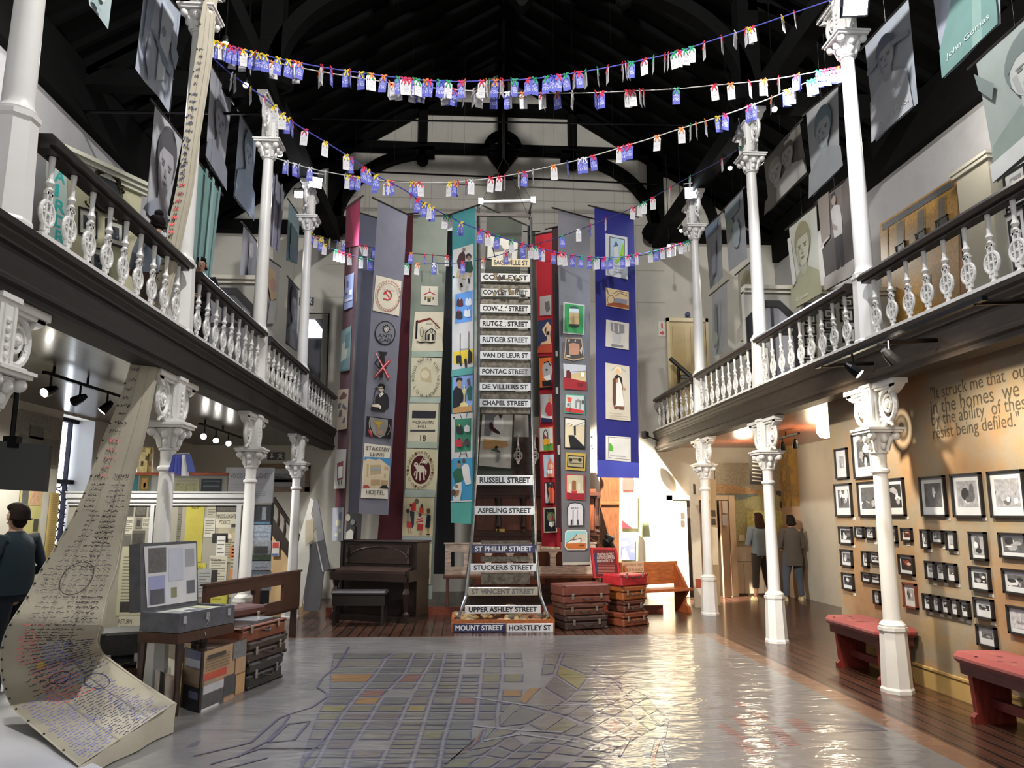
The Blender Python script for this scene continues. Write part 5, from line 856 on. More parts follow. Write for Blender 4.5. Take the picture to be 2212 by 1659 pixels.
hang(S4, '501Ww 507Ww 541Wy 572Wp 592wy 610wy 622by 632Bp 659wp 703wy 748wy 757bp 786br 795by 812by 836wy 838br 888Br 902br 917by 925wy 934by 962wg 972wg 996by 1037br 1053wr 1074bg 1104wg 1128br 1147wr 1156wg 1162br 1172wr 1196br 1209wr 1218wr 1236br 1255bg 1273br 1289wg 1304br 1318bg 1345bg 1357wr 1366bg 1373wr 1378Br 1404wg 1418bg 1430wr 1444wr 1453wr 1459Wg 1469wr 1480wg 1485wg', 'the long blue diagonal')
S5 = cord('s5', 'blue cord from the second right column down to the far left column', w2([(664, 496), (700, 527), (726, 541), (779, 557), (832, 567), (870, 570), (934, 570), (985, 568), (1025, 563), (1060, 556), (1105, 543), (1150, 529), (1200, 515), (1285, 483), (1365, 450), (1400, 433), (1430, 415), (1490, 382), (1560, 345), (1626, 300)], 12.65, 9.95), '#34345c', 'dark blue', .006)
hang(S5, '672by 684wo 692by 702wy 726wg 733wr 741wr 754wr 780wg 795Wg 800bg 832wr 871wg 880wg 902wo 938bw 945Wb 1000br 1045Wr 1090Ww 1092br 1104Wr 1130br 1215bg 1250ww 1276Br 1308Wr 1367wr 1383wg 1392wg 1410wr 1448Wr 1490Wg 1559Wr 1601wg 1626wg', 'the dark-blue falling string')
S6 = cord('s6', 'dark cord hanging flat between the far left and far right columns', w2([(664, 502), (700, 515), (754, 525), (786, 531), (822, 538), (887, 547), (936, 551), (982, 555), (1031, 559), (1090, 561), (1160, 562), (1225, 560), (1300, 563), (1380, 553), (1440, 537), (1500, 520)], 12.75, 12.75), '#3a3540', 'dark', .006)
hang(S6, '676by 695wy 712Wy 728Wb 742bw 756Wr 769Wr 779wr 790wr 808bb 821Wg 845wr 888bo 917Br 935Br 966wr 981br 1002br 1044wo 1170wr 1194wr 1224Wg 1238Wr 1256wg 1281Wg 1292Wr 1298Wr', 'the flat back string')
# =====================================================================  TOWER OF STREET SIGNS AND THINGS AROUND IT
t = thing('street_sign_tower', 'tall metal ladder-like tower carrying old enamel street name signs', 'sign tower', (.55, 11.6, 0))
YT = {1: 11.95}
SG = [('SACKVILLE ST', 1062, 1145, 560, 576, 11.95, 'c'), ('COWLEY ST', 1038, 1145, 592, 608, 11.95, 's'), ('COWLEY STREET', 1038, 1145, 625, 640, 11.95, 's'), ('COWLEY STREET', 1037, 1146, 659, 675, 11.95, 'd'), ('RUTGER STREET', 1037, 1146, 692, 708, 11.95, 'd'), ('RUTGER STREET', 1037, 1146, 726, 743, 11.95, 'w'), ('VAN DE LEUR ST', 1037, 1146, 760, 776, 11.95, 'w'), ('PONTAC STREET', 1036, 1146, 795, 811, 11.95, 'w'), ('DE VILLIERS ST', 1036, 1146, 828, 844, 11.95, 'w'), ('CHAPEL STREET', 1036, 1146, 863, 879, 11.95, 'w'), ('RUSSELL STREET', 1030, 1151, 1027, 1048, 11.85, 'w'), ('ASPELING STREET', 1025, 1153, 1094, 1112, 11.78, 'w'), ('ST PHILLIP STREET', 1019, 1156, 1176, 1195, 11.68, 'b'), ('STUCKERIS STREET', 1016, 1158, 1217, 1235, 11.6, 'w'), ('ST VINCENT STREET', 1011, 1162, 1268, 1287, 11.45, 'g'), ('UPPER ASHLEY STREET', 1004, 1168, 1307, 1326, 11.28, 'w'), ('MOUNT STREET', 978, 1092, 1346, 1366, 11.03, 'b'), ('HORSTLEY ST', 1094, 1195, 1346, 1366, 11.03, 'w')]
BGC = {'w': '#d6d7da', 'c': '#cfc09a', 's': '#cfcdc8', 'd': '#d6d5d2', 'b': '#20244e', 'g': '#b5ae9a'}
for nm, x0, x1, y0, y1, Y, k in SG:
 a, b = aty(x0, y1, Y), aty(x1, y0, Y); g = G(BGC[k], 'enamel'); g.box((a.x, Y-.012, a.z), (b.x, Y, b.z), bev=.004)
 if k in 'sdc':
  random.seed(len(nm)+x0)
  for q in range(9 if k == 's' else 3):
   cx = rnd(.25, .95) if k == 's' else rnd(.3, .5); x = a.x+(b.x-a.x)*cx; z = a.z+(b.z-a.z)*rnd(.1, .9)
   g.poly([(x+px, Y-.0135-q*.0002, z+pz) for px, pz in ell(0, 0, rnd(.015, .045), rnd(.015, .04), 9)], random.choice(['#4a3c2c', '#7a6444', '#8a7850', '#2f2822']) if k != 'd' else '#dedcd8')
 s = g.build('street_sign', t, label='%s street name sign' % {'b': 'dark blue enamel', 'g': 'faded cream', 'c': 'yellowed enamel', 's': 'rust-stained white enamel', 'd': 'worn white enamel', 'w': 'white enamel'}[k])
 g = G({'b': '#d8d9dc', 'g': '#6f7076'}.get(k, '#16161c'), 'enamel'); h = b.z-a.z; w = b.x-a.x
 g.text(nm, (a.x+w*.05, Y-.0125, a.z+h*.2), (1, 0, 0), (0, 0, 1), w=w*.9, h=h*.62, off=.035); g.build('lettering', s)
def trail(px, Y): return [aty(u, v, y) for (u, v), y in zip(px, Y)]
for side, pts in (('l', [(1034, 445), (1036, 700), (1034, 890), (1027, 1035), (1018, 1185), (1010, 1255), (1006, 1290), (990, 1335)]), ('r', [(1147, 470), (1148, 700), (1149, 890), (1153, 1035), (1158, 1185), (1163, 1255), (1168, 1290), (1185, 1335)])):
 Y = [11.97, 11.97, 11.97, 11.87, 11.7, 11.55, 11.42, 11.15]
 g = G('#8f9092', 'metal'); g.tube(trail(pts, Y), .022, 8); g.build('front_rail', t)
 g = G('#2e2e31', 'rusty'); g.tube([p+V((0, .38, 0)) for p in trail(pts[:6], Y)], .03, 6); g.build('rear_rail', t)
 g = G('#5a5b5e', 'rusty')
 for k in range(20): v = 455+k*38; q = 11.97 if v < 900 else 11.97-(v-900)*.0009; u = pts[0][0] if v < 900 else pts[0][0]+(1018-1034)*(v-900)/290 if side == 'l' else 1148 if v < 900 else 1148+(v-900)*.035; p = aty(u, v, q); g.tube([p, p+V((0, .38, 0))], .012, 5)
 g.build('side_rungs', t)
ys = [(650, 614), (0, 0)]
for v0, v1, Y in ((611, 622, 12.0), (645, 656, 12.0), (679, 690, 12.0), (712, 724, 12.0), (745, 758, 12.0), (779, 793, 12.0), (813, 826, 12.0), (847, 861, 12.0), (881, 893, 12.0), (1202, 1214, 11.72), (1238, 1262, 11.62), (1168, 1175, 11.75)):
 a, b = aty(1039, v1, Y), aty(1145, v0, Y); g = G('#6a6459', 'rusty'); g.box((a.x, Y, a.z), (b.x, Y+.12, b.z)); g.build('slat', t)
g = G('#a05a2c', 'wood'); g.box((-.16, 11.05, 0), (1.28, 11.95, .05)); g.box((-.16, 11.04, .05), (1.28, 11.08, .16)); g.box((-.16, 11.05, .05), (-.12, 11.95, .16)); g.box((1.24, 11.05, .05), (1.28, 11.95, .16)); g.build('base_tray', t)
g = G('#8d7654', 'stone'); random.seed(5)
for k in range(170):
 x, y = rnd(-.1, 1.22), rnd(11.1, 11.9); h = .1+.22*max(0, 1-abs((y-11.62)/.45))*max(.3, 1-abs((x-.56)/.85)); r = rnd(.035, .07)
 g.ball((x, y, h*rnd(.75, 1)+.02), (r*rnd(.8, 1.3), r*rnd(.8, 1.2), r*rnd(.55, .8)), 8, 6, random.choice(['#9a8258', '#a8885a', '#85694a', '#6f6a5c', '#b09468', '#8f5f40']))
o = g.build('pebbles', t, smooth=True); o['kind'] = 'stuff'
t = thing('hanging_trapeze', 'white tube and dark bar hanging frame above the sign tower', 'lamp frame', aty(1087, 462, 11.8))
a, b, c, d = aty(1040, 437, 12.2), aty(1150, 434, 12.2), aty(1033, 463, 11.7), aty(1141, 467, 11.7)
g = G('#dfe2e6', 'metal'); g.tube([a, b], .03, 8); g.box(a+V((-.05, -.04, -.05)), a+V((.03, .04, .06))); g.box(b+V((-.03, -.04, -.05)), b+V((.05, .04, .06))); g.build('white_tube', t)
g = G('#201d1c', 'metal'); g.box(c+V((-.02, -.02, -.03)), d+V((.02, .02, .03))); g.tube([a, c], .009, 5); g.tube([b, d], .014, 5); g.build('lower_bar', t)
g = G('#2b2928', 'metal'); m = aty(1088, 340, 12.4); g.tube([a, m, b], .004, 4); g.tube([c, m, d], .004, 4); g.tube([m, (m.x, m.y, roofz(m.x))], .03, 6); g.build('suspension_wires', t)
# dark pulpit and woodwork behind the tower
t = thing('pulpit', 'dark brown panelled wooden pulpit behind the sign tower', 'pulpit', (1.2, 14.6, .12))
xa, xb = aty(1022, 1100, 14.5).x, aty(1290, 1100, 14.5).x
g = G('#4f2a1c', 'woodz'); g.box((xa, 14.5, .12), (xb, 15.2, 1.95)); g.build('body', t)
for z, e in ((1.95, .06), (1.2, .035), (1.05, .02), (.22, .03)): g = G('#3c2016', 'woodx'); g.box((xa-e, 14.5-e, z), (xb+e, 15.2, z+.06)); g.build('moulding', t)
for k in range(5):
 w = (xb-xa)/5; x = xa+w*k; g = G('#64341f', 'woodz'); g.box((x+.06, 14.485, 1.3), (x+w-.06, 14.5, 1.9), bev=.006); g.box((x+.06, 14.485, .32), (x+w-.06, 14.5, 1.0), bev=.006); g.build('panel', t)
for k in range(6): g = G('#2b1712', 'woodz'); x = xa+(xb-xa)*k/5; g.lathe([(.05, 0), (.035, .05), (.05, .1), (.03, .3), (.05, .55), (.06, .62)], 10, c=(x, 14.5, 1.28)); g.build('colonnette', t)
p = aty(1081, 1146, 14.47); g = G('#c0a45a', 'metal'); g.box((p.x-.08, 14.47, p.z-.03), (p.x+.08, 14.485, p.z+.03)); g.build('brass_plate', t)
g = G('#4a2719', 'woodx'); g.box((xa, 14.6, 2.01), (xb, 15.1, 2.08)); g.box((xa+.05, 15.0, 2.0), (xb-.05, 15.1, 3.1), '#3a2a22'); g.build('reading_ledge', t)
for u in (1119, 1155, 1279): p = aty(u, 1003, 14.7); q = BAL.copy(); COL.objects.link(q); q.parent = t; q.location = p-V((1.2, 14.6, .12)); q.scale = (1, 1, 1); q.rotation_euler = (0, 0, PI/2); q['label'] = 'pale iron baluster'
t = thing('wooden_screen', 'orange-brown wooden screen lit from the right, beside the pale cream banner', 'screen', (2.6, 14.9, .12))
p0, p1 = aty(1300, 1250, 14.9), aty(1345, 1090, 14.9); g = G('#53301c', 'woodz'); g.box((p0.x, 14.9, .12), (p1.x, 14.96, p1.z+.6)); g.build('board', t)
g = G('#6a3820', 'woodx'); g.box((p0.x, 14.88, p1.z), (p1.x, 14.9, p1.z+.06)); g.build('rail', t)
t = thing('black_horn', 'black curved horn-like vessel on a pole behind the open red suitcase', 'horn', (2.35, 13.6, .12))
p = aty(1312, 1172, 13.6); g = G('#141313', 'plastic'); g.tube([aty(1302, 1182, 13.6), p, aty(1318, 1163, 13.6), aty(1308, 1154, 13.6)], [.02, .1, .09, .015], 10); g.tube([p, aty(1328, 1190, 13.6)], [.1, .04], 10); g.build('horn', t)
g = G('#6a3a22', 'wood'); g.tube([aty(1268, 1158, 13.6), aty(1302, 1180, 13.6)], .014, 6); q = aty(1310, 1180, 13.6); g.tube([q, (q.x, q.y, .12)], .02, 6); g.build('pole', t)
# slatted pew standing on the stage
def pew(label, P0, P1, zs, h, c, depth=.42, holes=3, solid_end=False, side=1, legs=True, c2=None):
 P0, P1 = V(P0), V(P1); d = (P1-P0); Ln = d.length; ang = math.atan2(d.y, d.x)
 t = thing('wooden_pew', label, 'bench', P0, 'wooden pews', local=True); t.rotation_euler = (0, 0, ang)
 fin = 'woodx'
 g = G(c, fin); g.box((0, -.02, h-.13), (Ln, .02, h)); g.box((0, -.02, zs+.0), (Ln, .02, zs+.13)); g.box((0, -.02, zs+.13), (.1, .02, h-.13)); g.box((Ln-(.45 if solid_end else .1), -.02, zs+.13), (Ln, .02, h-.13)); g.box((-.02, -.035, h), (Ln+.02, .035, h+.025))
 for k in range(1, holes): x = Ln*k/holes; g.box((x-.05, -.02, zs+.13), (x+.05, .02, h-.13)); g.prism([(x-.09, -.018, h-.13), (x+.09, -.018, h-.13), (x+.05, -.018, h-.19), (x-.05, -.018, h-.19)], (0, .036, 0))
 g.build('pew_back', t)
 g = G(c2 or c, fin); g.box((-.02, -.0, zs-.035), (Ln+.02, side*depth, zs)); g.build('seat', t)
 for x in (.03, Ln-.07): g = G(c2 or c, 'woodz'); g.prism([(x, 0, 0), (x, side*depth, 0), (x, side*depth*.9, zs-.03), (x, 0, zs-.03)], (.045, 0, 0)); g.build('bench_end', t)
 return t
a, b = aty(960, 1300, 13.5), aty(1288, 1300, 13.5)
pew('pale pinkish pew with open back behind the lower street signs', (a.x, 13.5, .12), (b.x, 13.5, .12), .47, .98, '#dcc8b6', side=-1, holes=7, c2='#6a3c24')
# upright piano and its stool
P0, P1 = atz(712, 1338, 0), atz(868, 1347, 0); d = P1-P0; Wp = 1.36
t = thing('upright_piano', 'dark brown upright piano at the foot of the banners', 'piano', P0, local=True); t.rotation_euler = (0, 0, math.atan2(d.y, d.x)); Wp = d.length*1.06; Hp = 1.2
BRN = '#1d110d'
g = G(BRN, 'woodz'); g.box((0, .28, .06), (Wp, .66, Hp-.03)); g.box((-.02, .02, 0), (Wp+.02, .68, .07)); g.box((-.03, 0, .6), (.03, .66, .76)); g.box((Wp-.03, 0, .6), (Wp+.03, .66, .76)); g.box((-.02, .26, .06), (.03, .67, Hp-.03)); g.box((Wp-.03, .26, .06), (Wp+.02, .67, Hp-.03)); g.build('case', t)
g = G('#251510', 'woodx'); g.box((-.05, .24, Hp-.03), (Wp+.05, .7, Hp), bev=.01); g.build('top_lid', t)
g = G('#2b1a14', 'woodx'); g.box((.08, .262, .84), (Wp-.08, .28, Hp-.06), bev=.006); g.tube([(Wp/2+(Wp*.4)*math.cos(PI-k*PI/16), .258, .9+.2*math.sin(k*PI/16)) for k in range(17)], .01, 5, '#1f120d'); g.build('front_panel', t)
g = G('#24140f', 'woodx'); g.box((0, -.02, .6), (Wp, .3, .67)); g.box((.03, -.02, .67), (Wp-.03, .02, .72)); g.build('key_bed', t)
g = G('#33221b', 'woodx'); g.prism([(.05, .02, .72), (.05, .25, .78), (.05, .25, .8), (.05, .02, .75)], (Wp-.1, 0, 0)); g.build('fallboard', t)
g = G('#24140f', 'woodz'); g.box((.06, .3, .1), (Wp-.06, .31, .56), bev=.006); g.build('lower_panel', t)
for x in (.05, Wp-.05): g = G('#24130e', 'woodz'); g.lathe([(.05, .07), (.055, .12), (.03, .16), (.045, .3), (.06, .42), (.035, .5), (.055, .6)], 12, c=(x, .06, 0)); g.build('leg', t)
for x in (-.08, .08): g = G('#9a8448', 'metal'); g.box((Wp/2+x-.03, .2, .05), (Wp/2+x+.03, .32, .065)); g.build('pedal', t)
for x in (.12, Wp-.12): g = G('#2a1a14', 'woodz'); g.lathe([(.03, 0), (.02, .08), (.03, .16), (.015, .25)], 8, c=(x, .25, .85)); g.build('pilaster', t)
P0, P1 = atz(712, 1352, 0), atz(832, 1352, 0)
t = thing('piano_stool', 'low dark stool with padded top in front of the piano', 'stool', P0, local=True); d = P1-P0; Ws = d.length; t.rotation_euler = (0, 0, math.atan2(d.y, d.x))
g = G('#302b29', 'leather'); g.box((0, 0, .42), (Ws, .34, .49), bev=.025); g.build('padded_seat', t)
g = G('#1d1411', 'woodx'); g.box((.02, .02, .28), (Ws-.02, .32, .42)); g.build('box_frame', t)
for x in (.03, Ws-.07):
 for y in (.03, .27): g = G('#1d1411', 'woodz'); g.box((x, y, 0), (x+.04, y+.04, .28)); g.build('leg', t)
# ---------- suitcases ----------
def suitcase(label, c0, c1, z, dep, h, col, group, lidh=.42, straps=True, metal='#a8a39a', lid=True, open_top=False, handle=True, bev=.02):
 """front face from floor point c0 to c1 (left to right), bottom at height z"""
 c0, c1 = V(c0), V(c1); d = c1-c0; w = math.hypot(d.x, d.y)
 t = thing('suitcase', label, 'suitcase', (c0.x, c0.y, z), group, local=True); t.rotation_euler = (0, 0, math.atan2(d.y, d.x))
 hb = h*(1-lidh); g = G(col, 'leather'); g.box((0, 0, 0), (w, dep, hb-.003), bev=bev); g.build('case_body', t)
 if lid: g = G(tone(col, 1.08), 'leather'); g.box((-.006, -.006, hb), (w+.006, dep+.006, h), bev=bev); g.build('lid', t)
 if handle:
  g = G('#2a1a14', 'leather'); m = w/2; zc = hb-.035; g.tube([(m-.07, -.008, zc), (m-.06, -.04, zc-.005), (m, -.05, zc-.012), (m+.06, -.04, zc-.005), (m+.07, -.008, zc)], .01, 6); g.build('handle', t)
 for x in (w*.2, w*.8):
  g = G(metal, 'metal'); g.box((x-.018, -.016, hb-.045), (x+.018, -.004, hb+.03), bev=.003); g.build('latch', t)
 for x in (0, w-.035):
  for zz in (0, max(.0, h-.035)): g = G(tone(col, .6), 'leather'); g.box((x-.004, -.009, zz), (x+.039, .03, zz+.035), bev=.008); g.build('corner_guard', t)
 return t
GSB, GSR, GSL = 'brown suitcases stacked right of the tower', 'suitcases under the open red one', 'suitcases stacked beside the pew'
k0 = atz(1222, 1363, 0); R_ = lambda a, L: V((math.cos(a)*L, math.sin(a)*L, 0))
an = math.radians(17); k1 = k0+R_(an, .66)
suitcase('dark suitcase with metal corners, lowest of the stack right of the tower', k0, k1, 0, .42, .19, '#33231f', GSB)
suitcase('worn brown suitcase with tags, middle of the stack right of the tower', k0+V((-.02, .01, 0)), k1+V((-.04, 0, 0)), .19, .42, .17, '#4b2c22', GSB)
suitcase('red-brown suitcase, topmost of the stack right of the tower', k0+V((-.03, 0, 0)), k1+V((.05, .03, 0)), .36, .44, .26, '#5c2f25', GSB, lidh=.6)
k0 = atz(1347, 1356, 0); an = math.radians(32); k1 = k0+R_(an, .44)
suitcase('wide tan-brown suitcase, lowest under the open red suitcase', k0, k1+V((.06, .03, 0)), 0, .42, .2, '#6a3420', GSR)
suitcase('small brown suitcase with clasps, second from the floor under the red one', k0+V((.02, .02, 0)), k1, .2, .38, .17, '#512a1e', GSR)
suitcase('tan suitcase with pale label, directly under the open red suitcase', k0+V((0, 0, 0)), k1+V((.03, .02, 0)), .37, .4, .2, '#80451f', GSR)
rz = .57; t = suitcase('bright red open suitcase on top of the right-hand stack, lid raised', k0+V((-.02, -.02, 0)), k1+V((.06, .03, 0)), rz, .42, .17, '#9b1a22', GSR, lidh=.02, lid=False)
w = (k1+V((.06, .03, 0))-k0-V((-.02, -.02, 0))).length
g = G('#a51c26', 'leather'); Yl = k0.y+.42
qa = [aty(u, v, Yl) for u, v in ((1276, 1183), (1332, 1184), (1341, 1246), (1283, 1249))]
t2 = t; inv = (Matrix.Translation(t.location) @ Matrix.Rotation(t.rotation_euler[2], 4, 'Z')).inverted()
def loc(pts): return [inv @ p for p in pts]
g.prism(loc(qa), inv.to_3x3() @ V((0, .09, 0))); g.build('raised_lid', t)
inn = lambda a, b, c, d, e=.012: loc([aty(u, v, Yl-e) for u, v in ((a, b), (c, b), (c, d), (a, d))])
g = G('#5c1a1c', 'paper'); g.poly(loc([aty(u, v, Yl-.008) for u, v in ((1281, 1187), (1328, 1188), (1336, 1242), (1288, 1245))])); g.poly(loc([aty(u, v, Yl-.01) for u, v in ((1283, 1196), (1289, 1196), (1294, 1236), (1288, 1237))]), '#2c3050'); g.build('lid_lining', t)
g = G('#d0c4bb', 'paper'); r3 = inv.to_3x3()
for i, s in enumerate(('SPARTAN BUCKLE', 'BUSTER AS OUR PEOPLE', 'FROM DISTRICT SIX.')): g.text(s, loc([aty(1290, 1201+i*7, Yl-.012)])[0], r3 @ V((1, 0, .02)), (0, 0, 1), w=.27-.02*(i != 1), h=.04)
for i in range(7): p = loc([aty(1291, 1219+i*3.4, Yl-.012)])[0]; rr = r3 @ V((1, 0, 0)); g.poly([p, p+rr*.26, p+rr*.26+V((0, 0, .007)), p+V((0, 0, .007))], '#a0695c')
g.build('lid_lettering', t)
# bench with the notice, lit orange, at the right of the stack
a, b = atz(1338, 1318, .12), atz(1442, 1300, .12)
a, b = V((2.62, 12.75, 0)), V((3.35, 13.25, 0))
t = thing('notice_bench', 'orange lit wooden bench with scrolled end and a painted notice, in the bright corner', 'bench', a, local=True); d = b-a; Lb = d.length+.25; t.rotation_euler = (0, 0, math.atan2(d.y, d.x)-.2)
g = G('#9a5228', 'woodx'); g.box((-.05, -.35, .36), (Lb, .05, .4)); g.build('seat', t)
g = G('#a85f30', 'woodx'); g.box((-.05, .03, .45), (Lb, .07, .82)); g.build('pew_back', t)
for x in (0, Lb-.08): g = G('#8a4622', 'woodz'); g.prism([(x, .05, 0), (x, -.33, 0), (x, -.3, .1), (x, -.22, .15), (x, -.2, .24), (x, -.3, .36), (x, .05, .82)], (.05, 0, 0)); g.build('scrolled_end', t)
nb = t; g = G('#c9a586', 'paint'); g.box((.0, .018, .66), (.42, .03, .83)); ns = g.build('notice_board', t)
g = G('#7a2c1a', 'paint'); g.text('EUROPEANS ONLY', (.02, .017, .76), (1, 0, 0), (0, 0, 1), w=.38, h=.045); g.text('SLEGS BLANKES', (.02, .017, .68), (1, 0, 0), (0, 0, 1), w=.38, h=.045); g.build('lettering', ns)
# =====================================================================  LEFT SIDE
# --- the long written canvas: comes down from the roof, sweeps over a low plinth towards the viewer
ROWS = [(466, 497, -80, 7.0), (440, 467, 0, 6.98), (425, 458, 106, 6.92), (409, 444, 203, 6.86), (395, 428, 304, 6.8), (382, 416, 400, 6.75), (365, 400, 476, 6.7), (351, 384, 552, 6.66), (329, 367, 628, 6.62), (310, 354, 704, 6.58), (284, 342, 780, 6.54), (253, 324, 876, 6.5), (220, 308, 951, 6.45), (195, 287, 1028, 6.4), (163, 273, 1104, 6.35), (119, 261, 1180, 6.3), (87, 252, 1230, 6.25), (56, 231, 1290, 6.18), (18, 219, 1350, 6.08)]
LP, RP = [], []
for l, r, v, y in ROWS: LP.append(aty(l, v, y)); RP.append(aty(r, v, y+.12))
for (lu, lv, lz), (ru, rv, rz_) in [((1, 1400, .62), (211, 1380, .66)), ((0, 1450, .42), (214, 1398, .58)), ((8, 1490, .29), (222, 1410, .50)), ((30, 1534, .19), (250, 1432, .41)), ((90, 1588, .12), (310, 1475, .28)), ((170, 1655, .085), (379, 1518, .2))]: LP.append(atz(lu, lv, lz)); RP.append(atz(ru, rv, rz_))
n = len(LP)
def cp(i, j, e=0):
 """i across 0..1, j along 0..n-1"""
 k = min(n-2, int(j)); f = j-k
 def cat(P):
  a, b, c, d = P[max(k-1, 0)], P[k], P[k+1], P[min(k+2, n-1)]; return .5*((2*b)+(c-a)*f+(2*a-5*b+4*c-d)*f*f+(3*b-a-3*c+d)*f**3)
 l, r = cat(LP), cat(RP); p = l*(1-i)+r*i; w = (r-l).length
 nn = (EY-p).normalized(); return p+nn*(e+.035*w*math.sin(i*9.42+j*.3)*.35+.01*w*math.sin(i*25+j))
def cpn(i, j, e): return cp(i, j)+(EY-cp(i, j)).normalized()*e
t = thing('written_canvas', 'long cream canvas covered in handwriting, sweeping from the roof to the floor', 'canvas', LP[-1], 'memory cloth')
del t['group']
g = G('#a8a292', 'canvas'); g.grid(lambda i, j: cp(i, j*(n-1)), 14, (n-1)*4); g.grid(lambda i, j: cp(i, j*(n-1))+V((.0, .035, -.012)), 8, (n-1)*3); g.build('cloth', t, smooth=True)
g = G('#aaa494', 'canvas'); A, B = LP[-1], RP[-1]                    # turned-down end
g.grid(lambda i, j: (A*(1-i)+B*i)*(1-j)+V(((A*(1-i)+B*i)+V((.02, -.03-.05*i, 0))).to_2d().to_3d()+V((0, 0, .012)))*j+V((.012*math.sin(i*14), -.02*math.sin(j*2.5), 0)), 14, 6); g.build('end_flap', t, smooth=True)
g = G('#9b9484', 'canvas')                                           # seams and hems
for i0 in (.0, .36, .7, .985):
 for k in range(0, (n-1)*4): a, b = k/4, (k+1)/4; g.poly([cpn(i0, a, .006), cpn(i0+.016, a, .006), cpn(i0+.016, b, .006), cpn(i0, b, .006)], '#b5af9f' if i0 in (.0, .985) else None)
g.build('hem', t)
g = G('#4a4640', 'metal')
for k in range(2, (n-1)*2): p = cpn(.02, k/2, .012); g.ball(p, .009, 6, 4)
g.build('eyelets', t)['kind'] = 'stuff'
random.seed(11)
def scribble(g, i0, i1, j, size, col, slant=.0):
 """one line of illegible handwriting: a row of small pen loops"""
 i = i0
 while i < i1:
  wl = rnd(.03, .1)
  steps = max(3, int(wl/.012)); pts = []
  for q in range(steps+1):
   a = rnd(-1, 1)*size*.5; pts.append((min(.97, i+wl*q/steps), j+slant*(i-i0)+a))
  for (xa, ja), (xb, jb) in zip(pts, pts[1:]):
   p, q = cpn(xa, max(0, min(n-1.01, ja)), .013), cpn(xb, max(0, min(n-1.01, jb)), .013); d = (q-p); nn = d.cross(EY-p)
   if nn.length < 1e-6: continue
   nn = nn.normalized()*.0019; g.poly([p-nn, q-nn, q+nn, p+nn], col)
  i += wl+rnd(.015, .03)
for nm, col, js in (('black_handwriting', '#25242a', [(k, k+.9) for k in range(2, 22)]), ('blue_handwriting', '#3c3f6c', [(3, 5), (8, 10), (19, 22), (22, 24)]), ('red_handwriting', '#9c3b3e', [(5, 6.5), (9, 10), (12, 13.2), (18, 20), (20.5, 22.5)])):
 g = G(col, 'canvas')
 for j0, j1 in js:
  for rep in range(3 if nm[:2] == 'bl' and j0 > 12 else 1):
   i0 = (rnd(.04, .3), rnd(.35, .55), rnd(.5, .7))[rep]; i1 = min(.95, i0+rnd(.2, .36)); j = j0
   cc = col if rnd(0, 1) < .35 else tone(col, rnd(2, 6))
   while j < j1:
    lj = (cp(.5, min(n-1.01, j+.2))-cp(.5, j-.2)).length/.4; st = (.037 if j > 13 else .07)/max(lj, .05)
    scribble(g, i0+rnd(0, .04), i1-rnd(0, .08), j, st*.5, cc, rnd(-.3, .3)*st); j += st*rnd(1, 1.25)
 o = g.build(nm, t); o['kind'] = 'stuff'
g = G('#3a3a40', 'canvas')
for ci, cj, ri, rj in ((.52, 16.3, .2, .62), (.5, 21.5, .1, .3), (.72, 22.3, .1, .3)):
 pts = [(ci+ri*math.cos(a*PI/14), cj+rj*math.sin(a*PI/14)) for a in range(29)]
 for a, b in zip(pts, pts[1:]): p, q = cpn(*a, .012), cpn(*b, .012); nn = (q-p).cross(EY-p).normalized()*.0024; g.poly([p-nn, q-nn, q+nn, p+nn])
g.build('drawn_ovals', t)
g = G('#c3a763', 'canvas'); g.poly([cpn(.4+.06*math.cos(a*PI/6), 20.3+.25*math.sin(a*PI/6), .009) for a in range(12)]); g.build('yellow_stain', t)
g = G('#b4b5ba', 'plaster')                                          # low pale plinth the canvas lies on
out = [atz(*p, 0) for p in ((-160, 1470), (2, 1492), (60, 1570), (130, 1630), (235, 1690), (60, 1900), (-400, 1900))]
g.prism([(p.x, p.y, 0) for p in out], (0, 0, .06)); g.prism([(V((p.x, p.y, 0))+(V((-2.9, 5.1, 0))-p)*.04)+V((0, 0, .06)) for p in out], (0, 0, .014)); solo(g, 'plinth', 'low pale grey plinth at the lower left corner under the written canvas', 'plinth')
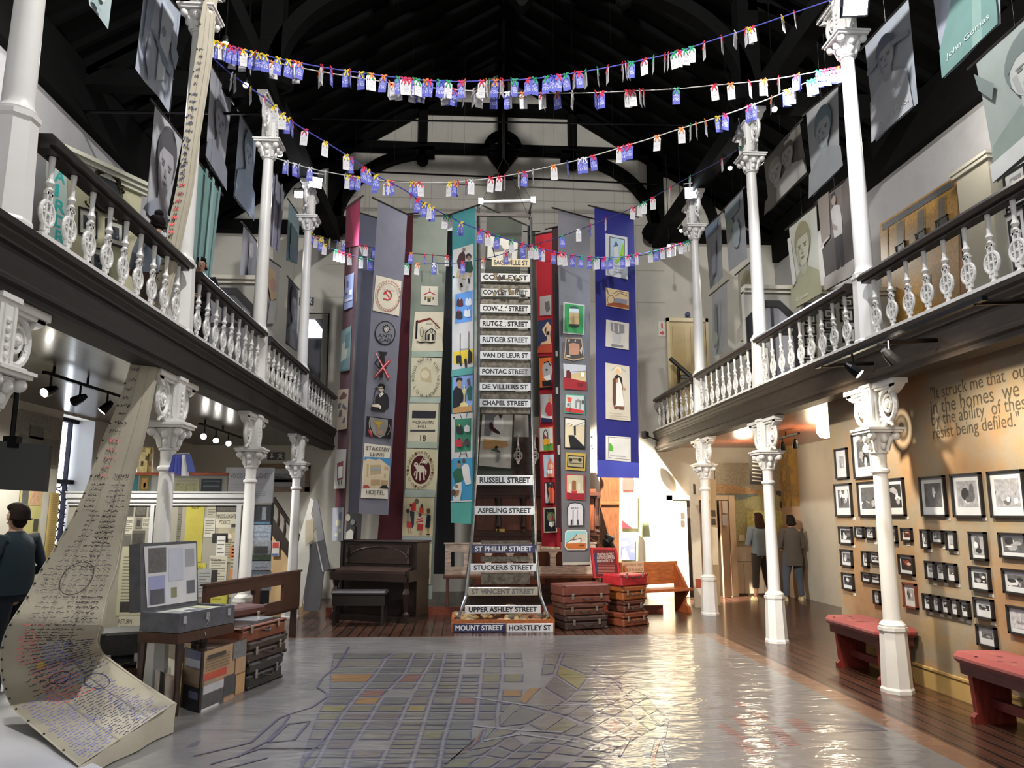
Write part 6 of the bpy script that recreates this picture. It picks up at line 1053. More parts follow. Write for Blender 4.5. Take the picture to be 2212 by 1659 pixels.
# --- newspaper display partition across the left aisle
YD = 10.35
t = thing('display_partition', 'partition of newspaper cuttings with white cornice, across the left aisle', 'display', (-4.1, YD, 0))
xl, xr = aty(150, 1075, YD).x, aty(523, 1090, YD).x
g = G('#8f8c80', 'paper'); g.box((xl, YD, 0), (xr, YD+.08, 1.74)); g.build('board', t)
g = G('#c5c7cb', 'paint')
for z0, z1, e in ((1.72, 1.76, .03), (1.76, 1.82, .06), (1.82, 1.88, .1), (1.88, 1.9, .12)): g.box((xl, YD-e, z0), (xr+e*.6, YD+.1, z1))
g.build('cornice', t)
for q in ((xr-.06, xr), (-4.05, -4.0)): g = G('#bdbfc4', 'paint'); g.box((q[0], YD-.03, 0), (q[1], YD+.01, 1.72)); g.build('post', t)
def sheet(items, name='newspaper_cutting', e=.004, par=t, Y=YD):
 for n_, it in enumerate(items):
  (x0, y0, x1, y1), col = it[0], it[1]; a, b = aty(x0, y1, Y), aty(x1, y0, Y); ee = e+.0006*n_; g = G(col, 'paper'); g.box((a.x, Y-ee-.001, a.z), (b.x, Y-ee, b.z))
  for k in it[2:]:
   if k[0] == 'l':
    for q in range(k[1]): zz = b.z-(b.z-a.z)*(.15+.75*q/k[1]); g.box((a.x+(b.x-a.x)*.1, Y-ee-.0016, zz), (b.x-(b.x-a.x)*(.1+.25*(q % 3 == 2)), Y-ee-.001, zz-(b.z-a.z)*.25/k[1]), k[2])
   elif k[0] == 'p': (u0, w0, u1, w1) = k[1]; g.box((a.x+(b.x-a.x)*u0, Y-ee-.002, a.z+(b.z-a.z)*w0), (a.x+(b.x-a.x)*u1, Y-ee-.001, a.z+(b.z-a.z)*w1), k[2], 'print')
   else: g.text(k[1], (a.x+(b.x-a.x)*k[2], Y-ee-.003, a.z+(b.z-a.z)*k[3]), (1, 0, 0), (0, 0, 1), w=(b.x-a.x)*k[4], h=(b.z-a.z)*k[5], col='#1d1c1c')
  g.build(name, par)
L_ = lambda n_, c='#6a675c': ('l', n_, c)
sheet([((395, 1086, 443, 1215), '#a9a048', ('t', 'lucif', .3, .9, .4, .05), ('p', (.0, .0, .75, .05), '#33322c')), ((376, 1090, 394, 1230), '#6f6d62', L_(20, '#4a483f')), ((444, 1090, 468, 1155), '#a5a291', L_(9)), ((466, 1088, 516, 1105), '#3a3936', ('p', (.05, .1, .95, .6), '#55534d')), ((466, 1106, 516, 1140), '#b9b4a4', ('t', 'MASS SLAUGHTER', .02, .6, .96, .26), ('t', 'POLICE', .15, .22, .5, .26), ('p', (.7, .02, .98, .25), '#3a3936')), ((440, 1118, 466, 1160), '#bab8ae', L_(6)), ((468, 1141, 515, 1215), '#a39c86', L_(12), ('p', (.5, .7, .9, .85), '#c3bba8')), ((458, 1152, 494, 1172), '#2b2a2a'), ((466, 1158, 488, 1215), '#c6c5c2', L_(5)), ((395, 1216, 446, 1290), '#a8a23f', ('t', "'n' ook Cut", .35, .8, .5, .12), L_(4, '#8a8530')), ((450, 1200, 492, 1262), '#b5b0a0', ('t', 'Welcome', .05, .8, .6, .12), ('p', (.0, .0, .5, .5), '#262524'), L_(8)), ((494, 1150, 512, 1290), '#b7a98a', L_(14)), ((497, 1180, 514, 1205), '#d0784a'), ((495, 1230, 512, 1262), '#d08a4a'), ((425, 1228, 458, 1290), '#8f9296', L_(7)), ((452, 1262, 494, 1330), '#aaa64a', L_(5, '#86832f')), ((400, 1292, 450, 1345), '#7d7b6c', L_(5))])
sheet([((266, 1088, 290, 1115), '#4a4844'), ((292, 1086, 318, 1116), '#3f3d3a', ('p', (.1, .1, .9, .9), '#55524d')), ((320, 1088, 346, 1116), '#6a6760', ('p', (.5, .2, .9, .8), '#2e2c2a')), ((264, 1118, 290, 1154), '#b5b2a6', ('t', 'DAILY LAND', .05, .7, .85, .16), L_(6)), ((292, 1118, 308, 1142), '#6c6962', ('p', (.2, .2, .8, .8), '#34322f')), ((308, 1118, 340, 1140), '#aaa798', ('t', 'DISTRICT', .05, .6, .85, .25), ('t', 'ENDS', .05, .2, .6, .25)), ((284, 1146, 314, 1178), '#55524d', ('p', (.1, .1, .9, .8), '#3b3936')), ((258, 1156, 283, 1180), '#5c5a55'), ((250, 1180, 340, 1330), '#a4a18c', L_(16), ('p', (.1, .05, .4, .2), '#2f2d2b')), ((255, 1330, 340, 1365), '#b0ad9c', ('t', 'RETURN', .0, .5, .35, .3), ('t', 'DISTRICT', .05, .1, .35, .3))])
# upper boards behind the partition, orange-capped
t2 = thing('upper_display_board', 'orange-capped display boards rising behind the newspaper partition', 'display', (-3.9, 11.2, 0))
x0, x1 = aty(285, 1020, 11.2).x, aty(492, 1020, 11.2).x; zt = aty(400, 1027, 11.2).z; g = G('#a09f98', 'paper'); g.box((x0, 11.2, 0), (x1, 11.26, zt)); g.build('board', t2)
g = G('#a84a2a', 'woodx'); g.box((x0, 11.16, zt), (x1, 11.28, zt+.04)); g.build('orange_cap', t2)
sheet([((284, 1026, 299, 1060), '#356a6a'), ((300, 1026, 326, 1060), '#6a6a3a', ('p', (.2, .1, .8, .8), '#a8763a'), ('p', (.4, .2, .6, .5), '#c0503a')), ((375, 1033, 432, 1068), '#b0ad92', L_(5, '#86846c'), ('p', (.05, .1, .9, .7), '#9a986f')), ((434, 1034, 480, 1062), '#3d4348', ('t', 'Operatives', .15, .6, .6, .22), L_(2, '#6a7076'))], 'mounted_print', .006, t2, 11.2)
t3 = thing('castle_print', 'tall print of a pale yellow tower block, standing behind the display boards', 'print', (-4.3, 11.6, 1.9)); a, b = aty(296, 1022, 11.5), aty(331, 965, 11.5)
g = G('#8f7a44', 'print'); g.box((a.x, 11.5, 0), (b.x, 11.54, b.z)); g.build('print', t3)
g = G('#c0ab6c', 'print'); g.box((a.x+.02, 11.49, a.z), (b.x-.06, 11.5, b.z-.08)); g.box((a.x+.1, 11.488, b.z-.1), (b.x-.03, 11.499, b.z-.02)); [g.box((a.x+.05+.06*k, 11.48, a.z+.1+.08*(k % 2)), (a.x+.075+.06*k, 11.488, a.z+.17+.08*(k % 2)), '#4a3c22') for k in range(3)]; g.build('tower_image', t3)
# --- title panel with photographs below
YV = 11.9
t = thing('title_panel', 'tall grey-white exhibition panel headed VOICES FROM LUGNET', 'panel', (aty(538, 1200, YV).x, YV, 0))
a, b = aty(484, 1086, YV), aty(592, 1010, YV); g = G('#a9abb1', 'paper'); g.box((a.x, YV, a.z), (b.x, YV+.05, b.z)); g.build('heading_board', t)
g = G('#6a6c74', 'paper'); g.text('VOICES FROM LUGNET', (a.x+(b.x-a.x)*.1, YV-.002, a.z+(b.z-a.z)*.69), (1, 0, 0), (0, 0, 1), w=(b.x-a.x)*.8, h=.075)
for k, (w, z) in enumerate(((.8, .5), (.6, .44), (.85, .3), (.85, .25), (.85, .2), (.7, .15))): g.box((a.x+(b.x-a.x)*.1, YV-.0015, a.z+(b.z-a.z)*z), (a.x+(b.x-a.x)*(.1+w*.9), YV, a.z+(b.z-a.z)*(z+.018)), '#85878f')
g.build('lettering', t)
a, b = aty(520, 1330, YV), aty(590, 1090, YV); g = G('#26262a', 'paper'); g.box((a.x, YV+.01, 0), (b.x, YV+.05, b.z)); g.build('dark_panel', t)
for v0, v1, col, sub in ((1092, 1132, '#33363d', [('#8f98a3', (.55, .2, .75, .9)), ('#5c86a5', (.0, .0, 1, .12))]), (1134, 1168, '#a3aebd', [('#8896a8', (.1, .2, .9, .3)), ('#8896a8', (.1, .5, .9, .6))]), (1168, 1198, '#9aa0a8', [('#4a4a4a', (.15, .05, .85, .6))]), (1198, 1210, '#4a5648', []), (1212, 1232, '#a4aab4', [('#8a909c', (.2, .3, .8, .4))]), (1234, 1256, '#6f7a84', [('#8f989c', (.1, .4, .9, .7))]), (1258, 1276, '#8a8f98', [])):
 p, q = aty(541, v1, YV), aty(586, v0, YV); g = G(col, 'print'); g.box((p.x, YV+.004, p.z), (q.x, YV+.01, q.z))
 for c, (u0, w0, u1, w1) in sub: g.box((p.x+(q.x-p.x)*u0, YV+.001, p.z+(q.z-p.z)*w0), (p.x+(q.x-p.x)*u1, YV+.004, p.z+(q.z-p.z)*w1), c)
 g.build('photograph', t)
# --- left wall: posters beside the window, black screen in front
def wallp(label, name, u0, v0, u1, v1, col, X, items=(), cat='poster', fin='paper', d=.02, sgn=1):
 a, b = atx(u0, v1, X), atx(u1, v0, X); t = thing(name, label, cat, (X, (a.y+b.y)/2, min(a.z, b.z))); g = G(col, fin); y0, y1 = sorted((a.y, b.y)); z0, z1 = sorted((a.z, b.z)); g.box((X, y0, z0), (X+d*sgn, y1, z1)); g.build('panel', t)
 for nm, (p, q, r, s), c, f in items: g = G(c, f); g.box((X+d*sgn, a.y+(b.y-a.y)*p, z0+(z1-z0)*q), (X+(d+.006)*sgn, a.y+(b.y-a.y)*r, z0+(z1-z0)*s)); g.build(nm, t)
 return t, (y0, y1, z0, z1)
t, bx = wallp('yellowed poster of small print columns, left of the leaded window', 'text_poster', 92, 1065, 126, 1225, '#a8925c', OL+.01)
g = G('#8a7248', 'paper')
for k in range(38): z = bx[3]-.03-(bx[3]-bx[2]-.06)*k/38; g.box((OL+.031, bx[0]+.04, z), (OL+.032, bx[1]-.04, z-.008))
g.build('printed_lines', t)
wallp('yellow poster with black photographs, behind the man at the left', 'photo_poster', 20, 1040, 92, 1290, '#a8a26a', OL+.01, [('photograph', (.02, .72, .3, .98), '#4a4a48', 'print'), ('photograph', (.4, .78, .9, .92), '#b08a6c', 'print'), ('photograph', (.68, .55, .9, .66), '#3c3b39', 'print'), ('photograph', (.7, .4, .92, .5), '#4a4946', 'print'), ('photograph', (.72, .2, .92, .3), '#33322f', 'print'), ('photograph', (.1, .1, .5, .3), '#75736a', 'print')])
wallp('long mural photograph of a hillside under the left gallery ceiling', 'hill_mural', 20, 905, 132, 1000, '#6f6a62', OL+.01, [('hill', (.1, .05, .95, .55), '#57534c', 'print'), ('rooftops', (.3, .5, .6, .75), '#4a4742', 'print')], 'mural', 'print')
t = thing('flat_screen', 'black flat screen hanging at the left edge of the photo', 'screen', (-3.9, 6.0, 1.6)); a, b, q = aty(-60, 1054, 6.0), aty(108, 948, 6.0), aty(108, 948, 6.25)
g = G('#131315', 'plastic'); g.prism([(a.x, 6.0, a.z), (q.x, 6.25, a.z-.02), (q.x, 6.25, b.z-.03), (a.x, 6.0, b.z)], (0, .05, 0)); g.build('panel', t)
p = aty(22, 940, 6.1); g = G('#1b1b1d', 'metal'); g.tube([(p.x, 6.13, b.z-.02), (p.x, 6.13, ZG0)], .02, 8); g.box((p.x-.05, 6.1, b.z-.06), (p.x+.05, 6.18, b.z+.03)); g.build('ceiling_mount', t)
# --- things on the floor at the left
def corner_box(c, l, r, z):
 """near corner, left and right bottom corners (photo points) on the level z -> four points"""
 C, L, R = atz(*c, z), atz(*l, z), atz(*r, z); return C, L, R, L+R-C
# low table with the open grey display case
h = .15; C = atz(388, 1327, .81); C.z -= h; e1, e2 = V((.38, .925, 0)), V((-.925, .38, 0)); Lc, Rc, Bk = C+e2*.4, C+e1*.68, C+e2*.4+e1*.68
t = thing('display_table', 'low dark wooden table under the open grey suitcase', 'table', (C.x, C.y, 0)); ins = lambda p, k=.05: p+((C+Bk)/2-p)*k
g = G('#3a2219', 'woodx'); g.prism([ins(p, -.02)-V((0, 0, .085)) for p in (C, Rc, Bk, Lc)], (0, 0, .08)); g.build('table_top', t)
for p in (C, Rc+(Bk-Rc)*.75, Bk, Lc): q = ins(p, .24 if p is C else .09); g = G('#33201a', 'woodz'); g.lathe([(.025, 0), (.03, .1), (.022, .2), (.034, C.z-.2), (.036, C.z-.085)], 8, c=(q.x, q.y, 0)); g.build('leg', t)
t = thing('display_suitcase', 'open grey suitcase with papers in its raised lid, on the dark table', 'suitcase', C)
g = G('#4b4d55', 'leather'); B4 = [C, Rc, Bk, Lc]; up = V((0, 0, h))
g.prism(B4, (0, 0, h-.02))
for p, q in zip(B4, B4[1:]+B4[:1]):
 cI = (C+Bk)/2; ip, iq = p+(cI-p)*.07, q+(cI-q)*.07; g.prism([p+up*.85, q+up*.85, iq+up*.85, ip+up*.85], (0, 0, h*.15+.004))
g.build('case_body', t)
inn = [p+((C+Bk)/2-p)*.07 for p in B4]; g = G('#c9c9be', 'paper'); g.prism([p+V((0, 0, h-.018)) for p in inn], (0, 0, .003)); bi = lambda i, j: (inn[0]*(1-i)+inn[1]*i)*(1-j)+(inn[3]*(1-i)+inn[2]*i)*j+V((0, 0, h-.012)); g.poly([bi(.1, .3), bi(.35, .3), bi(.35, .7), bi(.1, .7)], '#8a8c88'); g.poly([bi(.45, .2), bi(.7, .2), bi(.7, .6), bi(.45, .6)], '#6f7274'); g.poly([bi(.75, .4), bi(.95, .4), bi(.95, .9), bi(.75, .9)], '#b5b48a'); g.build('papers_under_glass', t)
bk_ = -e2*.06; ql = [Lc+V((0, 0, .15+.56))-bk_, Bk+V((0, 0, .15+.56))-bk_, Bk+V((0, 0, .15)), Lc+V((0, 0, .15))]
nl = (ql[1]-ql[0]).cross(ql[3]-ql[0]).normalized(); nl = nl if nl.dot(e2) > 0 else -nl
g = G('#3f4148', 'leather'); g.prism(ql, nl*.12); g.build('raised_lid', t)
qi = lambda i, j, e=.004: (ql[0]*(1-i)+ql[1]*i)*(1-j)+(ql[3]*(1-i)+ql[2]*i)*j-nl*e
g = G('#b9b9bd', 'paper'); g.poly([qi(.05, .05), qi(.97, .04), qi(.97, .95), qi(.1, .95)])
for i0, j0, i1, j1, c in ((.12, .08, .42, .45, '#4b4c50'), (.12, .5, .4, .92, '#8a8db0'), (.14, .7, .38, .92, '#57585e'), (.46, .1, .72, .6, '#a9acb9'), (.76, .12, .93, .4, '#8f9094'), (.78, .62, .93, .82, '#5c5e66'), (.5, .7, .6, .85, '#77795f')): g.poly([qi(i0, j0, .006), qi(i1, j0, .006), qi(i1, j1, .006), qi(i0, j1, .006)], c, 'print' if c in ('#4b4c50', '#57585e') else 'paper')
g.build('papers_in_lid', t)
g = G('#b0b0b4', 'metal')
for f in (.1, .5, .9): p = C*(1-f)+Rc*f+V((.0, -.012, h-.05)); g.box(p-V((.018, .006, .03)), p+V((.018, .006, .03)))
g.build('latches', t)
g = G('#8f8c86', 'fabric'); p = C*.5+Rc*.5; g.tube([p+V((0, -.02, h*.8)), p+V((.02, -.03, h*.4)), p+V((-.02, -.03, .0)), p+V((.0, -.03, -.06))], .004, 5); g.build('hanging_cord', t)
# brown suitcase beside it
C2, R2 = V((-2.35, 7.85, .36)), V((-2.05, 8.45, .36))
suitcase('red-brown suitcase standing on the trestle behind the open grey case', C2, R2, .48, .3, .2, '#4a241b', GSL)
pew('dark brown pew with open panelled back at the left of the piano', (-2.8, 8.75, 0), (-2.22, 10.85, 0), .38, .84, '#3b2018', side=1, depth=.08, holes=2, solid_end=True, c2='#2c1812')
# three cases by the pew
c0, c1 = atz(534, 1494, 0), atz(609, 1464, 0); c0, c1 = V((c0.x, c0.y, 0)), V((c1.x, c1.y, 0)); ex = (c1-c0).normalized()*.06
suitcase('black metal-cornered trunk, lowest beside the newspaper display box', c0, c1, 0, .55, .24, '#1f201f', GSL, metal='#8f9090')
suitcase('soft dark brown leather bag with folded flap, middle of the left stack', c0-ex*.5, c1+ex, .24, .5, .19, '#33261f', GSL)
t = suitcase('orange-brown flat case with glass top, topmost of the left stack', c0-ex*2.5, c1+ex*.4, .43, .62, .15, '#6f3a22', GSL, lidh=.14)
c0n = t; w = ((c1+ex*.4)-(c0-ex*2.5)).length; g = G('#2a2b2c', 'enamel'); g.box((.03, .03, .15), (w-.03, .59, .155)); g.box((w*.55, .12, .155), (w*.95, .4, .158), '#9a9ca0'); g.build('glass_top', t)
# perspex box covered with newspaper collages
C, Lc, Rc, Bk = corner_box((430, 1541), (391, 1527), (525, 1499), 0); hb = .48
t = thing('collage_box', 'clear box covered with newspaper collages, on the floor before the pew', 'box', C)
for p, q, nm in ((C, Rc, 'right'), (C, Lc, 'left'), (Lc, Bk, ''), (Rc, Bk, '')):
 g = G('#a9886a' if nm else '#6a5a4a', 'enamel'); d = q-p; nn = V((d.y, -d.x, 0)).normalized()
 if nn.dot(EY-p) < 0: nn = -nn
 f = lambda a, z, e=.0: p+d*a+V((0, 0, z))+nn*e
 g.prism([f(0, 0), f(1, 0), f(1, hb), f(0, hb)], -nn*.012)
 it = {'right': [(.0, .62, .68, 1, '#a98d6e'), (.05, .5, .55, .62, '#b0402e'), (.0, .0, .52, .4, '#4a4b50'), (.05, .28, .5, .42, '#b5b5ba'), (.05, .42, .3, .5, '#8f7f6c'), (.5, .1, .78, .45, '#3d4045'), (.68, .7, 1, 1, '#6c6c70'), (.75, .42, 1, .7, '#a98868'), (.78, .05, 1, .4, '#b08c5c'), (.0, .0, .4, .05, '#c9c9ca'), (.1, .85, .5, .92, '#3a3630')], 'left': [(.08, .7, .92, 1, '#7f84a4'), (.1, .72, .9, .85, '#d0d4e0'), (.08, .45, .92, .68, '#b39c82'), (.08, .0, .92, .4, '#34363c'), (.1, .2, .6, .32, '#8088a8')], '': []}[nm]
 for k, (a0, z0, a1, z1, c) in enumerate(it): e = .002+.0007*k; g.poly([f(a0, z0*hb, e), f(a1, z0*hb, e), f(a1, z1*hb, e), f(a0, z1*hb, e)], c, 'print' if c in ('#4a4b50', '#3d4045', '#6c6c70', '#34363c') else 'enamel')
 if nm == 'right':
  for k in range(5): e = .007; z = hb*(.66+.05*k); g.poly([f(.06, z, e), f(.6, z, e), f(.6, z+.008, e), f(.06, z+.008, e)], '#6a5a48')
 g.build('collage_side', t)
g = G('#3a2e28', 'enamel'); g.prism([p+V((0, 0, hb)) for p in (C, Rc, Bk, Lc)], (0, 0, .008)); g.build('top', t)
g = G('#2a211d', 'wood'); g.tube([C, C+V((0, 0, hb))], .014, 6); g.build('corner_edge', t)
# small clear box with stones and papers
C, Lc, Rc, Bk = corner_box((377, 1548), (330, 1528), (392, 1510), 0)
t = thing('clear_box', 'small clear acrylic box holding brown papers, half hidden by the canvas end', 'box', C)
g = G('#dcdad4', 'glass')
for p, q in ((C, Rc), (C, Lc), (Lc, Bk), (Rc, Bk)): d = (q-p); nn = V((d.y, -d.x, 0)).normalized()*.006; g.prism([p, q, q+V((0, 0, .3)), p+V((0, 0, .3))], nn)
g.prism([p+V((0, 0, .3)) for p in (C, Rc, Bk, Lc)], (0, 0, .006)); g.build('acrylic_walls', t)
cI = (C+Bk)/2
g = G('#6a4c38', 'paper'); g.box(cI+V((-.06, -.05, 0)), cI+V((.05, .06, .17))); g.build('brown_packet', t)
g = G('#b9b19a', 'paper'); g.box(cI+V((.02, -.09, .0)), cI+V((.09, -.06, .24))); g.build('cream_card', t)
c0, c1 = atz(212, 1448, .3), atz(312, 1440, .3)
t = suitcase('black hard suitcase with silver corner, half hidden behind the canvas', (c0.x, c0.y, 0), (c1.x, c1.y, 0), .3, .4, .3, '#121216', GSL, metal='#b0b0b4', lidh=.7)
g = G('#2a1a14', 'woodx'); w = (V((c1.x, c1.y, 0))-V((c0.x, c0.y, 0))).length
t = thing('trestle', 'dark trestle holding the black suitcase behind the canvas', 'trestle', (c0.x, c0.y, 0)); g.box((c0.x, c0.y+.04, .25), (c1.x, c0.y+.36, .3)); g.build('board', t)
for x in (c0.x+.05, c1.x-.08):
 for y in (.08, .3): g = G('#2a1a14', 'woodz'); g.box((x, c0.y+y, 0), (x+.035, c0.y+y+.035, .25)); g.build('leg', t)
# far left corner: stairs, painting, exit sign, draped boards
t = thing('staircase', 'dark staircase with turned balusters rising behind the left columns', 'staircase', (-4.2, 14.6, 0))
a, b = aty(588, 1118, 14.6), aty(668, 1240, 14.6); up = V((0, 0, aty(590, 1076, 14.6).z-a.z))
g = G('#211614', 'wood'); g.prism([a, b, b-V((0, 0, .25)), a-V((0, 0, .3))], (0, .06, 0)); g.build('string_board', t)
g = G('#1f1513', 'wood'); g.tube([a+up, b+up], .04, 8); g.build('handrail', t)
for k in range(7): p = a*(1-k/6)+b*(k/6); g = G('#2a1c18', 'woodz'); g.lathe([(.02, 0), (.03, .1), (.018, .25), (.026, up.z-.1), (.02, up.z)], 8, c=p); g.build('baluster', t)
g = G('#b79c74', 'plaster'); g.prism([a+V((0, .04, -.3)), b+V((0, .04, -.25)), (b.x, 14.64, 0), (a.x, 14.64, 0)], (0, .05, 0)); g.build('spandrel', t)
p = aty(594, 1186, 14.55); t = thing('fire_notice', 'small red and white fire notice on the wall under the stairs', 'sign', p); g = G('#b5b3ae', 'paper'); g.box((p.x-.06, 14.57, p.z-.13), (p.x+.07, 14.6, p.z+.13)); g.build('board', t); g = G('#a03a34', 'paper'); g.box((p.x-.05, 14.565, p.z+.02), (p.x+.06, 14.57, p.z+.12)); g.box((p.x-.05, 14.565, p.z-.12), (p.x+.06, 14.57, p.z-.08), '#4a5a8a'); g.build('print', t)
def framed_y(label, u0, v0, u1, v1, Y, fw, fc, mat, pic, name='framed_picture', cat='picture', group=None, d=.035):
 a, b = aty(u0, v1, Y), aty(u1, v0, Y); t = thing(name, label, cat, ((a.x+b.x)/2, Y, a.z), group)
 g = G(fc, 'woodx');
 for q, r in (((a.x, a.z), (b.x, a.z+fw)), ((a.x, b.z-fw), (b.x, b.z)), ((a.x, a.z), (a.x+fw, b.z)), ((b.x-fw, a.z), (b.x, b.z))): g.box((q[0], Y-d, q[1]), (r[0], Y, r[1]))
 g.build('frame', t); g = G(mat, 'paper'); g.box((a.x+fw*.8, Y-.012, a.z+fw*.8), (b.x-fw*.8, Y, b.z-fw*.8)); g.build('mount', t)
 m = .18*min(b.x-a.x, b.z-a.z); g = G(pic[0], 'print'); x0, x1, z0, z1 = a.x+fw+m, b.x-fw-m, a.z+fw+m, b.z-fw-m; g.box((x0, Y-.016, z0), (x1, Y-.012, z1))
 for c, pl in pic[1:]: g.poly([(x0+(x1-x0)*i, Y-.0175, z0+(z1-z0)*j) for i, j in pl], c)
 g.build('picture', t); return t
framed_y('wide brown-framed landscape on the far wall left, behind the last column', 528, 1003, 671, 1062, YB, .09, '#6a5036', '#a3a5aa', ['#7f8288', ('#4c4f55', [(0, .5), (.3, .85), (.7, .5), (1, .55), (1, 0), (0, 0)]), ('#63666c', [(0, .0), (1, 0), (1, .3), (0, .35)])])
def running_sign(label, u0, v0, u1, v1, Y):
 a, b = aty(u0, v1, Y), aty(u1, v0, Y); t = thing('exit_sign', label, 'sign', ((a.x+b.x)/2, Y, a.z), 'exit signs'); m = (a.x+b.x)/2; h = b.z-a.z
 g = G('#33363a', 'plastic'); g.box((a.x, Y-.02, a.z), (b.x, Y, b.z)); g.build('board', t); g = G('#c9ccd0', 'plastic'); w = (b.x-a.x)/2
 P = lambda x0, pts: g.poly([(x0+w*i, Y-.022, a.z+h*j) for i, j in pts])
 P(a.x, [(.4, .85), (.6, .85), (.6, .5), (.8, .5), (.5, .15), (.2, .5), (.4, .5)]); P(m, [(.1, .1), (.25, .12), (.45, .38), (.62, .3), (.75, .12), (.85, .15), (.72, .42), (.58, .48), (.66, .62), (.85, .55), (.88, .62), (.68, .75), (.5, .72), (.3, .8), (.2, .72), (.42, .58), (.36, .42)]); g.poly([(m+w*.62+w*.09*math.cos(k), Y-.022, a.z+h*.86+h*.09*math.sin(k)) for k in range(6)]); g.build('symbols', t)
running_sign('dark exit sign with arrow and running figure under the left gallery', 578, 977, 615, 994, YB); running_sign('dark exit sign above the upstairs door at the left', 646, 643, 678, 659, YB)
t = thing('draped_easel', 'folded grey boards on an easel draped with a white cloth, left of the piano', 'easel', aty(680, 1310, 13.4))
Y = 13.4; E_ = lambda pts, y=Y: [aty(u, v, y) for u, v in pts]
g = G('#77777a', 'paper'); g.prism(E_([(672, 1078), (686, 1078), (712, 1232), (697, 1235)]), (0, .05, 0)); g.build('upright_board', t)
g = G('#6f7074', 'paper'); g.prism(E_([(664, 1178), (700, 1165), (712, 1228), (699, 1236), (690, 1318), (655, 1320)], 13.3), (0, .06, 0)); g.build('folded_board', t)
g = G('#c6c4bd', 'fabric'); g.prism(E_([(671, 1075), (678, 1082), (672, 1110), (682, 1140), (668, 1165), (668, 1210), (659, 1265), (651, 1312), (636, 1312), (638, 1220), (649, 1150)], 13.2), (0, .05, 0)); g.prism(E_([(660, 1125), (678, 1120), (676, 1165), (660, 1180)], 13.15), (0, .03, 0), '#b0a690'); g.build('white_cloth', t)
g = G('#c9c9c9', 'paper'); g.tube(E_([(684, 1172), (698, 1235)], 13.28), .012, 5); g.build('white_edge', t)
t = thing('tag_bunch', 'bunch of blue and white tags on a rod on the third left column', 'tags', aty(396, 982, 7.1))
a, b = aty(376, 982, 7.08), aty(409, 980, 7.08); g = G('#c9c9cc', 'metal'); g.tube([a, b], .01, 6); g.build('rod', t)
for k, (u0, u1, v, c) in enumerate(((379, 372, 1020, '#3d4590'), (385, 384, 1024, '#4a52a8'), (392, 392, 1026, '#454c9c'), (399, 400, 1028, '#d0d0d4'), (406, 414, 1020, '#505a9a'))):
 p, q = aty(u0, 983, 7.05-.012*k), aty(u1, v, 7.05-.012*k); g = G(c, 'paper'); x = V((.035, 0, 0)); g.prism([p-x*.7, p+x*.7, q+x, q-x], (0, .002, 0)); g.build('tag', t)
# =====================================================================  RIGHT SIDE
def framed_x(label, quad, X, panes=1, fc='#1d1b1c', mat='#b9bcc2', name='framed_photograph', group='framed photographs on the ochre wall', fw=.018, seed=0, mg=.2, sgn=-1, pic=('#2a2a2d', '#8f9096', '#55565a', '#c0c1c4')):
 u0, v0, u1, v1 = quad; a, b = atx(u0, v0, X), atx(u1, v1, X); y0, y1 = sorted((a.y, b.y)); z0, z1 = sorted((a.z, b.z)); random.seed(seed*7+3)
 t = thing(name, label, 'picture', (X, (y0+y1)/2, z0), group); d = .028*sgn; f = min(fw, .12*min(y1-y0, z1-z0))
 g = G(fc, 'woodz')
 for q, r in (((y0, z0), (y1, z0+f)), ((y0, z1-f), (y1, z1)), ((y0, z0), (y0+f, z1)), ((y1-f, z0), (y1, z1))): g.box((X, q[0], q[1]), (X+d, r[0], r[1]))
 for k in range(1, panes): y = y0+(y1-y0)*k/panes; g.box((X, y-f*1.3, z0), (X+d, y+f*1.3, z1))
 g.build('frame', t)
 for k in range(panes):
  p, q = y0+(y1-y0)*k/panes+f, y0+(y1-y0)*(k+1)/panes-f; m = mg*min(q-p, z1-z0-2*f)
  g = G(mat, 'paper'); g.box((X, p, z0+f), (X+d*.35, q, z1-f)); g.build('mount', t)
  g = G(pic[0], 'print'); P0, P1, Z0, Z1 = p+m, q-m, z0+f+m*(1.5 if panes == 1 else 2.2), z1-f-m; g.box((X+d*.35, P0, Z0), (X+d*.4, P1, Z1), random.choice(pic[:3]))
  for s in range(6):
   c = random.choice(pic); cy_, cz, ry, rz_ = rnd(.15, .85), rnd(.15, .8), rnd(.06, .28), rnd(.06, .3); e = X+d*(.42+.012*s)
   g.poly([(e, P0+(P1-P0)*min(1, max(0, cy_+ry*math.cos(w))), Z0+(Z1-Z0)*min(1, max(0, cz+rz_*math.sin(w)))) for w in [2*PI*h/9+rnd(-.2, .2) for h in range(9)]], c)
  g.build('photograph', t)
 return t
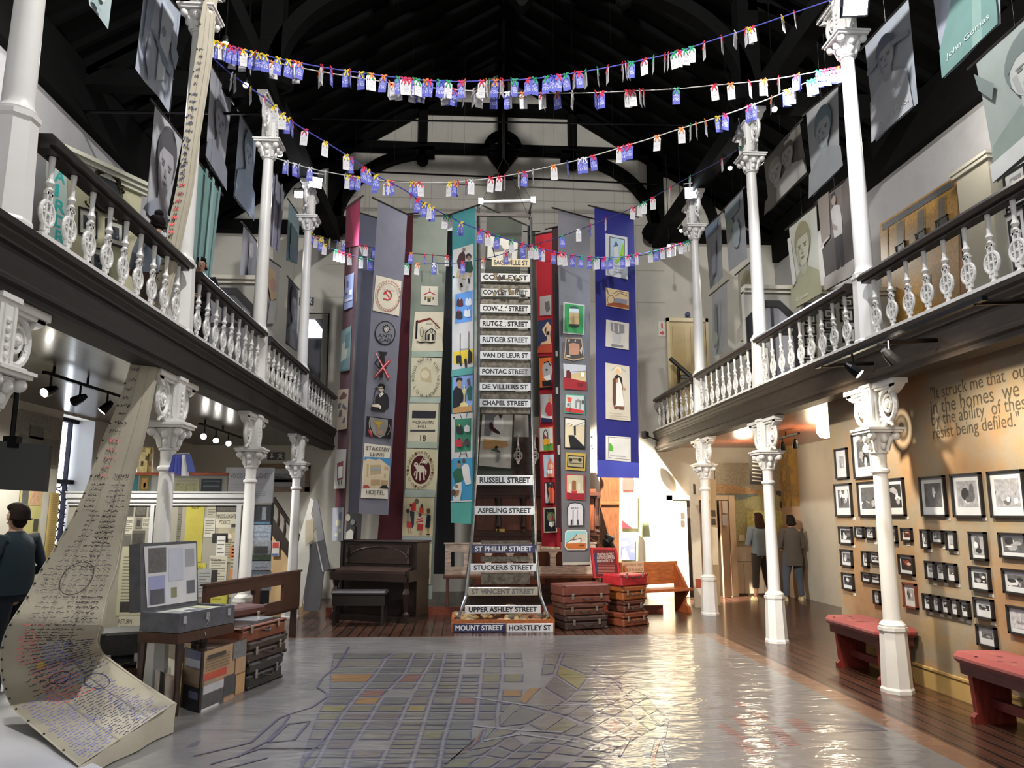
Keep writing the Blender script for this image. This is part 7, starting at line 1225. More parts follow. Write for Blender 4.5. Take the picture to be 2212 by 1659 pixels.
FR = [((1805, 971, 1836, 1033), 1, 'faded narrow photograph, top left of the wall, nearest its far end', .28), ((1842, 940, 1893, 1031), 1, 'tall framed photograph of a street, behind the column capital', .18), ((1804, 1046, 1845, 1116), 1, 'framed grey print with reddish strip along its top, far end of the second row', .16), ((1854, 1042, 1905, 1116), 1, 'framed dark interior photograph, partly hidden left of the white column', .13), ((1909, 1035, 1960, 1115), 1, 'framed photograph of a seated figure on black, just right of the column', .13),
  ((1988, 1031, 2050, 1116), 1, 'large framed photograph of people by a window, first right of the orange stain', .14), ((2056, 1025, 2130, 1118), 1, 'large framed dark photograph with pale bowls, second from the photo edge', .14), ((2136, 1019, 2224, 1119), 1, 'largest framed photograph of a shining street, at the right photo edge', .14), ((1814, 1137, 1845, 1177), 1, 'framed square photograph of a field, far end of the third row', .14), ((1849, 1137, 1869, 1163), 1, 'small framed photograph, left one of a pair beside the column', .15), ((1872, 1138, 1893, 1165), 1, 'small framed photograph with three figures, right one of the pair beside the column', .15), ((1922, 1135, 1942, 1174), 1, 'narrow upright framed photograph touching the right side of the column', .15), ((1949, 1140, 1974, 1170), 1, 'small pale framed photograph above the reddish group portrait', .15),
  ((1991, 1143, 2012, 1186), 1, 'narrow framed photograph, left of a loose row of three', .2), ((2014, 1145, 2041, 1175), 1, 'squarish framed photograph, middle of a loose row of three', .18), ((2045, 1146, 2070, 1190), 1, 'narrow pale framed photograph, right of a loose row of three', .2), ((2096, 1148, 2138, 1212), 1, 'tall framed photograph of stacked rooftops under the bowls photograph', .1), ((2160, 1150, 2226, 1209), 1, 'white-mounted photograph of a woman with dark hair at the photo edge', .12), ((1818, 1186, 1845, 1226), 1, 'framed photograph of a street crowd, middle of the far column of frames', .15), ((1864, 1190, 1880, 1226), 1, 'very narrow framed photograph left of the white column', .2), ((1882, 1191, 1906, 1219), 1, 'small framed photograph cut by the left edge of the column', .15), ((1943, 1197, 1979, 1245), 1, 'reddish group portrait in a dark frame', .13),
  ((2001, 1211, 2072, 1260), 3, 'dark frame holding three small portraits side by side', .2), ((2096, 1222, 2145, 1280), 1, 'square framed photograph of bluish figures on white', .2), ((2168, 1227, 2230, 1289), 1, 'white-mounted photograph with a black left half, at the photo edge', .18), ((1821, 1236, 1848, 1277), 1, 'framed photograph, lowest of the far column of frames', .16), ((1864, 1235, 1906, 1263), 2, 'dark frame holding two small square prints', .15), ((1889, 1274, 1906, 1307), 1, 'tiny dark framed portrait, lowest beside the column', .16), ((1953, 1257, 1986, 1317), 1, 'upright portrait in a reddish brown frame', .2), ((1996, 1281, 2100, 1338), 5, 'long dark frame holding five small upright prints', .2), ((2106, 1289, 2152, 1342), 1, 'framed photograph with wide white mount, upper of two alike', .28), ((2112, 1347, 2159, 1404), 1, 'framed photograph with wide white mount, lowest on the wall', .26), ((2178, 1306, 2232, 1378), 1, 'pale framed drawing at the right photo edge, above the second red bench', .12)]
for k, (q, n_, lab, mg) in enumerate(FR): framed_x(lab, q, XP-.001, n_, seed=k, mg=mg, fc='#6a3426' if 'reddish brown' in lab else '#1d1b1c', pic=('#7a3a30', '#2a2020', '#b5a59a', '#4a2f2a') if 'reddish group' in lab else (('#8f9096', '#a9aab0', '#9a9ba1', '#7f8086') if 'pale framed' in lab or 'faded' in lab else ('#2a2a2d', '#8f9096', '#55565a', '#c0c1c4')))
g = 0
for k, (u, v) in enumerate(((1845, 1120), (1960, 1119), (2049, 1121), (2127, 1121), (1844, 1180), (1892, 1173), (1935, 1178), (1963, 1176), (2010, 1189), (2041, 1182), (2066, 1194), (1975, 1249), (2020, 1261), (2044, 1262), (2070, 1265), (1846, 1284), (2012, 1325), (2035, 1329), (2052, 1333), (2078, 1338), (2093, 1343), (2142, 1286), (2146, 1347))):
 p = atx(u, v, XP-.001); g = G('#c5c2ba', 'paper'); g.box((XP-.004, p.y-.03, p.z-.014), (XP, p.y+.03, p.z+.014)); solo(g, 'caption_card', 'small white caption card under a photograph on the ochre wall', 'caption', group='caption cards on the ochre wall')
# red upholstered benches
def red_bench(label, a, ang, Lb):
 t = thing('upholstered_bench', label, 'bench', a, 'red benches', local=True); t.rotation_euler = (0, 0, ang)
 g = G('#8a4543', 'fabric'); g.box((-.03, -.02, .44), (Lb+.03, .42, .53), bev=.035)
 random.seed(3)
 for k in range(26): x, y = rnd(.02, Lb-.02), rnd(.02, .38); g.poly([(x+.025*math.cos(w), y+.025*math.sin(w), .5306) for w in [k_*PI/3 for k_ in range(6)]], random.choice(['#8f4a3c', '#5c2428', '#9a5a48']))
 g.build('padded_seat', t, smooth=False)
 g = G('#4c2320', 'woodx'); g.box((.02, .02, .36), (Lb-.02, .38, .44)); g.build('seat_rail', t)
 for x in (.05, Lb-.13): g = G('#6a261f', 'woodz'); g.prism([(x, .03, 0), (x, .37, 0), (x, .37, .05), (x, .34, .08), (x, .36, .36), (x, .04, .36), (x, .06, .08), (x, .03, .05)], (.05, 0, 0)); g.build('bench_end', t)
 g = G('#5c2320', 'woodx'); g.box((.08, .17, .12), (Lb-.1, .22, .19)); g.build('stretcher', t)
red_bench('red upholstered bench beside the near white column, against the ochre wall', (4.36, 7.42, 0), PI/2, 1.02)
red_bench('red upholstered bench cut by the right photo edge', (4.36, 4.6, 0), PI/2, 1.62)
# far right: doors, screens, hanging board, mural
def board_y(label, name, cat, pts, Y, col, d=.04, fin='paper', items=(), floor=False):
 P = [aty(u, v, Y) for u, v in pts]
 if floor:
  for p in P: p.z = max(0, p.z) if p.z > .15 else 0
 t = thing(name, label, cat, (sum(p.x for p in P)/len(P), Y, min(p.z for p in P))); g = G(col, fin); g.prism(P, (0, d, 0)); g.build('panel', t)
 for nm, c, q, f in items: g = G(c, f); e = V((0, -.004, 0)); g.prism([aty(u, v, Y)+e for u, v in q], (0, .004, 0)); g.build(nm, t)
 return t
board_y('hanging black board of small pale writing over the two women', 'hanging_board', 'sign', [(1618, 983), (1652, 986), (1654, 1047), (1621, 1046)], 14.2, '#222122', .02, 'paper', [('written_line', '#8f8d88', [(1624+(k % 3), 988+8*k), (1645-(k % 2)*4, 990+8*k), (1645, 992.5+8*k), (1624, 991+8*k)], 'paper') for k in range(7)])
t = None
g = G('#222122', 'metal'); p = aty(1635, 984, 14.21); g.tube([p, (p.x, p.y, ZG0)], .006, 5); solo(g, 'hanging_chain', 'thin dark chain holding the black writing board', 'chain')
mq = [(1583, 1022), (1762, 1032), (1758, 1178), (1585, 1178)]
t = board_y('large yellowish mural photograph of a promenade behind the two women', 'promenade_mural', 'mural', [(1545, 1000), (1708, 1000), (1707, 1178), (1545, 1178)], YB-.05, '#8f8a60', .04, 'print', [('sky', '#8a8272', [(1545, 1000), (1708, 1000), (1708, 1066), (1545, 1062)], 'print'), ])
for nm, c, q, e in (('shore_buildings', '#9a7a54', [(1545, 1043), (1600, 1052), (1650, 1062), (1652, 1068), (1545, 1066)], .008), ('sea', '#5f6a64', [(1545, 1066), (1640, 1068), (1600, 1080), (1545, 1084)], .009), ('dark_headland', '#3a3c40', [(1675, 1060), (1707, 1062), (1706, 1082), (1700, 1078), (1676, 1068)], .01), ('path_wall', '#4a4838', [(1693, 1078), (1698, 1098), (1707, 1113), (1706, 1117), (1694, 1101), (1690, 1080)], .011), ('walkers', '#2f2c28', [(1684, 1083), (1690, 1082), (1692, 1094), (1688, 1099), (1684, 1094)], .012), ('mast', '#2f2c28', [(1703, 1020), (1705, 1020), (1707, 1080), (1705, 1080)], .013), ('text_block', '#a39c5c', [(1613, 1103), (1690, 1103), (1690, 1150), (1613, 1150)], .014)):
 g = G(c, 'print'); g.prism([aty(u, v, YB-.05)+V((0, -e, 0)) for u, v in q], (0, .003, 0)); g.build(nm, t)
p = aty(1602, 1162, YB-.06); g = G('#b9ad94', 'paper'); g.box((p.x-.06, YB-.075, p.z-.06), (p.x+.06, YB-.06, p.z+.06)); solo(g, 'switch_plate', 'square white switch plate on the mural edge', 'switch')
# white doorway and open leaf
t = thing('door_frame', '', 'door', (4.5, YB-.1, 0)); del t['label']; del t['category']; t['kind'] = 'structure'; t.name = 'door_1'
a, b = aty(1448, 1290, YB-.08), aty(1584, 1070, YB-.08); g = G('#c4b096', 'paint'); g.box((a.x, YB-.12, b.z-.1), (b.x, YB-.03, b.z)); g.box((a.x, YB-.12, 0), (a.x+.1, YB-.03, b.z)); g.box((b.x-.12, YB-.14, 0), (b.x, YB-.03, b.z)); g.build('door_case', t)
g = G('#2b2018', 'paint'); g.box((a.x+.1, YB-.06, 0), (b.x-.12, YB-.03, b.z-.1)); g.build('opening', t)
a, b = aty(1458, 1290, YB-.2), aty(1481, 1083, YB-.2); g = G('#d5c9ae', 'paint'); g.box((a.x, YB-.26, .01), (b.x, YB-.2, b.z)); g.build('door_leaf', t)
for v0, v1 in ((1107, 1120), (1124, 1137)): p, q = aty(1471, v1, YB-.27), aty(1478, v0, YB-.27); g = G('#4a4038', 'print'); g.box((p.x, YB-.27, p.z), (q.x, YB-.26, q.z)); g.build('pinned_picture', t)
a, b = aty(1560, 1286, YB-.3), aty(1576, 1082, YB-.3); g = G('#b59c84', 'paint'); g.prism([(a.x, YB-.35, .01), (b.x, YB-.12, .01), (b.x, YB-.12, b.z), (a.x, YB-.35, b.z)], (.03, 0, 0)); g.build('door_leaf', t)
for v0, v1, c in ((1082, 1108, '#b5a9a4'), (1112, 1135, '#a3a0a2')): p, q = aty(1561, v1, YB-.37), aty(1571, v0, YB-.37); g = G(c, 'paper'); g.box((p.x, YB-.372, p.z), (q.x, YB-.366, q.z)); g.build('pinned_notice', t)
board_y('tall narrow white roll-up screen with a red foot, left of the far column', 'narrow_screen', 'screen', [(1489, 1029), (1507, 1031), (1520, 1298), (1501, 1300)], 13.6, '#cfc6b4', .05, 'paper', [('dark_script', '#3a342c', [(1497, 1045), (1502, 1046), (1503, 1068), (1498, 1068)], 'print'), ('red_foot', '#9a4a34', [(1502, 1250), (1519, 1251), (1520, 1270), (1503, 1270)], 'paper')], True)
board_y('tall cream panel with two small photographs behind the far right column', 'photo_screen', 'screen', [(1534, 1034), (1546, 1036), (1556, 1290), (1540, 1292)], 13.9, '#a58f70', .05, 'paper', [('photograph', '#3d342c', [(1536, 1102), (1545, 1102), (1546, 1116), (1537, 1116)], 'print'), ('photograph', '#3d342c', [(1536, 1120), (1545, 1120), (1546, 1134), (1537, 1134)], 'print'), ('white_print', '#d5c9b0', [(1536, 1138), (1550, 1140), (1552, 1220), (1538, 1220)], 'paper')], True)
# globe lamp in the right aisle
p = aty(1783, 922, 12.0); t = thing('globe_lamp', 'glowing white globe lamp under the right gallery', 'lamp', p)
g = G('#ffffff', 'lit_globe'); g.lathe([(.0, -.19), (.09, -.17), (.14, -.1), (.15, -.02), (.13, .04)], 18, c=p, cap=False); g.build('lower_globe', t, smooth=True)
for k, z in enumerate((.05, .1, .15)): g = G('#d9d6ce', 'lit_globe'); g.lathe([(.14-.02*k, z-.01), (.16-.03*k, z+.01), (.1, z+.035)], 18, c=p, cap=False); g.build('glass_ring', t)
g = G('#2b2826', 'metal'); g.tube([p+V((0, 0, .17)), (p.x, p.y, ZG0)], .03, 8); g.lathe([(.13, .18), (.05, .24)], 14, c=p); g.build('ceiling_rose', t)
# =====================================================================  PEOPLE
def skin_body(name, joints, bones, radii, parent, col='#9a7460', root=None, sub=2):
 """one continuous figure grown over a skeleton"""
 names = list(joints); me = bpy.data.meshes.new(name); me.from_pydata([joints[k] for k in names], [(names.index(a), names.index(b)) for a, b in bones], [])
 o = bpy.data.objects.new(name, me); COL.objects.link(o)
 o.modifiers.new('s', 'SKIN').use_smooth_shade = True; sd = o.modifiers.new('u', 'SUBSURF'); sd.levels = sd.render_levels = sub
 L = me.skin_vertices[0].data
 for i, k in enumerate(names): r = radii[k]; L[i].radius = (r, r) if not isinstance(r, tuple) else r; L[i].use_root = k == (root or names[0])
 dg = bpy.context.evaluated_depsgraph_get(); m2 = bpy.data.meshes.new_from_object(o.evaluated_get(dg)); bpy.data.objects.remove(o)
 at = m2.attributes.new('Col', 'FLOAT_COLOR', 'FACE'); at.data.foreach_set('color', list(hx(col))*len(m2.polygons)); m2.materials.clear(); m2.materials.append(MATS['skin'])
 m2.polygons.foreach_set('use_smooth', [True]*len(m2.polygons))
 q = bpy.data.objects.new(name, m2); COL.objects.link(q); q.parent = parent; ORG[q] = V((0, 0, 0)); return q
def hand(J, B, R, s, w, d, side):
 """palm and five unequal fingers from wrist joint w along d"""
 w, d = V(J[w]), V(d).normalized(); x = d.cross(V((0, 1, 0))); x = (x if x.length > .2 else d.cross(V((1, 0, 0)))).normalized(); k = 'p'+s
 J[k] = w+d*.06; R[k] = (.026, .018); B.append((J_[s], k)) if False else None
 return x
def person(label, loc, rotz, h, skin, pose, root_name='person'):
 """figure facing -Y in its own frame; pose gives hand positions and foot positions"""
 t = thing('person', label, 'person', loc, local=True); t.rotation_euler = (0, 0, rotz); u = h/1.7
 P = lambda x, y, z: V((x*u, y*u, z*u)); lean = pose.get('lean', 0); Fw_ = lambda z: -lean*(z-.9)
 J = {'pelvis': P(0, 0, .93), 'belly': P(0, Fw_(1.08), 1.08), 'chest': P(0, Fw_(1.28)+.01, 1.28), 'neck': P(0, Fw_(1.44)+.01, 1.42), 'neck2': P(0, Fw_(1.5), 1.49), 'head': P(0, Fw_(1.58)-.01+pose.get('hf', 0), 1.57), 'crown': P(0, Fw_(1.64)+.0+pose.get('hf', 0), 1.645)}
 R = {'pelvis': (.145*u, .105*u), 'belly': (.12*u, .09*u), 'chest': (.135*u, .1*u), 'neck': (.06*u, .055*u), 'neck2': .048*u, 'head': (.07*u, .085*u), 'crown': (.066*u, .078*u)}
 B = [('pelvis', 'belly'), ('belly', 'chest'), ('chest', 'neck'), ('neck', 'neck2'), ('neck2', 'head'), ('head', 'crown')]
 for s, sx in (('L', 1), ('R', -1)):
  sh = P(sx*.17, Fw_(1.38)+.01, 1.37); hd = P(*pose['hand'+s]); el = P(*pose['elbow'+s]); an = P(*pose['foot'+s]); kn = P(*pose['knee'+s])
  J.update({'sh'+s: sh, 'el'+s: el, 'wr'+s: hd, 'hip'+s: P(sx*.085, 0, .88), 'kn'+s: kn, 'an'+s: an+P(0, .02, .08), 'toe'+s: an+P(0, -.14, .03)})
  R.update({'sh'+s: .055*u, 'el'+s: .038*u, 'wr'+s: (.026*u, .022*u), 'hip'+s: .088*u, 'kn'+s: .056*u, 'an'+s: .036*u, 'toe'+s: (.035*u, .022*u)})
  B += [('chest', 'sh'+s), ('sh'+s, 'el'+s), ('el'+s, 'wr'+s), ('pelvis', 'hip'+s), ('hip'+s, 'kn'+s), ('kn'+s, 'an'+s), ('an'+s, 'toe'+s)]
  d = (hd-el).normalized(); side = d.cross(V((0, -1, 0))); side = side.normalized() if side.length > .3 else V((1, 0, 0)); cur = d.cross(side).normalized()
  J['pa'+s] = hd+d*.07*u; R['pa'+s] = (.034*u, .016*u); B.append(('wr'+s, 'pa'+s))
  for k, (o_, ln) in enumerate(((-.027, .062), (-.009, .072), (.009, .067), (.027, .052))):
   b_ = J['pa'+s]+side*o_*u+d*.02*u; J['f%d%s' % (k, s)] = b_+d*ln*.5*u+cur*.006; J['g%d%s' % (k, s)] = b_+d*ln*.9*u+cur*.022; R['f%d%s' % (k, s)] = .0085*u; R['g%d%s' % (k, s)] = .007*u; B += [('pa'+s, 'f%d%s' % (k, s)), ('f%d%s' % (k, s), 'g%d%s' % (k, s))]
  J['t'+s] = hd+d*.05*u-side*.04*u; J['u'+s] = hd+d*.085*u-side*.052*u+cur*.012; R['t'+s] = .0105*u; R['u'+s] = .0085*u; B += [('wr'+s, 't'+s), ('t'+s, 'u'+s)]
 body = skin_body('body', J, B, R, t, skin)
 g = G(skin, 'skin'); hc = J['head']; f = hc+P(0, -.078, -.005)                      # face: nose, ears, lips, eyes
 g.prism([f+P(-.012, .004, -.012), f+P(.012, .004, -.012), f+P(.004, .0, .028), f+P(-.004, .0, .028)], P(0, -.02, -.006)); g.ball(f+P(0, .004, -.048), (.022*u, .008*u, .008*u), 8, 5, tone(skin, .75))
 for sx in (-1, 1): g.ball(hc+P(sx*.074, .008, -.0), (.012*u, .02*u, .032*u), 8, 6); g.ball(f+P(sx*.028, .008, .022), (.013*u, .007*u, .008*u), 8, 5, '#e6e2dc'); g.ball(f+P(sx*.028, .002, .022), (.006*u, .004*u, .006*u), 6, 4, '#2a2018')
 g.build('face', t, smooth=True)
 return t, J, u, P
def loft(g, secs, n=18, col=None, cap=True):
 """secs: (centre, rx, ry) stacked rings"""
 vs = []; fs = []
 for c, rx, ry in secs:
  for k in range(n): a = 2*PI*k/n; vs.append(V((c[0]+rx*math.cos(a), c[1]+ry*math.sin(a), c[2])))
 for j in range(len(secs)-1):
  for k in range(n): q = (k+1) % n; fs.append((j*n+k, j*n+q, (j+1)*n+q, (j+1)*n+k))
 if cap: fs += [tuple(range(n)), tuple(range((len(secs)-1)*n, len(secs)*n))]
 g.add(vs, fs, col)
def top_garment(t, J, u, name, col, hem, hemr=(.2, .14), sleeve='wr', fin='fabric', open_neck=True, waist=.15):
 g = G(col, fin); c = lambda k, dz=0, dy=0: (J[k].x, J[k].y+dy, J[k].z+dz)
 loft(g, [((J['pelvis'].x, J['pelvis'].y, hem*u), hemr[0]*u, hemr[1]*u), ((J['pelvis'].x, J['pelvis'].y, (hem+.98)/2*u if hem < .9 else .99*u), (hemr[0]*.95)*u, hemr[1]*.98*u), (c('belly', .02), waist*1.07*u, waist*.82*u), (c('chest', -.06*u), .175*u, .128*u), (c('chest', .04*u), .185*u, .125*u), (c('chest', .1*u), .155*u, .1*u), (c('neck', .0), .09*u, .075*u), (c('neck', .025*u), .066*u, .062*u)])
 for s in 'LR': g.tube([J['chest']*.35+J['sh'+s]*.65, J['sh'+s]+V((0, 0, .004)), J['sh'+s]*.5+J['el'+s]*.5, J['el'+s], J['el'+s]*.45+J[sleeve+s]*.55, J['el'+s]*.08+J[sleeve+s]*.92] if sleeve == 'wr' else [J['chest']*.35+J['sh'+s]*.65, J['sh'+s], J['sh'+s]*.5+J['el'+s]*.5, J['sh'+s]*.2+J['el'+s]*.8], [.085*u, .075*u, .06*u, .053*u, .047*u, .042*u] if sleeve == 'wr' else [.085*u, .078*u, .066*u, .062*u], 12)
 return g.build(name, t, smooth=True)
def trousers(t, J, u, col, end=.12, rb=.075, name='trousers'):
 g = G(col, 'fabric'); p = J['pelvis']
 loft(g, [((p.x, p.y, .84*u), .155*u, .115*u), ((p.x, p.y, .93*u), .165*u, .122*u), ((p.x, p.y, 1.03*u), .14*u, .105*u)])
 for s in 'LR': a = J['an'+s]; k = J['kn'+s]; e = k+(a-k)*((k.z-end*u)/(k.z-a.z)); g.tube([J['hip'+s]+V((0, 0, .02)), J['hip'+s]*.5+k*.5, k, k*.5+e*.5, e], [.105*u, .09*u, .072*u, rb*1.0*u, rb*.9*u], 14)
 return g.build(name, t, smooth=True)
def shoes(t, J, u, col):
 for s in 'LR':
  a, b = J['an'+s], J['toe'+s]; g = G(col, 'leather'); d = (b-a); d.z = 0; d.normalize(); c = a+d*.06*u; z0 = max(.0, min(a.z, b.z)-.03*u)
  n = V((-d.y, d.x, 0)); ring_ = lambda k, z: [c+d*k*.135*u*math.cos(w)+n*.046*u*k*math.sin(w)+V((0, 0, z-c.z)) for w in [2*PI*i/14 for i in range(14)]]
  vs = ring_(1, 0)+ring_(1.02, .025*u)+ring_(.85, .05*u)+[q-d*.03*u for q in ring_(.5, .075*u)]; g.add(vs, [(j*14+k, j*14+(k+1) % 14, (j+1)*14+(k+1) % 14, (j+1)*14+k) for j in range(3) for k in range(14)]+[tuple(range(14)), tuple(range(42, 56))]); g.build('shoe', t, smooth=True)
def hair(t, J, u, col, length=0, bun=False, fringe=True):
 g = G(col, 'hair'); h = J['head']; g.ball(h+V((0, .042*u, .042*u)), (.081*u, .08*u, .086*u), 16, 10); g.ball(h+V((0, .0, .085*u)), (.074*u, .078*u, .045*u), 14, 8); g.ball(h+V((0, .052*u, -.03*u)), (.066*u, .048*u, .075*u), 12, 8)
 if length: loft(g, [((h.x, h.y+.075*u, h.z-length*u), .05*u, .03*u), ((h.x, h.y+.085*u, h.z-length*.75*u), .095*u, .045*u), ((h.x, h.y+.07*u, h.z-length*.4*u), .105*u, .06*u), ((h.x, h.y+.05*u, h.z-.03*u), .096*u, .066*u), ((h.x, h.y+.045*u, h.z+.05*u), .085*u, .075*u)])
 if bun: g.ball(h+V((0, .05*u, .14*u)), (.055*u, .055*u, .05*u), 12, 8); g.ball(h+V((0, .1*u, .02*u)), (.07*u, .05*u, .07*u), 12, 8)
 g.build('hair', t, smooth=True)
pA = dict(handL=(.1, -.2, 1.08), elbowL=(.3, .02, 1.1), handR=(-.1, -.2, 1.05), elbowR=(-.3, .02, 1.1), footL=(.12, 0, 0), kneeL=(.11, -.02, .48), footR=(-.12, 0, 0), kneeR=(-.11, -.02, .48), lean=.03)
# woman with long hair, blue-grey sweater, cropped trousers, seen from behind
q = atz(1648, 1297, 0)
t, J, u, P = person('woman with long brown hair, blue-grey top and cropped dark trousers, seen from behind', q, PI+.1, 1.64, '#b5856c', dict(pA, handL=(.12, -.2, 1.1), elbowL=(.26, .0, 1.08), footR=(-.15, .08, 0), footL=(.14, -.02, 0)))
top_garment(t, J, u, 'blue_grey_top', '#5f6870', .86, (.185, .13)); trousers(t, J, u, '#2c2723', .24, .07); shoes(t, J, u, '#b3a17a'); hair(t, J, u, '#33211a', .3)
q = atz(1718, 1297, 0)
t, J, u, P = person('woman with short dark hair, long grey cardigan and blue jeans, beside the long-haired woman', q, PI-.12, 1.6, '#a87a62', dict(pA, handR=(.06, -.18, 1.02), elbowR=(-.24, .0, 1.06), handL=(-.02, -.22, 1.02), elbowL=(.25, .0, 1.06), footR=(-.13, .0, 0), footL=(.19, .06, 0), kneeL=(.15, .0, .48)))
top_garment(t, J, u, 'grey_cardigan', '#4b4744', .68, (.2, .15)); trousers(t, J, u, '#454f5c', .1, .062, 'jeans'); shoes(t, J, u, '#b5ac90'); hair(t, J, u, '#1c1512', .1)
g = G('#2a2726', 'fabric'); loft(g, [(P(-.17, -.1, .5), .03*u, .06*u), (P(-.19, -.1, .65), .08*u, .09*u), (P(-.17, -.12, .85), .09*u, .1*u), (P(-.13, -.14, 1.03), .06*u, .07*u)]); g.build('jacket_over_arm', t, smooth=True)
# man at the left edge
q = V(aty(26, 1250, 7.3)); q.z = 0
t, J, u, P = person('man with short dark hair in a navy sweater, at the left photo edge', q, -1.9, 1.72, '#a98672', dict(pA, handL=(.1, -.25, 1.1), elbowL=(.28, -.0, 1.08)))
top_garment(t, J, u, 'navy_sweater', '#1d2a35', .9, (.2, .14), waist=.18); trousers(t, J, u, '#161d28', .06, .085); shoes(t, J, u, '#1a1818'); hair(t, J, u, '#1d1614', .03)
g = G('#9aa0a8', 'leather'); loft(g, [(P(0, 0, .985), .176*u, .132*u), (P(0, 0, 1.0), .176*u, .132*u)]); g.build('pale_belt', t)
# two visitors on the left gallery
q = aty(318, 600, 8.2)
t, J, u, P = person('woman with dark bun and pale blue face mask looking down, on the left gallery', (-3.15, 7.75, ZG1), -2.2, 1.42, '#96705a', dict(pA, hf=-.03, lean=.12, handL=(.15, -.3, 1.0), handR=(-.15, -.3, 1.0)))
top_garment(t, J, u, 'pale_blue_blouse', '#8d9aa8', .88, (.2, .15)); trousers(t, J, u, '#54433f', .08, .08); shoes(t, J, u, '#222222'); hair(t, J, u, '#15100e', .06, True)
g = G('#a9b9c9', 'paper'); h_ = J['head']; g.ball(h_+P(0, -.06, -.05), (.05*u, .035*u, .045*u), 10, 7); g.build('face_mask', t, smooth=True)
t, J, u, P = person('visitor in a black top behind the left railing, right of the written canvas', (-3.2, 9.1, ZG1), .4, 1.4, '#8f6a58', dict(pA, handL=(.1, -.22, 1.15)))
top_garment(t, J, u, 'black_top', '#14151c', .85, (.2, .14)); trousers(t, J, u, '#131318', .08, .085); shoes(t, J, u, '#111111'); hair(t, J, u, '#120e0c', .05)
g = G('#b5b7bd', 'fabric'); loft(g, [(P(0, -.02, 1.385), .1*u, .085*u), (P(0, -.02, 1.395), .1*u, .085*u)]); g.build('pale_neckline', t)
# =====================================================================  ON THE GALLERIES, AND THE LAMPS
# --- left gallery: cream salon front, barber sign, mirror, framed photographs, door
PA, PB = atz(118, 316, 5.85), atz(308, 402, 5.85); dn = (PB-PA); dn.z = 0; Ls = dn.length; dn.normalize(); nn = V((dn.y, -dn.x, 0)); nn = nn if nn.dot(EY-PA) > 0 else -nn
class Plane:
 o = PA; n = nn
def ap(u, v, e=0): return atp(u, v, PA, nn)+nn*e
t = thing('salon_front', 'cream hairdresser shopfront with white cornice on the left gallery', 'shopfront', (PA.x, PA.y, ZG1))
g = G('#b3af92', 'plaster'); g.prism([V((PA.x, PA.y, ZG1)), V((PB.x, PB.y, ZG1)), V((PB.x, PB.y, 5.8)), V((PA.x, PA.y, 5.8))], -nn*.12); g.build('front_wall', t)
g = G('#c5c4b4', 'paint')
for z, e in ((5.72, .05), (5.77, .09), (5.82, .13)): g.prism([V((PA.x, PA.y, z))-dn*.05, V((PB.x, PB.y, z))+dn*.06, V((PB.x, PB.y, z+.05))+dn*.06, V((PA.x, PA.y, z+.05))-dn*.05], nn*e)
g.build('cornice', t)
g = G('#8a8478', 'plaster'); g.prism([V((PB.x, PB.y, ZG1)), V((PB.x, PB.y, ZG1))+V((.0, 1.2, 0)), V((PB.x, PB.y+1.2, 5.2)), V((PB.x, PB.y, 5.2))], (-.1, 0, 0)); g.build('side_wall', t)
g = G('#3f8f8a', 'paint'); g.prism([ap(258, 405, .003), ap(262, 407, .003), ap(262, 440, .003), ap(258, 440, .003)], nn*.01); del g
t = thing('barber_sign', 'pale mint upright sign with turquoise letters, behind the nearest left railing', 'sign', (ap(116, 520).x, ap(116, 520).y, ap(116, 540).z))
g = G('#b9c9c4', 'plastic'); g.prism([ap(98, 336, .02), ap(136, 344, .02), ap(132, 540, .02), ap(95, 530, .02)], nn*.06); g.build('board', t)
g = G('#3fb5b0', 'plastic')
for ch, v in zip('HAIRDR', (352, 392, 425, 458, 491, 524)):
 p, q_ = ap(107, v, .083), ap(127, v, .083); g.text(ch, p, dn if (q_-p).dot(dn) > 0 else -dn, (0, 0, 1), h=.15, w=.05 if ch == 'I' else .13, off=.02)
g.build('lettering', t)
c = ap(225, 418, .03); t = thing('scroll_mirror', 'round mirror in a dark wrought scroll frame on the cream shopfront', 'mirror', c-V((0, 0, .3)))
W3 = lambda x, z, e=0: c+dn*x+V((0, 0, z))+nn*e
g = G('#6a7074', 'metal'); g.poly([W3(.2*math.cos(a), .24*math.sin(a)) for a in [k*PI/10 for k in range(20)]]); g.build('glass', t)
g = G('#3a3426', 'metal'); g.tube([W3(.21*math.cos(a), .25*math.sin(a), .01) for a in [k*PI/12 for k in range(24)]], .018, 6, closed=True)
for s in (-1, 1):
 for z0 in (-.22, .22): g.tube([W3(s*(.2+.07*k/14*math.cos(k*.5)), z0+.09*math.sin(k*.5)*(1-k/18), .01) for k in range(15)], .011, 5)
 g.tube([W3(s*.03*k/3, .25+.05*math.sin(k*.6), .01) for k in range(8)], .011, 5)
 for k in range(4): g.ball(W3(s*(.13+.03*k), .23+.02*(k % 2)-.05*k, .02), .026, 6, 5, '#4a4530')
g.build('scroll_frame', t, smooth=True)
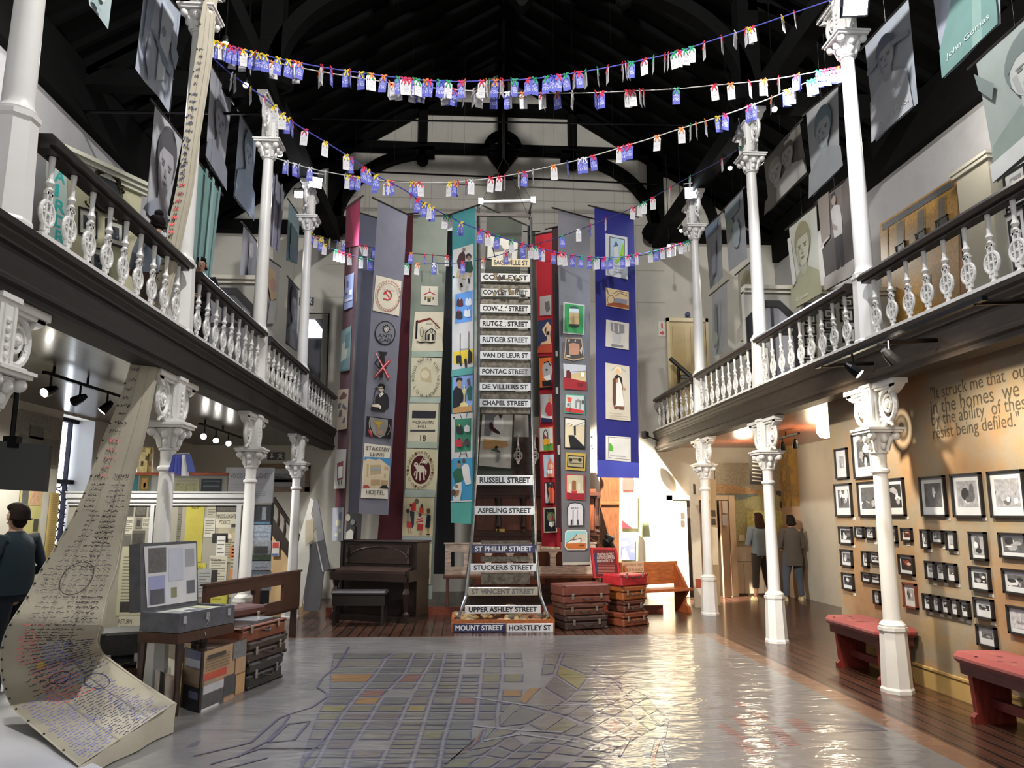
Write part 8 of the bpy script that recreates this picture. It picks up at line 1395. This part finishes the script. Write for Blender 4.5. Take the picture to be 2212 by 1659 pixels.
def framed_p(label, u0, v0, u1, v1, seed):
 a, b, c2, d2 = ap(u0, v0, .01), ap(u1, v0+12, .01), ap(u1, v1+12, .01), ap(u0, v1, .01); cc = (a+b+c2+d2)/4
 t = thing('framed_photograph', label, 'picture', cc-V((0, 0, .25)), 'framed photographs on the salon front'); f = lambda k, e: [p+(cc-p)*k+nn*e for p in (a, b, c2, d2)]
 g = G('#16161a', 'woodz'); o1, o2 = f(0, .02), f(.14, .02)
 for k in range(4): g.prism([o1[k], o1[(k+1) % 4], o2[(k+1) % 4], o2[k]], -nn*.02)
 g.build('frame', t); g = G('#b5b4a8', 'paper'); g.poly(f(.13, .008)); g.build('mount', t)
 g = G('#3d4148', 'print'); o3 = f(.5, .011); g.poly(o3); random.seed(seed)
 for k in range(4): i, j, r = rnd(.2, .8), rnd(.2, .8), rnd(.1, .25); w = lambda i, j: (o3[0]*(1-i)+o3[1]*i)*(1-j)+(o3[3]*(1-i)+o3[2]*i)*j+nn*.002; g.poly([w(min(1, max(0, i+r*math.cos(m))), min(1, max(0, j+r*math.sin(m)))) for m in range(6)], random.choice(['#8d9098', '#2a2c30', '#6a6a68']))
 g.build('photograph', t)
framed_p('black-framed dark portrait behind the left balusters, upper left of three', 167, 446, 207, 505, 1); framed_p('black-framed blue-grey print behind the left balusters, upper right of three', 226, 471, 264, 525, 2); framed_p('black-framed print behind the left balusters, lower of three', 190, 530, 232, 590, 3)
g = G('#6a2430', 'fabric'); p = aty(60, 400, 10.5); g.grid(lambda i, j: V((-5.25+.5*i, 9.6+.05*math.sin(i*12), 4.2+1.4*j)), 14, 3); solo(g, 'red_curtain', 'dull red curtain behind the nearest upper left column', 'curtain', smooth=True)
YP = 11.0
def octo_door(label, cx, w, Y, z1, leaf='#7b7b80'):
 x0, x1 = cx-w/2, cx+w/2; c = .22*w+.08; t = thing('octagonal_door', label, 'doorway', (cx, Y, ZG1), 'octagonal-headed doorways')
 off = lambda d: [(x0-d, ZG1), (x0-d, z1-c+d*.4), (x0+c-d*.4, z1+d), (x1-c+d*.4, z1+d), (x1+d, z1-c+d*.4), (x1+d, ZG1)]
 g = G('#17161a', 'paint'); A_, B_ = off(0), off(.1)
 for k in range(5): g.prism([(A_[k][0], Y, A_[k][1]), (A_[k+1][0], Y, A_[k+1][1]), (B_[k+1][0], Y, B_[k+1][1]), (B_[k][0], Y, B_[k][1])], (0, -.03, 0))
 g.build('black_frame', t)
 g = G(leaf, 'paint'); g.prism([(p[0], Y-.006, p[1]) for p in off(0)], (0, .005, 0)); g.box((cx-.02, Y-.02, ZG1), (cx+.02, Y-.006, z1), '#2a2a2e'); g.box((x0, Y-.02, ZG1+1.0), (x1, Y-.006, ZG1+1.06), '#1d1d20'); g.build('panelled_leaf', t)
for sd, x0, x1 in (('left', OL, -3.02), ('right', 4.2, OR)):
 g = G('#98968f', 'plaster'); g.box((x0, YP, ZG1), (x1, YP+.1, 4.95)); pw = struct(g, 'wall_gallery_'+sd)
 g = G('#b3afa2', 'paint'); e = .22
 for z0, z1, d in ((4.92, 4.97, .04), (4.97, 5.03, .08)): g.prism([(x0, YP-d, z0), (x1, YP-d, z0), (x1, YP-d, z1), (x0, YP-d, z1)], (0, .1+d, 0))
 g.build('cornice', pw)
octo_door('octagonal-headed black-framed doorway on the left gallery partition', -3.5, .78, YP, 4.75); octo_door('octagonal-headed black-framed doorway on the right gallery partition', 4.62, .62, YP, 4.7)
t = thing('gallery_window', 'bright doorway opening at the far end of the left gallery', 'doorway', aty(680, 840, YB)); a, b = aty(652, 850, YB), aty(698, 690, YB)
g = G('#8f8c84', 'paint'); g.box((a.x-.06, YB-.05, ZG1), (a.x+.04, YB, b.z)); g.box((b.x, YB-.05, ZG1), (b.x+.1, YB, b.z)); g.box((a.x-.06, YB-.05, b.z), (b.x+.1, YB, b.z+.08)); g.build('frame', t)
g = G('#23232a', 'metal'); p = aty(705, 672, YB-.01); g.tube([(a.x, YB-.02, b.z+.12), (b.x+.12, YB-.02, b.z+.12), (b.x+.14, YB-.02, ZG1)], .012, 5); g.build('cable', t)
g = G('#5d5d62', 'plaster'); g.box((a.x+.04, YB-.02, ZG1), (b.x, YB-.008, b.z)); g.build('inner_wall', t)
q1, q2 = aty(660, 730, YB), aty(688, 692, YB); g = G('#dfe6ff', 'daylit'); g.prism([(q1.x-.02, YB-.03, q1.z), (q2.x+.14, YB-.03, q1.z+.0), (q2.x+.14, YB-.03, q2.z-.26), (q1.x+.18, YB-.03, q2.z), (q1.x-.02, YB-.03, q2.z)], (0, .005, 0)); g.build('sky_light', t)
# --- right gallery: photo mural of a corner building, frames, pillar, doors, notices
X = OR-.03
t = thing('building_mural', 'large yellow photo mural of a corner shop building on the right gallery wall', 'mural', atx(2010, 700, X))
mp_ = [(1903, 484), (2062, 383), (2064, 372), (2112, 338), (2118, 740), (1912, 790)]
g = G('#a87f3e', 'print'); g.prism([atx(u, v, X) for u, v in mp_], (-.015, 0, 0)); g.build('panel', t)
def mur(col, pts, nm, e): g = G(col, 'print'); g.prism([atx(u, v, X-.016-e) for u, v in pts], (-.002, 0, 0)); g.build(nm, t)
mur('#9c5f2e', [(2066, 374), (2111, 342), (2116, 735), (2078, 745)], 'orange_bay', .003); mur('#5a5a5e', [(1904, 486), (2060, 387), (2061, 402), (1906, 499)], 'cornice_line', .006)
for k, (u, v) in enumerate(((1936, 480), (1981, 455), (2026, 430))): mur('#8a7248', [(u, v), (u+17, v-8), (u+17, v+65), (u, v+75)], 'mural_window', .004); mur('#6a6056', [(u+2, v+3), (u+15, v-4), (u+15, v+60), (u+2, v+68)], 'window_pane', .006)
for u in (1915, 2068): mur('#7a5a2c', [(u, 480 if u < 2000 else 395), (u+3, 478 if u < 2000 else 393), (u+8, 720), (u+5, 722)], 'pilaster_line', .005)
mur('#8f6a34', [(1990, 590), (2045, 560), (2050, 680), (1995, 700)], 'shopfront', .004); mur('#3a2f26', [(1998, 600), (2012, 592), (2014, 640), (2000, 648)], 'dark_doorway', .006)
UF = [((2070, 398, 2100, 448), 'green-tinted framed view at the top of the mural right end', '#7fa39a'), ((2075, 455, 2106, 478), 'small framed green picture below the green-tinted view', '#7f9a52'), ((2076, 500, 2115, 545), 'framed pale print behind the nearest right balusters', '#8f9a76'), ((1936, 532, 1960, 562), 'small dark picture under the mural window, left of three', '#2a2a2c'), ((1979, 506, 2004, 536), 'small dark picture under the mural window, middle of three', '#2a2a2c'), ((2023, 478, 2053, 508), 'small dark picture under the mural window, right of three', '#2a2a2c')]
for k, (q, lab, c) in enumerate(UF): framed_x(lab, (q[0], q[1], q[2], q[3]), X-.02, seed=50+k, group='pictures on the right gallery', pic=(c, tone(c, .6), tone(c, 1.4)), mg=.06, mat='#b5b8b0')
random.seed(9); n_ = 0
NM = ('topmost', 'second', 'third', 'fourth', 'fifth', 'lowest')
def small(lab, q, c, grp, fw=.022): framed_y(lab, *q, YP, fw, '#18181b', '#aeb0ac', [c, (tone(c, .5), [(.1, .1), (.5, .5), (.8, .1)]), (tone(c, 1.5), [(.3, .6), (.9, .5), (.7, .9)])], 'framed_photograph', 'picture', grp, .025)
for k in range(6): small('small black-framed green picture, %s of a column behind the right balusters' % NM[k], (1738, 655+k*24, 1761, 675+k*24), '#4f6a3a', 'green pictures on the right gallery')
for k in range(5): small('small black-framed white print, %s of a column behind the right balusters' % NM[k], (1779, 667+k*25, 1803, 688+k*25), '#5a5a5c', 'white prints on the right gallery')
for k, q in enumerate(((1814, 645, 1840, 662), (1815, 668, 1842, 695), (1820, 708, 1846, 740))): small('black-framed photograph beside the nearest right column, %s of three' % ('upper', 'middle', 'lower')[k], q, '#4a4c46', 'photographs by the nearest right column')
for k, (q, lab) in enumerate((((2170, 380, 2225, 430), 'framed landscape above the railing at the right photo edge'), ((2165, 470, 2225, 530), 'black-framed print behind the rightmost balusters, upper'), ((2176, 548, 2230, 605), 'black-framed print behind the rightmost balusters, lower'))): framed_x(lab, q, X, seed=95+k, group='frames at the right photo edge', mg=.2)
t = thing('cream_pier', 'cream pier with capped top between the mural and the right photo edge', 'pier', (X, 8.6, ZG1)); a, b = atx(2113, 600, X), atx(2160, 340, X)
g = G('#b9b5a9', 'plaster'); y0, y1 = sorted((a.y, b.y)); g.box((X-.16, y0, ZG1), (X, y1, b.z)); g.build('shaft', t); g = G('#c9c6bb', 'paint'); g.box((X-.2, y0-.04, b.z-.02), (X, y1+.04, b.z+.03)); g.box((X-.22, y0-.06, b.z+.03), (X, y1+.06, b.z+.07)); g.build('cap', t)
# cream private door with notice, round fitting, fire signs
t = thing('door_2', '', '', aty(1487, 870, YB)); del t['label']; del t['category']; t['kind'] = 'structure'; a, b = aty(1450, 860, YB), aty(1522, 697, YB)
g = G('#b09a6a', 'paint'); g.box((a.x, YB-.03, ZG1), (b.x, YB, b.z)); g.build('door_leaf', t); g = G('#c2b48c', 'paint')
for q, r in (((a.x-.06, ZG1), (a.x, b.z+.08)), ((b.x, ZG1), (b.x+.06, b.z+.08)), ((a.x-.06, b.z), (b.x+.06, b.z+.08))): g.box((q[0], YB-.06, q[1]), (r[0], YB, r[1]))
g.build('architrave', t); g = G('#a8905c', 'paint')
for z0, z1 in ((ZG1+.1, ZG1+.6), (ZG1+.95, b.z-.1)):
 for k in (0, 1): w = (b.x-a.x)/2; g.box((a.x+w*k+.06, YB-.04, z0), (a.x+w*(k+1)-.06, YB-.03, z1), bev=.004)
g.build('door_panel', t)
p, q = aty(1470, 818, YB-.04), aty(1488, 810, YB-.04); g = G('#2b2b2d', 'plastic'); g.box((p.x, YB-.046, p.z), (q.x, YB-.04, q.z)); np_ = g.build('name_plate', t); g = G('#d5d2c8', 'plastic'); g.text('PRIVATE', (p.x+.015, YB-.047, p.z+.012), (1, 0, 0), (0, 0, 1), w=(q.x-p.x)-.03, h=(q.z-p.z)*.6); g.build('lettering', np_)
p = aty(1485, 680, YB); t = thing('round_fitting', 'small round dark blue wall fitting above the cream upstairs door', 'fitting', p); g = G('#3a3d62', 'plastic'); g.ball(p+V((0, -.03, 0)), (.055, .03, .055), 12, 8); g.build('globe', t); g = G('#2a2a2c', 'metal'); g.box(p+V((-.06, -.05, -.08)), p+V((.06, 0, -.065))); g.build('ledge', t)
for v0, v1, lab, arrow in ((695, 711, 'red and white fire extinguisher sign on the far wall', False), (711, 728, 'red arrow sign under the fire extinguisher sign', True)):
 a, b = aty(1422, v1, YB), aty(1437, v0, YB); t = thing('fire_sign', lab, 'sign', (a.x, YB, a.z), 'fire signs'); g = G('#c5c1b8', 'plastic'); g.box((a.x, YB-.015, a.z+.004), (b.x, YB, b.z)); g.build('board', t); w, h_ = b.x-a.x, b.z-a.z; g = G('#b0262c', 'plastic'); pl = [(.2, .38), (.55, .38), (.55, .2), (.85, .5), (.55, .8), (.55, .62), (.2, .62)] if arrow else [(.38, .1), (.62, .1), (.62, .7), (.54, .85), (.46, .85), (.38, .7)]; g.poly([(a.x+w*i, YB-.016, a.z+h_*j) for i, j in pl]); g.build('symbol', t)
g = G('#1d1b1a', 'metal'); p = aty(1440, 690, YB-.01); g.tube([p, (p.x, YB-.01, ZG1)], .012, 5); solo(g, 'wall_conduit', 'thin black conduit beside the cream upstairs door', 'conduit')
p = atz(1546, 826, ZG1+.45); p = V((5.2, 12.6, ZG1)); t = thing('fire_extinguisher', 'red fire extinguisher standing behind the third right railing', 'extinguisher', p); g = G('#9c1f24', 'enamel'); g.lathe([(.07, 0), (.075, .02), (.075, .4), (.05, .46), (.02, .48)], 14, c=p); g.build('cylinder', t, smooth=True); g = G('#1b1b1c', 'plastic'); g.tube([p+V((0, 0, .48)), p+V((0, -.02, .54)), p+V((.07, -.03, .52)), p+V((.08, -.03, .3))], .014, 6); g.build('hose', t)
p = V((5.0, 12.4, ZG1)); t = thing('gallery_cabinet', 'brown wooden cabinet behind the third right railing', 'cabinet', p); g = G('#5a4634', 'woodx'); g.box(p+V((0, 0, .0)), p+V((.5, 1.0, .7)).xyz if False else p+V((1.2, .5, .75))); g.location = 0; t.location = V((5.1, 11.2, ZG1)); ORG[t] = V((5.0, 12.4, ZG1)); g.build('carcase', t); g = G('#6b543e', 'woodx'); g.box(p+V((-.03, -.03, .75)), p+V((1.23, .53, .79))); g.build('top', t)
# --- floodlights and bulbs
def flood(label, u, v, Y, to, s=.16):
 p = aty(u, v, Y); d = (V(to)-p).normalized(); x = d.cross(V((0, 0, 1))).normalized(); z = x.cross(d); t = thing('floodlight', label, 'floodlight', p-z*s, 'floodlights on the upper columns'); q = lambda a, b, c: p+x*a*s+z*b*s+d*c*s
 g = G('#3a3c44', 'metal'); g.prism([q(-1, -.8, 0), q(1, -.8, 0), q(1, .8, 0), q(-1, .8, 0)], -d*s*.5); g.prism([q(-.6, -.5, -.5), q(.6, -.5, -.5), q(.6, .5, -.5), q(-.6, .5, -.5)], -d*s*.3); g.build('housing', t)
 g = G('#ffffff', 'led'); g.poly([q(-.9, -.7, .03), q(.9, -.7, .03), q(.9, .7, .03), q(-.9, .7, .03)]); g.build('led_panel', t)
 g = G('#4a4a50', 'metal'); g.tube([q(-1.05, 0, -.2), q(-1.05, 1.2, -.3), q(1.05, 1.2, -.3), q(1.05, 0, -.2)], .012, 5); g.tube([q(0, 1.2, -.3), (XL if p.x < 0 else XR, p.y+.2, p.z+.25)], .016, 6); g.build('bracket', t)
flood('large bright floodlight on the far left upper column', 681, 394, 12.35, (.4, 3, 1.5), .12); flood('smaller bright floodlight below left of the large one', 645, 420, 12.35, (-1, 2, 2), .075); flood('bright floodlight on the far right upper column', 1495, 416, 12.35, (.6, 3, 1.5), .13); flood('bright floodlight on the nearest right upper column, at the top edge', 1848, 12, 6.85, (3.0, 1.0, 4.0), .13)
def bulb(label, u, v, Y, r=.035):
 p = aty(u, v, Y); t = thing('ceiling_spot', label, 'spotlight', p, 'small round spotlights'); g = G('#fff', 'bulb'); g.ball(p, r, 10, 8); g.build('bulb', t, smooth=True); g = G('#2a2a2c', 'metal'); g.lathe([(r*1.1, r*.4), (r*1.2, r*1.2), (r*.8, r*2.6)], 10, c=p); g.tube([p+V((0, 0, r*2.5)), (p.x, p.y, roofz(p.x))], .008, 5); g.build('fitting', t)
for u, v, Y, lab in ((487, 96, 7.6, 'round spotlight by the left end of the topmost string'), (531, 184, 9.0, 'round spotlight at the second left column, under the strings'), (605, 334, 10.4, 'round spotlight right of the third left column capital'), (1472, 498, 13.2, 'round spotlight below the far right floodlight'), (1445, 531, 14.0, 'round spotlight low against the far right truss'), (1577, 363, 11.2, 'round spotlight left of the second right column capital'), (1673, 236, 9.0, 'round spotlight by the white third string')): bulb(lab, u, v, Y)
p = aty(1597, 285, 9.8); t = thing('bell_lamp', 'small silver bell-shaped lamp beside the second right upper column', 'lamp', p); g = G('#9a9ca2', 'metal'); g.lathe([(.07, -.06), (.06, 0), (.03, .05), (.015, .1)], 14, c=p); g.build('shade', t, smooth=True); g = G('#3a3a3c', 'metal'); g.tube([p+V((0, 0, .1)), (p.x, p.y, 7.1), (XR, 9.95, 7.2)], .008, 5); g.build('arm', t)
# --- track lights under and along the galleries
def track(label, a, b, z, heads, on=True, aim=(0, 0, -1)):
 a, b = V(a), V(b); t = thing('track_light', label, 'track light', a, 'ceiling track lights'); d = (b-a)
 g = G('#17171a', 'metal'); n = V((-d.y, d.x, 0)).normalized()*.02; g.prism([a-n, b-n, b+n, a+n], (0, 0, .03)); g.tube([a+d*.5, (a+d*.5)+V((0, 0, max(.01, z-a.z)))], .012, 5); g.tube([a+d*.1, (a+d*.1)+V((0, 0, max(.01, z-a.z)))], .012, 5); g.build('track', t)
 for f, hd in heads:
  p = a+d*f; h = V(hd).normalized(); c = p+V((0, 0, -.13)); g = G('#1c1c1f', 'metal'); g.tube([p, p+V((0, 0, -.1))], .01, 6); g.tube([c-h*.07, c-h*.02, c+h*.07], [.025, .04, .05], 10)
  hdp = g.build('lamp_head', t); g = G('#fff', 'bulb' if on else 'metal'); x = h.cross(V((0, 0, 1))); x = x.normalized() if x.length > .1 else V((1, 0, 0)); y = x.cross(h); g.poly([c+h*.071+(x*math.cos(k*PI/5)+y*math.sin(k*PI/5))*.042 for k in range(10)]); g.build('lens', hdp)
tz = lambda u, v, z=2.85: tuple(atz(u, v, z))
track('black track with three spot heads under the left gallery, nearest', tz(95, 808), tz(265, 862), ZG0, [(.08, (-.3, -1, -.5)), (.42, (-1, .3, -.4)), (.78, (-.6, -.3, -.8))])
track('black track with three lit spots under the left gallery, farther back', tz(432, 918), tz(522, 948), ZG0, [(.1, (.2, -1, -.3)), (.35, (.4, -1, -.5)), (.65, (.4, -1, -.3))])
track('black track with two dark heads under the right gallery, by the second right column', tz(1672, 952), tz(1726, 938), ZG0, [(.35, (.2, .5, -1)), (.85, (.2, .5, -1))], False)
a = atx(1868, 800, 3.35); b = atx(2212, 742, 3.35); b.z = a.z = (a.z+b.z)/2
track('grey rail with two silver spot heads along the right gallery beam', (3.35, 7.0, 2.98), (3.35, 4.6, 2.98), 2.99, [(.28, (.7, -.5, -.8)), (.52, (1, .2, -.9))])
g = G('#26221f', 'metal')
for y in (4.7, 5.9, 6.9): g.tube([(3.35, y, 2.99), (XR-.12, y+.05, 3.03)], .02, 6)
solo(g, 'track_bracket', 'black arms holding the grey lighting rail off the right gallery beam', 'bracket')
p = aty(1392, 940, 15.0); t = thing('beam_spotlight', 'black spotlight on an arm at the far end of the right gallery beam', 'spotlight', p); g = G('#1b1a19', 'metal'); g.tube([p, (4.0-.13, 15.1, 3.05)], .014, 6); g.build('arm', t); g = G('#171616', 'metal'); g.lathe([(.05, -.08), (.09, -.05), (.09, .05), (.05, .08)], 12, c=p); g.build('lamp_head', t)
for (u, v, s) in ((30, 632, -1), (240, 738, -1)): p = aty(u, v, 4.6 if u < 100 else 6.6); t = thing('beam_lamp', 'small black spot clipped under the left gallery beam, %s' % ('nearest the left photo edge' if u < 100 else 'beside the written canvas'), 'spotlight', p); g = G('#121214', 'metal'); g.ball(p, .07, 10, 7); g.build('lamp_head', t, smooth=True); g = G('#1b1b1c', 'metal'); g.tube([p, (XL+.05, p.y, 3.0)], .012, 5); g.build('arm', t)
